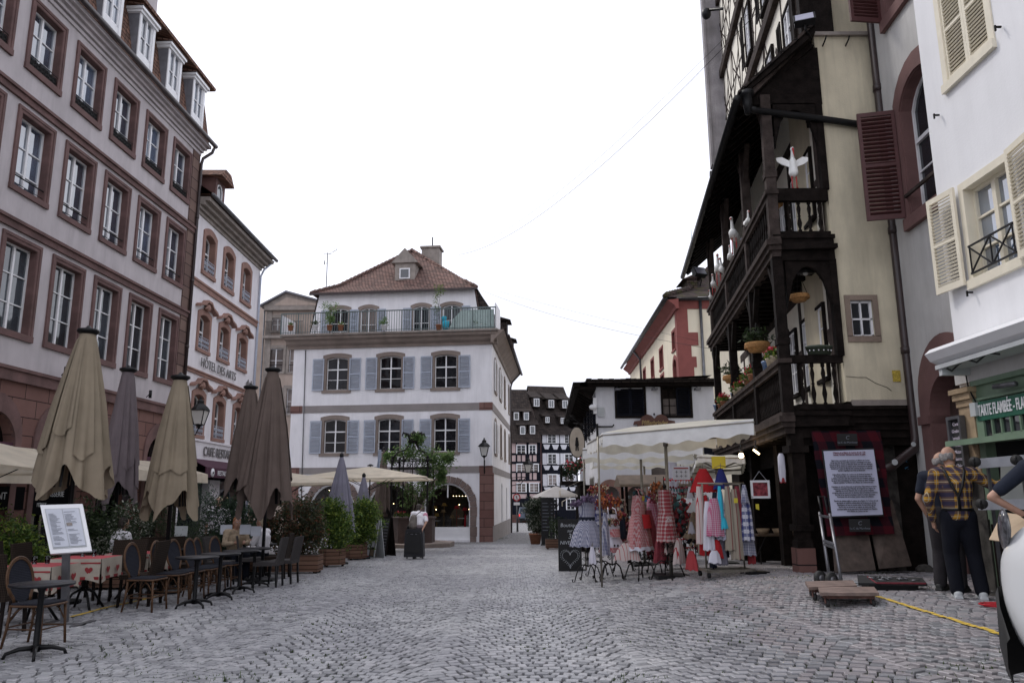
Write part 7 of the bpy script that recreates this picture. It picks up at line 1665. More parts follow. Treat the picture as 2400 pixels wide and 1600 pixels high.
for i,(px,py,Y,r,n,mt,lb) in enumerate(((1402,1148,16.8,(.24,.2,.12),90,('pump','beig','wine'),'orange and brown dried garland at the left end under the canopy'),(1420,1176,16.4,(.3,.2,.16),130,('pump','wine','pump'),'thick orange garland hanging above the white apron'),(1440,1205,16.2,(.26,.2,.1),90,('wine','beig','pump'),'dark red and beige garland just over the white apron'),(1380,1168,15.9,(.2,.14,.05),50,('lil','lil'),'purple dried flower wreath over the blue gingham pinafore'),(1537,1142,16.2,(.17,.16,.1),70,('pump','pump','beig'),'bright orange bunch over the red tartan dress'),(1540,1166,15.9,(.22,.16,.06),60,('wine','beig'),'ring of dark berries directly above the red tartan dress'),(1430,1222,15.9,(.2,.14,.05),60,('wine','beig','leafd'),'berry wreath around the neck of the white apron stand'),(1500,1172,16.5,(.1,.12,.14),50,('wine','redp'),'dark red hanging hearts above the red checked apron'),(1350,1178,15.95,(.12,.1,.04),30,('lil',),'small purple tuft at the left shoulder of the blue gingham pinafore'))):
 bunch('garland',lb,at(px,py,Y),r,n,.05,mt,60+i)
for i,(px,py,Y,r,mt,lb) in enumerate(((1500,1235,17.2,(.4,.3,.3),('wine','beig','dark2','redp'),'dense heap of dark red stock behind the two red aprons'),(1590,1210,16.6,(.3,.25,.4),('wine','redp','turqd','dark2'),'thick cluster of red and teal trinkets right of the tartan dress'),(1640,1250,16.2,(.32,.25,.3),('wine','navy','beig','dark2'),'dark heap of bags behind the left end of the rolling towel rack'),(1450,1255,17.,(.35,.3,.22),('cotW','wine','dark2','taupe'),'mixed pale and dark stock low behind the white apron'),(1560,1290,16.9,(.4,.3,.16),('dark2','wine','taupe'),'low dark pile of stock beneath the wooden booth'))):
 bunch('stock_heap',lb,at(px,py,Y),r,190,.09,mt,80+i,'goods','heaps of stock inside the stall')
def souvenir_rack():
 p=gp(1598,1325);t=thing('souvenir_rack','tall rack of red and white hearts and pompoms behind the red tartan dress','display rack',p)
 b=MB();H=2.0
 for x in(-.33,.33):b.bar((x,0,0),(x,0,H),.02,.02)
 for z in(.4,.8,1.2,1.6,1.95):b.bar((-.33,0,z),(.33,0,z),.012,.012)
 b.build('rack_frame',m['iron'],t);rr=random.Random(6)
 for z in(1.93,1.75,1.6,1.38,1.2,.98,.8,.6,.42):
  b=MB();c_=rr.choice(['redc','redp','wine','cotR']);dz=rr.uniform(.08,.16)
  for i in range(11):
   x=-.31+.062*i
   if rr.random()<.5:b.ell((x,-.05,z),(.028,.028,.03),7,5)
   else:hp=heart(.55);b.add([(x+a,-.06,z-.02+c) for a,c in hp],[tuple(range(len(hp)))])
  b.build('heart_row',m[c_],t,recalc=False)
  b=MB()
  for i in range(10):x=-.29+.062*i;b.ell((x,-.04,z-.05),(.02,.02,.035),6,4) if rr.random()<.6 else b.box(x-.02,x+.02,-.05,-.04,z-.1,z-.03)
  b.build('pompom_row',m[rr.choice(['cotW','beig','turqd','cotW'])],t,recalc=False)
souvenir_rack()
for i,(px,yt,yb,Y,w,mt,lb) in enumerate(((1470,1272,1312,15.3,.24,'strR','white towel with thin red stripes hanging low behind the white apron'),(1520,1195,1290,15.6,.16,'wine','wine red cloth between the red apron and the pink patterned one'),(1552,1240,1318,15.0,.2,'wine','dark red shawl hanging low left of the tartan dress'),(1590,1260,1320,14.6,.15,'strR','striped towel corner swinging right of the tartan dress'),(1418,1200,1300,15.4,.12,'gBlue','narrow blue checked towel beside the blue pinafore'),(1640,1205,1300,14.6,.14,'strL','striped linen towel at the left of the rolling towel rack'),(1665,1190,1330,13.9,.16,'navy','dark scarf bundle at the left end of the rolling towel rack'),(1458,1190,1260,16.2,.13,'navy','dark blue apron edge behind the white apron'),(1655,1165,1215,15.0,.22,'lilac','grey folded shawl under the red pleated cloth'),(1388,1280,1320,15.8,.09,'cotW','white cloth end hanging under the blue pinafore'),(1620,1290,1335,13.8,.13,'redp','red bag corner low at the left of the towel rack'))):
 a_=at(px,yt,Y);z_=at(px,yb,Y).z-a_.z;t=thing('hanging_cloth',lb,'cloth',a_,R(13*i),'cloths and towels crowding the stall');cloth_shell([(w*.35,.03,0),(w*.8,.05,z_*.4),(w,.06,z_)],5+i%3,.15,mt,'cloth',t,seed=i+50);b=MB();b.tube([(0,0,-.02),(0,0,.08)],.006,4);b.tube([(-w*.4,0,.0),(0,0,.05),(w*.4,0,.0)],.006,4);b.build('hanger',m['gal'],t)
def back_booth():
 p=gp(1492,1308);t=thing('market_booth','wooden booth with brown pitched roof and shelves at the back of the stall','booth',(p.x,21.6,gz(p.x,21.6)));b=MB()
 for x in(-.75,.75):
  for y in(-.4,.4):b.bar((x,y,0),(x,y,2.05),.07,.07)
 b.build('post',m['wood'],t);b=MB();b.prism([(-.65,2.0),(-.6,2.06),(0,2.32),(.6,2.06),(.65,2.0)],-.95,.95,'yz');b.build('roof',m['plwood2'],t)
 rr=random.Random(12)
 for z in(.55,.95,1.35,1.65):
  b=MB();b.box(-.75,.75,-.35,.35,z,z+.03);o=b.build('shelf',m['plwood2'],t)
  for mt in('beig','greyw','wine','turqd'):
   b=MB()
   for i in range(5):x=rr.uniform(-.7,.62);w=rr.uniform(.07,.16);b.lathe([(w*.35,z+.03),(w*.5,z+.03+w*.7),(w*.3,z+.03+w)],(x+.05,rr.uniform(-.3,0),0),8) if rr.random()<.5 else b.box(x,x+w,-.34,-.2,z+.03,z+.03+rr.uniform(.06,.2))
   b.build('goods',m[mt],o)
 b=MB();b.box(-.45,.3,-.5,-.44,1.6,1.76);b.build('blue_banner',M('blue_print',(.04,.20,.40),.6,.2,20),t)
m['plwood2']=M('brown_booth_wood',(.11,.075,.05),.7,.3,5,.3,30)
back_booth()
def small_table():
 p=gp(1610,1300);t=thing('trestle_table','low table with baskets between the tartan dress and the towel rack','table',(p.x+.05,17.6,gz(p.x,17.6)));b=MB();b.box(-.55,.55,-.3,.3,.62,.65);b.build('table_top',m['plwood2'],t)
 for sx in(-1,1):b=MB();b.bar((sx*.5,-.25,0),(sx*.35,.25,.62),.03,.03);b.bar((sx*.5,.25,0),(sx*.35,-.25,.62),.03,.03);b.build('trestle',m['iron'],t)
 for i,(x,mt) in enumerate(((-.35,'beig'),(0,'greyw'),(.35,'beig'))):
  q=Vector((p.x+.05+x,17.55,gz(p.x,17.6)+.65));b=MB();b.lathe([(.1,0),(.15,.12),(.14,.12),(.09,.01)],q,14);tag(b.build('basket',m['beig']),'%s wicker basket on the low table under the canopy'%('left','middle','right')[i],'basket','baskets on the trestle table')
small_table()
b=MB();p=at(1596,1098,17.3);b.box(p.x-.19,p.x+.19,17.3,17.31,p.z-.24,p.z+.06);o=b.build('stall_poster',m['paper']);tag(o,'white poster with red heading and small crosses under the canopy','poster')
b=MB();b.box(p.x-.16,p.x+.16,17.292,17.298,p.z+.0,p.z+.025);b.build('heading',m['redp'],o)
b=MB()
for x in(-.1,0,.1):
 for z in(-.07,-.16):b.box(p.x+x-.03,p.x+x+.03,17.292,17.298,p.z+z,p.z+z+.008);b.box(p.x+x-.004,p.x+x+.004,17.292,17.298,p.z+z-.03,p.z+z+.035)
b.build('printed_cross',m['ink'],o)
p=at(1573,1085,18.5);t=thing('hanging_sheet','white cloth sheet hanging at the right of the wooden booth','cloth',(p.x,18.5,p.z));cloth_shell([(.13,.03,.02),(.14,.04,-.8)],7,.12,'cotW','sheet',t,seed=2)
for nm,px,py,Y,w,L,mt,lb in(('pleated_skirt',1647,1098,14.3,.26,.42,'cotR','bright red pleated cloth hanging under the small canopy'),('pleated_skirt',1689,1098,14.1,.15,.36,'cotB','deep blue folded cloth hanging right of the red pleated one'),('hanging_bag',1640,1162,15.2,.26,.3,'greyw','pale draped bag below the red pleated cloth'),('hanging_bag',1625,1200,15.5,.16,.5,'beig','beige cloth bag left of the rolling towel rack'),('oven_mitt',1616,1140,15.3,.07,.22,'cotW','white patterned oven mitt left of the red pleated cloth'),('oven_mitt',1620,1222,15.2,.07,.22,'cotW','white patterned oven mitt hanging beside the rolling towel rack')):
 p=at(px,py,Y);t=thing(nm,lb,'cloth',p,0,'cloths hung around the stall');cloth_shell([(w*.25,w*.2,0),(w*.6,w*.4,-L*.4),(w,w*.55,-L)],15 if 'pleat' in nm else 6,.06,mt,'cloth',t,seed=int(px));b=MB();b.tube([(0,0,-.02),(0,0,.1)],.006,4);b.tube([(-.12,0,.02),(0,0,.06),(.12,0,.02)],.006,4);b.build('hanger',m['gal'],t)
def towel_rack():
 g=gp(1702,1352);t=thing('towel_rack','rolling chrome rack crowded with tea towels, aprons and scarves','display rack',(g.x,g.y,g.z+.01),R(8));H=1.55
 b=MB()
 for x in(-.34,.34):b.tube([(x,0,.1),(x,0,H)],.016,7)
 b.tube([(-.42,0,H),(.42,0,H)],.014,7);b.tube([(-.1,-.3,H-.02),(-.1,.3,H-.02)],.012,6);b.tube([(.2,-.3,H-.02),(.2,.3,H-.02)],.012,6);b.box(-.42,.42,-.24,-.2,.09,.13);b.box(-.42,.42,.2,.24,.09,.13);b.box(-.42,-.36,-.24,.24,.1,.14);b.box(.36,.42,-.24,.24,.1,.14);b.build('rail_frame',m['gal'],t)
 for x in(-.38,.38):
  for y in(-.2,.2):b=MB();b.tube([(x-.02,y,.045),(x+.02,y,.045)],.045,10);b.build('castor',m['blackp'],t)
 items=(('strR',-.42,-.05,.09,.95,1.5),('pinkg',-.26,-.28,.14,.62,1.3),('cotW',-.34,-.2,.1,.8,1.25),('turq',-.14,-.26,.05,.55,1.5),('floral',-.13,-.24,.09,.8,1.42),('turq',-.11,-.28,.07,.18,.98),('strL',.0,-.26,.09,1.05,1.5),('strL',.12,-.24,.1,1.15,1.45),('cotW',.05,-.2,.07,.9,1.35),('wine',.2,-.2,.08,.7,1.5),('tBlue',.33,-.22,.12,.72,1.32),('gBlue',.36,-.1,.14,.6,.95),('gBlue',.3,-.26,.06,.3,1.52),('strR',.44,-.02,.07,.85,1.2),('cotR',-.3,.05,.12,1.0,1.35),('navy',-.05,.1,.15,1.1,1.4),('taupe',.2,.12,.15,1.0,1.4),('cotR',-.22,-.2,.1,.3,.62),('cotW',-.3,-.28,.11,.2,.45),('redp',.5,.05,.07,.8,1.0),('lilac',-.1,-.1,.1,.5,.7))
 for i,(mt,x,y,w,L,z) in enumerate(items):cloth_shell([(w*.45,.03,z),(w*.8,.045,z-L*.35),(w,.05,z-L)],5+i%3,.13,mt,'hanging_towel',t,seed=i,off=(x,y))
 b=MB();b.quad((.06,-.36,1.22),(.13,-.36,1.22),(.13,-.36,1.3),(.06,-.36,1.3));b.quad((.47,-.3,1.12),(.53,-.3,1.1),(.53,-.3,1.2),(.47,-.3,1.2));b.build('price_card',m['yel'],t,recalc=False)
 b=MB();b.box(.3,.62,-.35,-.1,0,.1);b.build('rack_weight',m['blackp'],t)
towel_rack()
def postcard_spinner():
 g=gp(1728,1300);t=thing('postcard_spinner','revolving postcard stand with glassy knobs under the gallery','display rack',g);b=MB();b.lathe([(.22,0),(.22,.03),(.02,.06),(.02,1.75)],n=12);b.build('column',m['gal'],t);rr=random.Random(2)
 for z in[.5+.17*i for i in range(7)]:
  b=MB()
  for i in range(6):a=i*math.pi/3;X_=Matrix.Rotation(a,4,'Z')@Matrix.Translation((0,-.17,z));b.add([X_@Vector(v) for v in((-.06,0,0),(.06,0,0),(.06,.03,.13),(-.06,.03,.13))],[(0,1,2,3)])
  b.build('postcards',m[rr.choice(['greyw','tan','corn','wares'])],t,recalc=False)
 b=MB();[b.ell((rr.uniform(-.12,.12),-.05,1.75-.06*i),(.04,.04,.035),8,6) for i in range(7)];b.build('glass_baubles',m['gal'],t)
postcard_spinner()
def chalkboard():
 g=gp(1337,1339);t=thing('chalkboard','black chalkboard with a heart wreath and boutique lettering at the left of the stall','sign',g,R(4));w,h=.56,1.22
 b=MB();b.box(-w/2,w/2,0,.03,.01,h);b.box(w/2-.02,w/2+.1,.02,.3,.0,.04);b.build('board',m['dark2'],t)
 for s_,sz,z in(('Boutique',.125,h-.14),('sur',.1,h-.27),('3',.17,h-.4),('NIVEAUX',.115,h-.55)):text(s_,sz,m['chalk2'],t,(0,-.004,z),shear=.15 if sz>.11 else .3)
 b=MB();hp=heart(3.4,40)
 for i,(x,z) in enumerate(hp):
  for k_ in(-1,1):b.obox((x*(1+.1*k_),-.004,.33+z*(1+.1*k_)),(.028,.003,.008),Matrix.Rotation(-i*.157*1.+k_*.6,3,'Y'))
 b.build('heart_wreath',m['chalk2'],t)
m['chalk2']=M('white_chalk',(.45,.47,.50),.9,.2,30)
chalkboard()
def shop_bits():
 for nm,px,py,Y,lb in(('light_bulb',1737,1067,16.2,'round glowing bulb under the gallery beam'),('light_bulb',1772,1058,15.2,'small glowing lamp right of the round bulb under the gallery')):
  c=at(px,py,Y);t=thing(nm,lb,'lamp',c);b=MB();(b.ell((0,0,0),(.055,.055,.06),12,8) if px<1750 else b.bar((-.05,0,.04),(.06,0,-.05),.03,.03));b.build('bulb',m['bulb2'],t);b=MB();b.tube([(0,0,.05),(0,0,.22)],.012,6);b.lathe([(.03,.05),(.035,.1),(.01,.12)],n=8);b.build('socket',m['blackp'],t)
  l=bpy.data.lights.new('lamp_glow','POINT');l.energy=9 if px<1750 else 3;l.color=(1,.75,.45);l.shadow_soft_size=.06;o=bpy.data.objects.new('lamp_glow',l);COL.objects.link(o);o.parent=t;o.location=(0,-.12,-.02)
 c=at(1782,1146,14.2);t=thing('framed_picture','white framed red embroidery hanging in the shop entrance','picture',c,R(-5));b=MB();b.ring([(-.13,-.12),(-.13,.12),(.13,.12),(.13,-.12)],[(-.17,-.16),(-.17,.16),(.17,.16),(.17,-.16)],-.01,.01);b.box(-.17,.17,-.01,.01,-.16,-.12);b.build('frame',m['white'],t);b=MB();b.box(-.13,.13,.0,.006,-.12,.12);b.build('embroidery',M('red_embroidery',(.22,.04,.05),.9,.9,15),t);b=MB();b.tube([(-.12,0,.16),(0,0,.32),(.12,0,.16)],.005,4);b.build('string',m['paper'],t)
 c=at(1830,1062,13.6);t=thing('hanging_towel','white and red spiral-folded towel hanging by the corner pillar','cloth',c);cloth_shell([(.03,.03,0),(.06,.05,-.06),(.065,.05,-.3),(.05,.04,-.48)],4,.15,'cotW','cloth',t,seed=5);cloth_shell([(.052,.042,-.42),(.05,.042,-.5)],4,.1,'redp','red_trim',t,seed=5)
 g=gp(1838,1312);t=thing('wheeled_cabinet','narrow orange wooden cabinet on castors beside the corner pillar','cabinet',(g.x-.12,g.y-.35,gz(g.x-.12,g.y-.35)+.01),R(-8));b=MB();b.box(-.1,.12,-.2,.2,.08,1.02);b.prism([(-.1,1.02),(.12,1.02),(.08,1.12),(-.1,1.12)],-.2,.2);b.build('body',M('orange_pine',(.23,.10,.035),.6,.25,6),t)
 for x in(-.07,.08):b=MB();b.tube([(x-.015,-.15,.04),(x+.015,-.15,.04)],.04,10);b.build('castor',m['blackp'],t)
 b=MB();b.lathe([(.1,1.12),(.14,1.2),(.12,1.2)],(0.02,0,0),12);b.build('basket',m['beig'],t);cloth_shell([(.14,.14,1.3),(.16,.16,1.22),(.15,.15,1.17)],8,.05,'strR','folded_towels',t)
 g=gp(1790,1290);t=thing('wooden_stool','orange wooden stool with a yellow box in the shop entrance','stool',(g.x-.2,g.y-.4,gz(g.x-.2,g.y-.4)+.01));b=MB();b.box(-.22,.22,-.16,.16,.5,.54);b.build('seat',m['opine'],t)
 for x in(-.2,.2):
  for y in(-.14,.14):b=MB();b.bar((x,y,0),(x,y,.5),.035,.035);b.build('leg',m['opine'],t)
 b=MB();gq=gz(g.x-.2,g.y-.4)+.01;b.box(g.x-.3,g.x-.1,g.y-.5,g.y-.35,gq+.54,gq+.63);tag(b.build('box',m['yel']),'yellow box on the orange stool in the shop entrance','box')
 for i,(px,py,r) in enumerate(((1800,1276,.14),(1770,1280,.1))):p=gp(px,py+12);b=MB();b.ell((p.x,p.y+.1,p.z+r),(r,r,r),12,8);tag(b.build('wool_ball',m['wares']),['larger','smaller'][i]+' dark bundle on the ground by the orange stool','bundle','bundles by the stool')
m['opine']=M('orange_wood',(.26,.12,.035),.6,.2,6);m['bulb2']=M('lit_bulb',(1,.8,.5),.4,0,emit=(1,.74,.40),estr=9)
shop_bits()
m['bann']=checkmat('red_black_check',(.06,.006,.011),(.005,.005,.009),size=.155)
def banner():
 c=[at(1939,1256,12.95),at(2097,1250,12.95),at(2063,1008,13.25),at(1901,1010,13.25)];O=c[0];t=thing('banner','large red and black checked banner carrying a white sheet of text','banner',O);X=Matrix.Translation(-O)
 b=MB(X);N=14;rr=random.Random(1);vs=[]
 for i in range(N+1):
  for j in range(N+1):p=c[0].lerp(c[1],j/N).lerp(c[3].lerp(c[2],j/N),i/N);vs.append(p+Vector((0,-.012*math.sin(j*1.1+i*.5)-.01*math.sin(i*1.7),0)))
 b.add(vs,[(i*(N+1)+j,i*(N+1)+j+1,(i+1)*(N+1)+j+1,(i+1)*(N+1)+j) for i in range(N) for j in range(N)],True);b.build('cloth',m['bann'],t,recalc=False)
 q=[at(1948,1209,12.9),at(2067,1205,12.9),at(2045,1053,13.1),at(1928,1057,13.1)];q=[p+Vector((0,-.04,0)) for p in q]
 b=MB(X);slab(b,q,.006);o=b.build('text_sheet',m['sheet'],t)
 b=MB(X);qq=[sum(q,Vector())/4+(p-sum(q,Vector())/4)*1.05+Vector((0,.02,0)) for p in q];slab(b,qq,.004);b.build('sheet_border',m['dark2'],t)
 up=(q[3]-q[0]);rt=(q[1]-q[0]);W_=rt.length;H_=up.length
 Mx=Matrix((rt.normalized(),up.normalized(),rt.cross(up).normalized())).transposed().to_4x4()
 L=["L'histoire de la Maison du Cochon de Lait 1578","Ludwig \"Gwüder\" fabricant de chaises de paille","","","Hans le jour, mercenaire du commerce, la Maison du Cochon","de Lait est l'une des plus belles maisons à colombages de la place","dans les archives, comme un bâtiment classé sous son nom allemand","abritant au fil des siècles les artisans et les commerçants du quartier","donnant sur la place du Marché aux Cochons de Lait, au milieu du","quartier magnifique aux rives de l'Ill-Bruche.","","Aujourd'hui, la Maison du Cochon de Lait abrite la Boutique de","M. Paul Leineweber, ses collections et souvenirs faits main","La Maison s'encadre ainsi dans le patrimoine et la tradition textile et","les savoir-faire authentiques de l'Alsace, mettant en valeur l'artisanat","régional populaire \"La Maison de la Maison du Cochon de Lait\".","","L'enseigne de cette boutique est une girouette, l'hippocampe au-dessus","restauré en quatrième par l'Alsacien de la légende de la région, les","Légendes, au monde l'histoire d'un roi qui a perdu la Sagesse","arrogante mais une veuve d'or le valoreux dans la boutique au costume","du Chef du lac secret, la boutique royale à la maison alsacienne","d'outremer, il la vie boutique aussi la maison de la Maison.","","Bientôt des siècles anglais, la maison de la Maison du Cochon de Lait","est depuis un symbole multiséculaire de Strasbourg en photo,","hébergeant, en haut, le monde entier, il vous invite à goûter","dans sa vie, ou encore sur sa maison, au verre, Lait d'Or,","pourquoi balise qui ne apprendre l'envoûtement! Lire l'histoire","de la Maison du Cochon de Lait."]
 n=Vector(rt.cross(up)).normalized();i=0
 for k_,s in enumerate(L):
  if not s:continue
  v=.96-.93*k_/len(L);p=q[0]+rt*.5+up*v+n*.022;o2=text(s,H_*.031 if k_>1 else H_*.034,m['inkr'] if k_<2 else m['ink'],o,(0,0,0),(0,0,0),ext=.0008,sx=.70 if k_>1 else .8,bold=.0012);o2.matrix_local=Matrix.Translation(p-O)@Mx@Matrix.Diagonal((.76,1,1,1))
 for(px,py,Y) in((1983,1030,13.15),(2012,1230,12.85)):
  p=at(px,py,Y)+Vector((0,-.05,0));b=MB(X);b.box(p.x-.17,p.x+.17,p.y,p.y+.005,p.z-.1,p.z+.1);o=b.build('label_patch',m['dark2'],t);text('LA CURE GOURMANDE' if 0 else 'La C du Marcheur',.045,m['inkg'],o,(p.x-O.x,p.y-O.y-.004,p.z-O.z-.05));text('C',.09,m['inkg'],o,(p.x-O.x,p.y-O.y-.004,p.z-O.z+.03),shear=.2)
m['sheet']=M('text_sheet',(.46,.47,.60),.8,.05,3);m['inkr']=M('dark_red_ink',(.14,.03,.04),.9,0)
banner()
for i,(c,lb) in enumerate((([(1957,1340,12.75),(2053,1335,12.75),(2035,1245,13.05),(1950,1250,13.05)],'left of the two stained boards leaning below the checked banner'),([(2062,1332,12.8),(2137,1325,12.9),(2090,1170,13.25),(2042,1240,13.1)],'right stained board, slanting against the dark wall beside the banner'))):
 b=MB();q=[at(*p) for p in c];[setattr(v,'z',max(v.z,gz(v.x,v.y)+.01)) for v in q[:2]];slab(b,q,.03);tag(b.build('leaning_board',M('stained_board',(.075,.055,.045),.85,.5,6,stain=.4)),lb,'board','boards leaning under the banner')
def hand_truck():
 t=thing('hand_truck','folding aluminium hand truck standing before the checked banner','hand truck',gp(1945,1378));O=t.location;X=Matrix.Translation(-O)
 f0,f1=at(1945,1330,11.4),at(1975,1365,11.15);k0,k1=at(1928,1190,11.4),at(1945,1200,11.3)
 z=lambda v,s:Vector(v)+Vector((0,0,s))
 A0_,A1=at(1944,1352,11.3),at(1973,1368,11.05);T0,T1=at(1921,1200,11.75),at(1945,1204,11.6)
 b=MB(X);b.tube([A0_,T0],.022,8);b.tube([A1,T1],.022,8)
 for u in(.05,.5,.55,.95):b.bar(A0_.lerp(T0,u),A1.lerp(T1,u),.05,.03)
 b.build('side_rail',m['alu'],t)
 T2,T3=at(1918,1163,11.85),at(1932,1163,11.8);b=MB(X);b.tube([T0.lerp(T1,.2),T2,T3,T0.lerp(T1,.8)],.016,7);b.build('handle',m['blackp'],t)
 for i,(px,py,Y) in enumerate(((1918,1361,11.25),(1945,1368,11.0))):
  c=at(px,py,Y);c.z=gz(c.x,c.y)+.1;b=MB(X);b.tube([c+Vector((.01,.02,0)),c+Vector((.04,-.03,0))],.1,20);o=b.build('wheel',m['rubber'],t);b=MB(X);b.tube([c+Vector((.005,.01,0)),c+Vector((.05,-.045,0))],.05,14);b.build('rim',m['lead'],o)
 b=MB(X);a=gp(1965,1375);b.obox((a.x,a.y+.0,a.z+.05),(.28,.2,.02),Matrix.Rotation(.1,3,'X'));b.bar(at(1944,1350,11.3),at(1918,1358,11.3),.05,.06);b.build('toe_plate',m['blackp'],t)
m['alu']=M('aluminium',(.2,.2,.215),.35,.1,10,metal=.7)
hand_truck()
def dolly(label,c4,h):
 q=[at(*p) for p in c4];O=sum(q,Vector())/4;O.z=gz(O.x,O.y);t=thing('wooden_dolly',label,'dolly',O,0,'wooden furniture dollies on the paving');X=Matrix.Translation(-O)
 q=[Vector((p.x,p.y,O.z+h)) for p in q];b=MB(X);b.add(q+[p-Vector((0,0,.035)) for p in q],MB.BF);b.build('deck',m['dollyw'],t);ce=sum(q,Vector())/4
 for p in q:
  c=ce.lerp(p,.78);b=MB(X);b.tube([c+Vector((-.014,0,-h+.045)),c+Vector((.014,0,-h+.045))],.045,12);o=b.build('castor',m['rubber'],t);b=MB(X)
  for s in(-.02,.02):b.bar(c+Vector((s,0,-h+.045)),c+Vector((s,.02,-.04)),.008,.03)
  b.build('fork',m['rust'],o)
 b=MB(X);r=[ce.lerp(p,.8)-Vector((0,0,.055)) for p in q]
 for i in range(4):b.bar(r[i],r[(i+1)%4],.04,.03)
 b.build('underframe',m['rust'],t)
m['dollyw']=M('worn_plywood',(.19,.135,.115),.7,.35,7,.3,40,stain=.3);m['rust']=M('rusty_steel',(.10,.045,.035),.8,.4,20)
dolly('rear wooden dolly, partly covered by the front one',[(1897,1391,9.75),(2010,1386,9.9),(2000,1374,10.5),(1888,1379,10.4)],.17)
dolly('front wooden dolly nearest the camera on the red paving',[(1924,1408,9.25),(2062,1408,9.2),(2050,1390,9.8),(1918,1391,9.85)],.17)
def tool_case():
 g=gp(2085,1382);t=thing('tool_case','open black tool case with red edge full of tools beside the yellow line','tool case',g,R(-6));b=MB();b.box(-.3,.32,-.12,.16,0,.08);b.build('case',m['blackp'],t)
 b=MB();b.add([(-.42,-.1,.1),(.42,-.16,.1),(.5,.2,.14),(-.3,.3,.16)]+[(-.42,-.1,.07),(.42,-.16,.07),(.5,.2,.11),(-.3,.3,.13)],MB.BF);b.build('tray',m['dark2'],t);b=MB();b.bar((-.2,-.14,.105),(.4,-.17,.105),.012,.02);b.bar((-.2,-.14,.1),(-.2,.2,.15),.012,.012);b.build('red_edge',m['wine'],t)
 rr=random.Random(3);b=MB()
 for i in range(16):x,y=rr.uniform(-.2,.35),rr.uniform(-.05,.15);a=rr.uniform(0,3);b.tube([(x,y,.13+y*.1),(x+.12*math.cos(a),y+.06*math.sin(a),.14+y*.1)],.008,5)
 b.build('hand_tools',m['alu'],t)
tool_case()
def coil(name,label,c,r,mat,n=3,seed=1):
 rr=random.Random(seed);P=[]
 for i in range(n*22):a=i*2*math.pi/22;k_=1+.18*math.sin(a*.7+seed)+.02*i/22;x,y=c.x+r*1.5*k_*math.cos(a),c.y+r*k_*math.sin(a);P.append((x,y,gz(x,y)+.03+.006*(i/22)))
 b=MB();b.tube(P,.009,6);tag(b.build(name,m[mat]),label,'cable')
coil('cable_coil','loose grey-white cable on the ground beside the hand truck',gp(2000,1374),.14,'greyw');coil('hose_coil','thin red hose coiled on the paving beside the white car',gp(2345,1425),.12,'redc',3,4)
b=MB();rr=random.Random(9)
for i in range(26):p=gp(rr.uniform(2150,2215),rr.uniform(1318,1345));s=rr.uniform(.05,.15);b.ell((p.x,p.y+.2,p.z+s*.4),(s*1.4,s,s*.8),7,5)
tag(b.build('rubble_heap',m['darkpl']),'heap of dark rubble at the foot of the wall beside the doorway','rubble')
# ================================================================ storks, pots and lamps on the galleries
m['stw']=M('white_painted_bird',(.86,.86,.84),.6,.03,10);m['red2']=M('bright_red_paint',(.45,.02,.02),.5,.1);m['basketm']=M('wicker_basket',(.42,.22,.08),.8,.3,30,.6,60)
m['blueg']=M('blue_glaze',(.10,.17,.32),.3,.2,10);m['creamg']=M('cream_pot',(.55,.46,.33),.6,.15,8);m['bfeat']=M('black_feathers',(.02,.02,.022),.7,.1)
def stork(label,loc,h,rz,pose='stand',wings=False,dark=False):
 t=thing('stork_figure',label,'stork figure',loc,rz,'white stork figures along the upper gallery');s=h/.7
 b=MB();L=.22*s if pose=='stand' else .06*s
 if wings:
  b.caps((0,0,L+.06*s),(.0,0,L+.26*s),.075*s,.05*s);b.caps((0,0,L+.26*s),(.015*s,0,L+.42*s),.032*s,.022*s);b.ell((.02*s,0,L+.45*s),(.04*s,.032*s,.035*s))
  hd_=Vector((.05*s,0,L+.45*s));bk=Vector((.09*s,0,L+.30*s))
 else:
  b.caps((-.12*s,0,L+.07*s),(.06*s,0,L+.11*s),.05*s,.07*s);b.caps((.07*s,0,L+.13*s),(.10*s,0,L+.30*s),.035*s,.022*s);b.caps((-.12*s,0,L+.07*s),(-.24*s,0,L+.05*s),.035*s,.012*s);b.ell((.12*s,0,L+.33*s),(.04*s,.03*s,.033*s));hd_=Vector((.14*s,0,L+.33*s));bk=Vector((.26*s,0,L+.27*s))
 blob(b,'body',m['stw'],.009*s+.002,3,t)
 b=MB();b.tube([hd_,bk],[.016*s,.004*s],7);b.build('beak',m['red2'],t)
 if pose=='stand':
  for sy in(-1,1):b=MB();b.tube([(0,sy*.03*s,L+.05*s),(.01*s,sy*.035*s,L*.5),(0,sy*.035*s,0)],.009*s,6);b.tube([(-.02*s,sy*.035*s,.006),(.05*s,sy*.035*s,.006)],.008*s,5);b.build('leg',m['red2'],t)
 for sy in(-1,1):
  b=MB()
  if wings:P=[(.0,sy*.05*s,L+.26*s),(-.01*s,sy*.16*s,L+.33*s),(-.01*s,sy*.25*s,L+.32*s),(0,sy*.24*s,L+.25*s),(0,sy*.17*s,L+.2*s),(0,sy*.06*s,L+.16*s)];b.add(P+[(p[0]-.02*s,p[1],p[2]) for p in P],[tuple(range(6)),tuple(range(11,5,-1))]+[(i,i+6,(i+1)%6+6,(i+1)%6) for i in range(6)])
  else:b.ell((-.08*s,sy*.058*s,L+.09*s),(.13*s,.018*s,.055*s),12,8,Matrix.Rotation(.15,3,'Y'))
  b.build('wing',m['bfeat' if dark else 'stw'],t)
 return t
p=at(1862,443,13.42);stork('largest white stork with spread wings on the near end of the upper gallery',(p.x,13.40,7.1),.82,R(-92),wings=True)
RA=IA
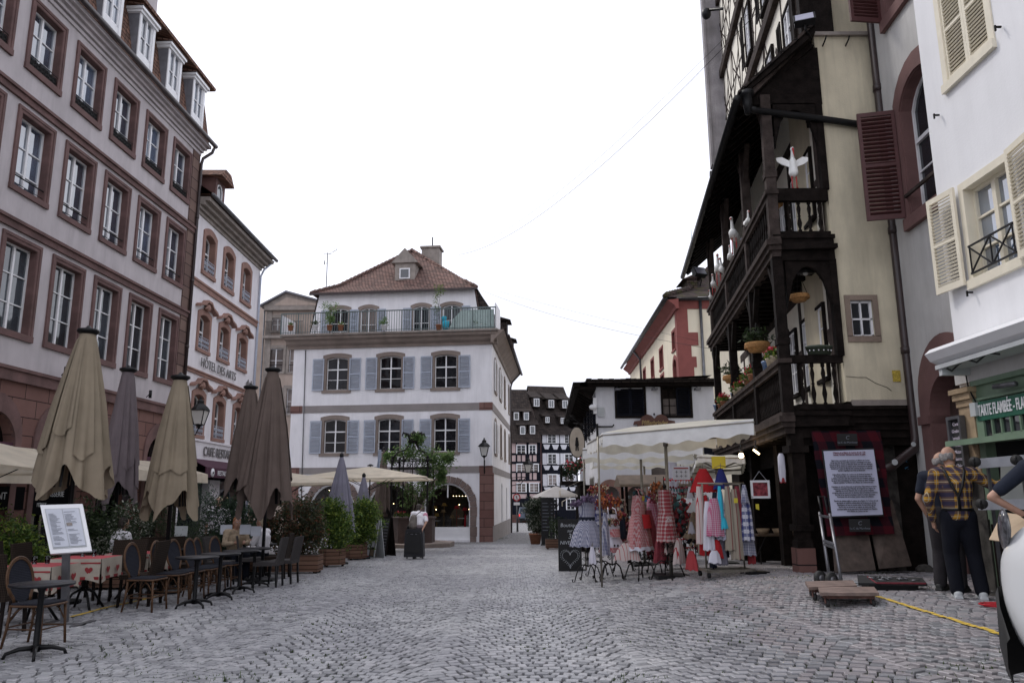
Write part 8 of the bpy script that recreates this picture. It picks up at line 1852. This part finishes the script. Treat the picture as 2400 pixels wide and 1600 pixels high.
for i,(s_,h,rz,ps,dk,lb) in enumerate(((1.95,.42,185,'sit',0,'small white stork with raised tail near the front of the upper gallery'),(3.75,.75,160,'stand',0,'tall white stork with bent neck in the middle of the upper gallery'),(4.45,.5,170,'sit',0,'sitting white stork in a reddish pot below the tall one'),(5.75,.62,150,'sit',1,'black and white stork with a red cap on the upper gallery'),(6.55,.75,170,'stand',0,'slim white stork behind the black and white one'),(7.65,.55,165,'stand',0,'small white stork near the far end of the upper gallery'),(8.3,.42,150,'sit',0,'farthest little white bird at the end of the upper gallery'))):
 stork(lb,ipt(s_,-.11,7.06),h*1.35,RA+R(rz)-math.pi,ps,dark=bool(dk))
def pot(label,loc,r,h,mat,flowers=None,seed=1,grp='pots and planters on the gallery rails',ell=1.):
 t=thing('flower_pot',label,'flower pot',loc,IA,grp);b=MB();b.lathe([(r*.7,0),(r*.95,h*.8),(r*1.05,h*.85),(r*1.05,h),(r*.85,h)],n=14,sx=ell);b.build('pot',m[mat],t)
 if flowers:
  el=[((0,0,h+r*.5),(r*1.6*ell,r*1.2,r*.9))];foliage(el,240,.06,seed,.8).build('foliage',m['leafg'],t,recalc=False)
  foliage([((0,0,h+r*1.1),(r*1.5*ell,r*1.1,r*.5))],70,.055,seed+5,1.).build('blossom',m['geran'],t,recalc=False)
for i,(s_,r,h,mt,fl,lb) in enumerate(((.62,.1,.16,'creamg',1,'cream pot of red geraniums nearest the corner post on the lower gallery'),(.95,.11,.17,'creamg',1,'second cream pot of geraniums from the corner post'),(1.45,.09,.2,'blueg',0,'tall blue jug on the lower gallery rail'),(2.9,.13,.17,'clay',1,'wide orange pot of geraniums in the middle of the lower gallery'),(3.55,.11,.16,'clay',1,'geranium pot just beyond the wide orange one'),(4.7,.09,.14,'creamg',1,'small cream geranium pot beyond the second gallery post'),(5.3,.1,.14,'creamg',1,'cream geranium pot next to the blue striped one'),(5.75,.09,.14,'blueg',0,'blue striped pot without flowers past the middle'),(7.5,.12,.14,'clay',1,'geraniums in a clay pot near the far end of the lower gallery'),(8.1,.12,.14,'clay',1,'farthest but one geranium pot on the lower gallery'),(8.85,.13,.2,'blueg',0,'dark blue tub at the far end of the lower gallery'))):pot(lb,ipt(s_,-.03,3.94),r,h,mt,fl,90+i)
for s_,r,h,mt,lb in((3.1,.1,.16,'blueg','small pale blue bucket behind the upper gallery rail'),(4.3,.09,.12,'clay','reddish pot under the sitting stork'),(5.2,.1,.14,'clay','terracotta pot between storks on the upper gallery'),(6.95,.09,.14,'blueg','starry dark blue pot beside the slim stork')):pot(lb,ipt(s_,.03,7.04),r,h,mt,0,3,'pots on the upper gallery')
t=thing('planter_box','oval green planter with white dots on the near end of the lower gallery','planter',(5.42,13.4,4.01));b=MB();b.lathe([(.2,0),(.24,.12),(.25,.12),(.25,.15),(.2,.16),(.03,.18)],n=20,sy=.4);b.build('box',M('dark_green_planter',(.05,.065,.045),.5,.1),t);b=MB();[b.ell((.225*math.sin(a),-.225*.4*math.cos(a)-.004,.065),(.013,.006,.013),6,4) for a in[-1+.4*i for i in range(6)]];b.build('dots',m['white'],t)
def hang(label,px,py,Y,r,fern=True,top=.5):
 c=at(px,py,Y);t=thing('hanging_basket',label,'hanging basket',c,0,'wicker baskets hanging in the galleries');b=MB();b.lathe([(.0,-r*.5),(r*.7,-r*.45),(r*.95,0),(r*1.05,r*.22),(r*1.05,r*.3),(r*.9,r*.25)],n=16)
 for i in range(3):b.tube([(r*1.04*math.cos(a),r*1.04*math.sin(a),-r*.1+.1*i*r) for a in[q*math.pi/8 for q in range(17)]],.012,5)
 b.build('basket',m['basketm'],t);b=MB();[b.tube([(r*math.cos(a),r*math.sin(a),r*.2),(0,0,top)],.006,4) for a in(0,2.1,4.2)];b.build('cord',m['iron'],t)
 if fern:foliage([((0,0,r*.8),(r*1.2,r,r*.7))],320,.12,int(px),.3,.2).build('foliage',m['leafd'],t,recalc=False)
hang('round wicker basket hanging in the near end of the lower gallery',1873,697,13.8,.17,False,.55);hang('wicker basket with dark fern hanging by the first lower bay',1775,812,15.6,.24);hang('far wicker basket with trailing plant in the lower gallery',1718,887,19.2,.24);hang('yellow wicker basket hanging behind the corner post of the upper gallery',1812,480,14.4,.17,False,.5)
p=at(1888,640,13.75);t=thing('gallery_lamp','dark bell-shaped lamp hanging above the wicker basket','lamp',p);b=MB();b.lathe([(.17,0),(.12,.08),(.05,.16),(.02,.3)],n=14);b.build('shade',m['blackp'],t);b=MB();b.ell((0,0,.0),(.05,.05,.05),8,6);b.build('globe',m['milk'],t)
def flood(label,c,w,rz,tilt):
 t=thing('floodlight',label,'floodlight',c,0,None,(tilt,0,rz));b=MB();b.box(-w/2,w/2,0,w*.35,-w*.35,w*.35);b.box(-w/2-.015,w/2+.015,-.02,.02,-w*.38,w*.38);b.build('housing',m['blackp'],t);b=MB();b.box(-w/2+.02,w/2-.02,-.025,-.02,-w*.32,w*.32);b.build('lens',m['lens'],t);b=MB();b.tube([(0,w*.2,-w*.35),(0,w*.3,-w*.7),(.1,w*.9,-w*.7)],.02,6);b.build('bracket',m['iron'],t)
m['lens']=M('floodlight_lens',(.45,.45,.55),.15,.1,5)
flood('large floodlight at the top of the turret wall corner',at(1885,42,13.0),.36,R(-20),R(-35));flood('small floodlight below the gutter at the far end of the gallery',at(1641,635,23.5),.42,R(25),R(-30))
c=at(1655,25,23);t=thing('lamp_arm','black lamp on a long bar at the top of the weatherboard','lamp',c);e=at(1748,15,22)-c;b=MB();b.tube([(0,0,0),e],.05,6);b.build('bar',m['blackp'],t);b=MB();b.ell((0,0,-.12),(.16,.16,.2));b.build('head',m['blackp'],t)
c=at(1812,150,14.3);b=MB();b.box(c.x-.04,c.x+.04,14.25,14.35,c.z-.12,c.z+.02);b.tube([c,c+Vector((-.04,-.12,-.22))],.05,8);tag(b.build('wall_spotlight',m['blackp']),'small black spotlight on the upper timbered wall','spotlight')
def terr(px,py,Y=41.6):return at(px,py,Y)
for i,(px,py,el,n,mt,lb) in enumerate(((772,785,[((0,0,1.25),(.5,.3,.45)),((0,0,.7),(.25,.2,.3))],900,'leafv','round leafy tree in a pot at the left of the roof terrace'),(900,778,[((0,0,.45),(.32,.2,.22))],260,'leafv','low plant in a white trough at the middle of the roof terrace'),(1028,775,[((-.1,0,1.6),(.2,.2,.7)),((0,0,2.3),(.3,.2,.3))],320,'leafg','tall thin sapling at the right of the roof terrace'),(738,785,[((0,0,.45),(.22,.2,.18))],200,'leafd','small dark ball bush near the left end of the roof terrace'),(680,790,[((0,0,.35),(.15,.1,.1))],90,'leafg','tiny potted plant at the left corner of the roof terrace'),(1128,775,[((0,0,.4),(.6,.2,.15))],200,'leafg','strip of green plants behind the netting of the roof terrace'),(798,785,[((0,0,.35),(.15,.1,.14))],90,'leafg','small green pot plant beside the round terrace tree'))):
 c=terr(px,py);c.z=10.6;plant('terrace_plant',lb,'plant',c,el,n,.09,mt,130+i,('pot',.32,0,.28),'plants on the roof terrace',3,pot='white' if i%2 else 'clay')
c=terr(1033,775);b=MB();b.lathe([(.14,0),(.2,.5),(.18,.52)],(c.x+.25,c.y+.2,10.6),12);b.lathe([(.12,.5),(.16,.75),(.1,.8)],(c.x+.15,c.y+.2,10.6),10);tag(b.build('blue_bucket',m['turq']),'blue bucket and can on the roof terrace','bucket')
t=thing('flower_box','red and green balcony flowers in the lane beside the stall canopies','flowers',at(1362,1092,36));foliage([((0,0,0),(.9,.5,.35)),((.6,-1,.2),(.5,.5,.4)),((-.5,1,-.2),(.5,.5,.3))],1500,.12,8,.7).build('foliage',m['leafd'],t,recalc=False);foliage([((0,0,.1),(.9,.5,.35)),((.6,-1,.3),(.5,.5,.3))],420,.1,9,1.).build('blossom',m['geran'],t,recalc=False)
for i,(px,py,Y) in enumerate(((1290,1262,34),(1318,1262,33),(1345,1262,31))):
 a=gp(px,py);t0=dup(bt,(a.x,a.y,a.z+.01),0.4*i,'%s small dark cafe table in the lane under the ecru parasol'%('left','middle','right')[i],group='dark cafe tables in the lane')
 t1=dup(wb,(a.x-.6,a.y+.1,a.z+.01),R(10*i),'wicker chair left of the %s cafe table in the lane'%('left','middle','right')[i],group='wicker chairs in the lane')
# ================================================================ the white car at the right edge (heads away from the camera)
def car():
 O=Vector((3.95,3.3,.28));t=thing('white_car','white car with black bumper and wheel arches, its front left corner at the right edge','car',O,R(1.5));t.scale=(1,1,1.13)
 secs=[(-2.05,.72,.80,.55,.35,.8,1.1),(-1.95,.80,.86,.60,.25,.8,1.55),(-1.4,.84,.88,.62,.22,.85,1.63),(-.4,.84,.885,.64,.22,.85,1.66),(.35,.84,.885,.62,.22,.85,1.60),(.85,.84,.885,.70,.22,.86,1.22),(1.25,.84,.88,.72,.24,.9,1.16),(1.7,.82,.86,.66,.26,.88,1.1),(1.95,.70,.76,.54,.30,.8,.98),(2.06,.5,.58,.4,.38,.7,.86)]
 b=MB();vs=[];n=24
 for y,wl,wm,wt,zl,zm,zt in secs:
  ring=[]
  P=[(-wl*.9,zl),(-wl,zl+.08),(-wm,(zl+zm)/2),(-wm*1.0,zm),(-(wm*.55+wt*.45),zm+(zt-zm)*.45),(-wt,zt-.06),(-wt*.8,zt),(0,zt+.03),(wt*.8,zt),(wt,zt-.06),(wm*.55+wt*.45,zm+(zt-zm)*.45),(wm,zm),(wm,(zl+zm)/2),(wl,zl+.08),(wl*.9,zl),(0,zl)]
  n=len(P);vs+=[(x,y,z) for x,z in P]
 b.add(vs,[(i*n+j,i*n+(j+1)%n,(i+1)*n+(j+1)%n,(i+1)*n+j) for i in range(len(secs)-1) for j in range(n)]+[tuple(range(n)),tuple(range((len(secs)-1)*n,len(secs)*n))[::-1]],True)
 body=b.build('body',M('white_car_paint',(.72,.73,.74),.22,.02,2,spec=.6),t);sd=body.modifiers.new('s','SUBSURF');sd.levels=2;sd.render_levels=2
 b=MB()
 path=[(-.905,.98),(-.91,1.05)];bp=[(-.90,1.72,.0),(-.86,1.84,.0),(-.76,1.99,0),(-.55,2.11,0),(0,2.16,0),(.55,2.11,0),(.76,1.99,0),(.86,1.84,0),(.90,1.72,0)]
 rows=((.16,.93),(.24,.975),(.40,1.0),(.60,.99),(.64,.965));vs=[]
 for z,k_ in rows:vs+=[(x*k_,y*(.97+.03*k_)+(.02 if 0 else 0),z*(.62 if y<1.8 else .85 if y<1.9 else 1)) for x,y,_ in bp]
 w=len(bp);b.add(vs,[(i*w+j,i*w+j+1,(i+1)*w+j+1,(i+1)*w+j) for i in range(len(rows)-1) for j in range(w-1)],True);b.build('bumper',m['rubber'],t,recalc=False)
 for sx in(-1,1):
  for y in(.98,-1.32):
   b=MB();P=[(y+.37*math.cos(a),.33+.37*math.sin(a)) for a in[math.pi*i/16 for i in range(17)]];Q=[(y+.42*math.cos(a),.33+.42*math.sin(a)) for a in[math.pi*i/16 for i in range(17)]]
   x0,x1=sx*.80,sx*.915
   vs=[(x1,*p) for p in P]+[(x1*.985,*p) for p in Q]+[(x0,*p) for p in P];b.add(vs,[(i,i+1,18+i,17+i) for i in range(16)]+[(i,i+1,35+i,34+i) for i in range(16)],True);b.build('wheel_arch',m['rubber'],t,recalc=False)
   b=MB();b.tube([(sx*.70,y,.33),(sx*.72,y,.33),(sx*.885,y,.33),(sx*.905,y,.33)],[.29,.33,.33,.29],28);o=b.build('wheel',m['rubber'],t);b=MB();b.tube([(sx*.90,y,.33),(sx*.912,y,.33)],[.2,.17],16);b.build('rim',m['alu'],o)
  b=MB();b.ell((sx*.765,1.80,.965),(.035,.21,.10),16,10,Matrix.Rotation(sx*.5,3,'Z')@Matrix.Rotation(-.35,3,'X'));b.build('headlight',m['hlamp'],t)
  b=MB();b.obox((sx*.98,.55,1.0),(.16,.1,.13));b.build('mirror',m['rubber'],t)
  b=MB();b.add([(sx*.835,.25,1.0),(sx*.845,-1.3,1.0),(sx*.69,-1.2,1.5),(sx*.69,.05,1.5)],[(0,1,2,3)]);b.build('side_window',m['glassd'],t,recalc=False)
 b=MB();b.add([(-.66,.86,1.17),(.66,.86,1.17),(.58,.36,1.56),(-.58,.36,1.56)],[(0,1,2,3)]);b.build('windscreen',m['glassd'],t,recalc=False)
m['hlamp']=M('headlamp_lens',(.07,.07,.08),.12,.8,25,spec=.8)
car()
# ================================================================ people
m['plaid']=checkmat('yellow_navy_plaid',(.38,.20,.02),(.018,.022,.06),(.42,.34,.22),size=.05,kind='tartan')
def figure(label,loc,face,H,J,clothes,hair,name='person',bald=False,vox=.009,hands=(True,True),group=None):
 """J: joints in a frame where +y is forward and +x is the person's right hand side, in metres for a 1.75 m body"""
 t=thing(name,label,'person',loc,math.atan2(face[1],face[0])-math.pi/2,group);k=H/1.75;t.scale=(k,k,k)
 d=dict(head=(0,.03,1.63),neck=(0,-.01,1.47),chest=(0,-.01,1.28),waist=(0,.0,1.05),hip=(0,0,.93),shR=(.19,-.01,1.42),elR=(.25,-.03,1.13),haR=(.24,.05,.88),shL=(-.19,-.01,1.42),elL=(-.25,-.03,1.13),haL=(-.24,.05,.88),knR=(.11,.03,.50),anR=(.12,-.02,.09),knL=(-.11,.03,.50),anL=(-.12,-.02,.09),look=(0,1,0))
 d.update(J);V={a:Vector(c) for a,c in d.items()};b=MB();hd_=V['head'];lk=V['look'].normalized();rtv=lk.cross(Vector((0,0,1))).normalized()
 R3=Matrix((rtv,lk,rtv.cross(lk))).transposed()
 b.ell(hd_+Vector((0,0,.02)),(.076,.098,.108),18,12,R3);b.ell(hd_+R3@Vector((0,.045,-.055)),(.052,.052,.055),14,8,R3)
 b.ell(hd_+R3@Vector((0,.105,-.012)),(.014,.02,.024),8,6,R3);b.ell(hd_+R3@Vector((0,.092,-.052)),(.024,.012,.008),8,6,R3)
 for s in(-1,1):b.ell(hd_+R3@Vector((s*.078,-.005,-.005)),(.012,.022,.032),8,6,R3)
 b.caps(V['neck']-Vector((0,0,.03)),hd_-Vector((0,0,.05)),.058,.054);b.caps(V['chest'],V['neck']-Vector((0,0,.06)),.12,.09);b.caps(V['waist'],V['chest'],.12,.125);b.caps(V['hip'],V['waist'],.125,.12);b.caps(V['shL'],V['shR'],.06,.06)
 for s,sg in(('R',1),('L',-1)):
  b.caps(V['sh'+s],V['el'+s],.05,.04);b.caps(V['el'+s],V['ha'+s],.039,.027)
  f=(V['ha'+s]-V['el'+s]).normalized();side=f.cross(Vector((0,1,0)) if abs(f.y)<.8 else Vector((0,0,1))).normalized()
  pal=V['ha'+s]+f*.045;b.caps(V['ha'+s],V['ha'+s]+f*.07,.024,.026)
  w_=f.cross(side).normalized()
  for i in range(4):o=w_*(-.03+.02*i);p0=V['ha'+s]+f*.06+o;p1=p0+f*(.045+.006*(1.5-abs(i-1.5)))+side*.008;p2=p1+f*.028+side*.022;b.caps(p0,p1,.0105,.0095,8);b.caps(p1,p2,.0095,.008,8)
  p0=V['ha'+s]+f*.02-w_*.026;b.caps(p0,p0+f*.035-w_*.028,.0125,.011,8);b.caps(p0+f*.035-w_*.028,p0+f*.06-w_*.03+side*.01,.011,.009,8)
  b.caps(V['hip']+Vector((sg*.09,0,-.02)),V['kn'+s],.088,.06);b.caps(V['kn'+s],V['an'+s],.056,.04);b.caps(V['an'+s]-Vector((0,0,.04)),V['an'+s]+Vector((0,.14,-.06)),.035,.03)
 blob(b,'body',m['skin'],vox,2,t)
 for s in(-1,1):
  b=MB();b.ell(hd_+R3@Vector((s*.03,.088,.015)),(.013,.008,.008),8,6,R3);b.build('eye',m['paper'],t)
 c=clothes
 if 'top' in c:
  b=MB();sl=c.get('sleeve',1.);b.caps(V['chest']+Vector((0,-.01,.02)),V['neck']-Vector((0,.01,.07)),.155,.11);b.caps(V['waist'],V['chest'],c.get('belly',.15),.16);b.caps(V['hip']+Vector((0,0,.03)),V['waist'],c.get('belly',.15)-.005,c.get('belly',.15));b.caps(V['shL'],V['shR'],.082,.082)
  b.caps(V['chest']+Vector((-.06,0,0)),V['waist']+Vector((-.04,0,0)),.13,.12);b.caps(V['chest']+Vector((.06,0,0)),V['waist']+Vector((.04,0,0)),.13,.12);b.caps(V['neck']-Vector((0,0,.05)),V['neck']+Vector((0,0,.01)),.085,.07)
  for s in 'RL':
   e=V['sh'+s].lerp(V['el'+s],min(1,sl*2));b.caps(V['sh'+s],e,.075,.062)
   if sl>.5:b.caps(V['el'+s],V['el'+s].lerp(V['ha'+s],(sl-.5)*2*.96),.06,.044)
  blob(b,c.get('topname','shirt'),m[c['top']],.014,3,t)
 if 'leg' in c:
  b=MB();b.caps(V['hip']+Vector((0,-.01,.07)),V['hip']-Vector((0,0,.03)),.148,.14)
  for s,sg in(('R',1),('L',-1)):b.caps(V['hip']+Vector((sg*.085,-.01,-.0)),V['kn'+s],.115,.088);b.caps(V['kn'+s],V['an'+s]+Vector((0,0,.0)),.086,.078)
  blob(b,'trousers',m[c['leg']],.015,3,t)
  for s in 'RL':
   b=MB();a=V['an'+s];b.caps(a+Vector((0,-.04,-.04)),a+Vector((0,.15,-.052)),.05,.042);b.box(a.x-.045,a.x+.045,a.y-.09,a.y+.2,a.z-.095,a.z-.065);blob(b,'shoe',m[c.get('shoe','rubber')],.01,2,t)
 b=MB()
 if bald:
  for s in(-1,1):b.ell(hd_+R3@Vector((s*.06,-.03,.0)),(.022,.062,.05),12,8,R3)
  b.ell(hd_+R3@Vector((0,-.078,-.01)),(.062,.026,.062),12,8,R3)
 else:b.ell(hd_+R3@Vector((0,-.018,.045)),(.084,.094,.094),16,10,R3);b.ell(hd_+R3@Vector((0,-.05,-.01)),(.078,.062,.085),14,8,R3)
 if c.get('long'):b.caps(hd_+R3@Vector((0,-.05,0)),hd_+R3@Vector((0,-.06,-.2)),.08,.06)
 blob(b,'hair',m[hair],.008,1,t)
 return t,V
def gl(p):return Vector((p.x,p.y,gz(p.x,p.y)+.015))
t,V=figure('grey-haired man in yellow and navy plaid shirt with braces, arm stretched out to the right',gl(gp(2268,1404)),(.35,.94),1.80,dict(head=(-.02,.07,1.62),neck=(-.01,.0,1.46),look=(.75,.8,-.25),elR=(.42,-.04,1.26),haR=(.64,-.06,1.38),elL=(-.29,-.02,1.13),haL=(-.25,.12,.86),knR=(.12,.02,.5),anR=(.15,-.05,.09),anL=(-.10,-.03,.09)),dict(top='plaid',leg='jean',shoe='greyw',belly=.165,sleeve=.97),'hairg',bald=True,vox=.008)
b=MB()
for s in(-1,1):b.tube([(s*.10,.10,1.40),(s*.115,.0,1.505),(s*.10,-.12,1.44),(s*.055,-.178,1.28),(0,-.185,1.16),(0,-.175,1.0)],.016,6)
b.build('braces',m['blackp'],t);b=MB();b.lathe([(.17,.99),(.172,1.02)],(0,-.005,0),24,sx=1.0,sy=.93);b.build('belt',m['blackp'],t);b=MB();b.box(-.015,.015,-.19,-.178,1.14,1.19);b.build('brace_clip',m['alu'],t)
t,V=figure('man in dark tee shirt and grey work trousers, mostly hidden behind the plaid shirt',gl(gp(2232,1387)),(.75,.62),1.78,dict(head=(.0,.10,1.61),look=(.55,1,-.3),elR=(.22,.10,1.12),haR=(.16,.30,1.02),elL=(-.27,-.06,1.14),haL=(-.22,.08,.9)),dict(top='navy',leg='cargo',sleeve=.32),'hairg',bald=True)
t,V=figure('man in dark tee shirt with a wristwatch, hand on hip, cut by the right edge',(5.1,7.4,gz(4.9,7.3)+.01),(.7,.75),1.80,dict(elL=(-.50,-.08,1.16),haL=(-.26,.08,.98),shL=(-.2,0,1.43),elR=(.32,.12,1.2),haR=(.2,.3,1.1)),dict(top='navy',leg='cargo',sleeve=.38),'haird')
b=MB();f=(V['haL']-V['elL']).normalized();b.tube([V['haL']-f*.035,V['haL']-f*.012],.034,14);b.build('wristwatch',m['rubber'],t)
t,V=figure('dark-haired traveller in a white shirt walking away with backpack and suitcase',gl(Vector((-3.02,25.3,0))),(.05,1),1.74,dict(head=(-.03,.2,1.56),neck=(-.02,.12,1.42),shR=(.19,.08,1.37),shL=(-.19,.08,1.39),chest=(0,.06,1.25),look=(0,1,-.3),elR=(.27,-.1,1.14),haR=(.2,-.25,.95),elL=(-.26,.03,1.15),haL=(-.2,.2,1.1),knR=(.1,.12,.5),anR=(.1,.1,.12),anL=(-.1,-.1,.09)),dict(top='shirtw',leg='jean',belly=.19,sleeve=.42),'haird',vox=.012)
b=MB();b.caps((.20,.06,1.35),(.25,-.01,1.2),.082,.072);b.build('pink_sleeve',clothmat('pink_marbled_cloth',(.55,.25,.33),0,.4),t)
b=MB();b.caps((-.14,-.24,1.02),(-.12,-.22,1.26),.13,.11);b.caps((-.14,-.33,1.0),(-.14,-.32,1.1),.07,.07);bp=blob(b,'tmp',m['bag'] if 'bag' in m else M('taupe_canvas_bag',(.15,.13,.115),.8,.15),.015,3,None);bp.name='backpack';bp.location=t.location;bp.rotation_euler=t.rotation_euler;tag(bp,'taupe backpack hanging on the back of the traveller','backpack')
b=MB();b.tube([(.1,-.17,1.46),(-.05,-.22,1.34),(-.1,-.3,1.2)],.014,5);b.build('strap',m['blackp'],bp)
def suitcase():
 g=gl(gp(971,1310));t=thing('suitcase','large black wheeled suitcase pulled behind the traveller','suitcase',g,R(-3),None);w,h=.31,.92
 b=MB();n=16;P=[(-w,.1),(-w*.96,.06),(w*.96,.06),(w,.1),(w*.93,h*.75),(w*.86,h-.05),(w*.7,h),(-w*.7,h),(-w*.86,h-.05),(-w*.93,h*.75)];b.prism(P,-.16,.18);b.build('shell',M('black_nylon',(.012,.012,.016),.6,.3,20,.3,60),t)
 b=MB();b.prism([(x*.82,.2+(z-.06)*.72) for x,z in P],-.2,-.155);b.build('front_pocket',m['dark2'],t);b=MB();b.tube([(-w*.7,-.17,h-.12),(w*.7,-.17,h-.12)],.008,5);b.tube([(-.1,-.205,h-.16),(-.02,-.21,h-.16)],.012,5);b.tube([(.05,-.205,h-.16),(.1,-.21,h-.16)],.012,5);b.build('zip',m['alu'],t)
 for s in(-1,1):b=MB();b.tube([(s*(w-.06)-.015,.1,.045),(s*(w-.06)+.015,.1,.045)],.045,10);b.build('wheel',m['rubber'],t)
 b=MB();b.tube([(-.09,.16,h),(-.09,.2,h+.16),(.09,.2,h+.16),(.09,.16,h)],.01,6);b.build('handle',m['blackp'],t)
 b=MB();b.ell((.14,.0,h+.05),(.17,.1,.08));tag(b.build('jacket',m['mauve'],loc=g),'grey jacket bundled on top of the black suitcase','jacket');b=MB();b.ell((-.12,.02,h+.04),(.14,.1,.1));tag(b.build('shoulder_bag',m['blackp'],loc=g),'small black bag on the left of the suitcase top','bag')
suitcase()
sit=dict(hip=(0,0,.50),waist=(0,-.02,.62),chest=(0,-.02,.86),neck=(0,0,1.04),head=(0,.05,1.2),shR=(.19,0,.99),shL=(-.19,0,.99),elR=(.25,.08,.76),elL=(-.25,.08,.76),haR=(.12,.28,.78),haL=(-.12,.28,.78),knR=(.12,.42,.52),knL=(-.12,.42,.52),anR=(.12,.44,.09),anL=(-.12,.44,.09))
def guest(px,py,Y,face,cl,hair,lb,J=sit,H=1.75,**k):
 c=at(px,py,Y);figure(lb,(c.x,Y,gz(c.x,Y)),face,H,J,cl,hair,vox=.016,**k)
guest(617,1225,17.6,(-1,.2),dict(top='shirtw',leg='jean'),'hairb','fair-haired guest in a pale shirt seated left of the reddish hedge')
guest(553,1240,17.3,(.6,-.8),dict(top='beig',leg='jean',long=1),'orange','auburn-haired woman seated facing us among the tables')
guest(283,1250,15.2,(.5,.9),dict(top='shirtw',leg='jean'),'haird','guest in a pale top seated behind the white flecked shrub')
guest(511,1215,19.5,(.3,-1),dict(top='shirtw',leg='jean',sleeve=.4),'hairb','standing man in a light shirt beside the bamboo-like shrub',J={},H=1.8)
for i,(px,py,Y,mt) in enumerate(((600,1244,16.6,'paper'),(575,1240,16.9,'paper'),(425,1244,15.8,'greyw'),(530,1240,17.2,'paper'))):
 c=at(px,py,Y);b=MB();b.obox((c.x,Y,c.z),(.24,.012,.2),Matrix.Rotation(.2*i-.3,3,'Z'));tag(b.build('menu_card',m[mt]),['standing pale menu card in front of the fair-haired guest','menu card between the two seated guests','pale menu card below the second beige parasol','menu card left of the auburn-haired woman'][i],'menu','menu cards on the terrace tables')
# ================================================================ glass frame, cardboard, far lane bits
def glass_frame():
 t=thing('glazing_frame','grey metal glazing frame with suction cups before the kiosk counter','frame',(5.45,8.2,gz(5.4,8.2)));O=t.location;X=Matrix.Translation(-O);b=MB(X)
 for(l,r) in(((2293,1086,9.3),(2440,1074,8.7)),((2293,1183,9.3),(2440,1180,8.7))):
  a,c=at(*l),at(*r);b.bar(a,c,.03,.115,up=(0,0,1))
 b.build('rail',m['alu2'],t)
 for px,py,Y in((2290,1082,9.2),(2388,1078,8.8),(2306,1180,9.1)):
  c=at(px,py,Y);b=MB(X);b.tube([c+Vector((-.03,-.02,0)),c+Vector((-.07,-.06,0))],.06,14);b.tube([c+Vector((-.05,-.04,.05)),c+Vector((-.1,-.09,.02)),c+Vector((-.06,-.05,-.06))],.013,6);b.build('suction_cup',m['rubber'],t)
 a,c=at(2298,1086,9.28),at(2298,1183,9.28);b=MB(X);b.bar(a+Vector((.3,-.3,0)),(a.x+.3,a.y-.3,O.z),.04,.03);b.bar(a+Vector((.1,.03,0)),(a.x+.1,a.y+.03,O.z),.03,.03);b.build('upright',m['lead'],t)
 q=[at(2345,1180,9.3),at(2420,1180,9.),at(2420,1078,9.),at(2345,1082,9.3)];b=MB(X);slab(b,q,.01);b.build('pane',m['panel'],t)
m['alu2']=M('brushed_aluminium',(.30,.31,.34),.5,.1,10,metal=.3);m['panel']=M('grey_board',(.22,.23,.22),.6,.1)
glass_frame()
b=MB();q=[at(2318,1263,7.9),at(2400,1275,7.6),at(2420,1208,7.75),at(2349,1200,8.15)];slab(b,q,.01);tag(b.build('cardboard_sheet',M('cardboard',(.42,.32,.22),.85,.08,6)),'sheet of brown cardboard leaning between the plaid-shirted man and the car','cardboard')
# ================================================================ one mesh per piece
def split(names):
 for o in[o for o in S.objects if o.type=='MESH' and o.name.split('.')[0] in names]:
  me=o.data;b=bmesh.new();b.from_mesh(me);b.verts.ensure_lookup_table();seen={};comps=[]
  for v in b.verts:
   if v.index in seen:continue
   st=[v];seen[v.index]=len(comps);c=[]
   while st:
    q=st.pop();c.append(q.index)
    for e in q.link_edges:
     w=e.other_vert(q)
     if w.index not in seen:seen[w.index]=len(comps);st.append(w)
   comps.append(c)
  if len(comps)<2:b.free();continue
  for k_,c in enumerate(comps[1:]):
   cs=set(c);mp={};vs=[];fs=[]
   for p in me.polygons:
    if p.vertices[0] in cs:
     for i in p.vertices:
      if i not in mp:mp[i]=len(vs);vs.append(tuple(me.vertices[i].co))
     fs.append([mp[i] for i in p.vertices])
   n=bpy.data.meshes.new(me.name);n.from_pydata(vs,[],fs)
   for x in me.materials:n.materials.append(x)
   n.polygons.foreach_set('use_smooth',[me.polygons[0].use_smooth]*len(fs))
   q=o.copy();q.data=n;COL.objects.link(q)
  keep=set(comps[0]);bmesh.ops.delete(b,geom=[v for v in b.verts if v.index not in keep],context='VERTS');b.to_mesh(me);b.free()
split({'quoins','end_beam','carved_arch','ledge','end_balusters','iron_hook','shutter_stay','sticker','side_door','hand_tools','dots','glass_baubles','bird_motif','wares_x','door','dormers','rail','shop_wall','price_card','printed_cross','weight','side_parapet','quoin'})
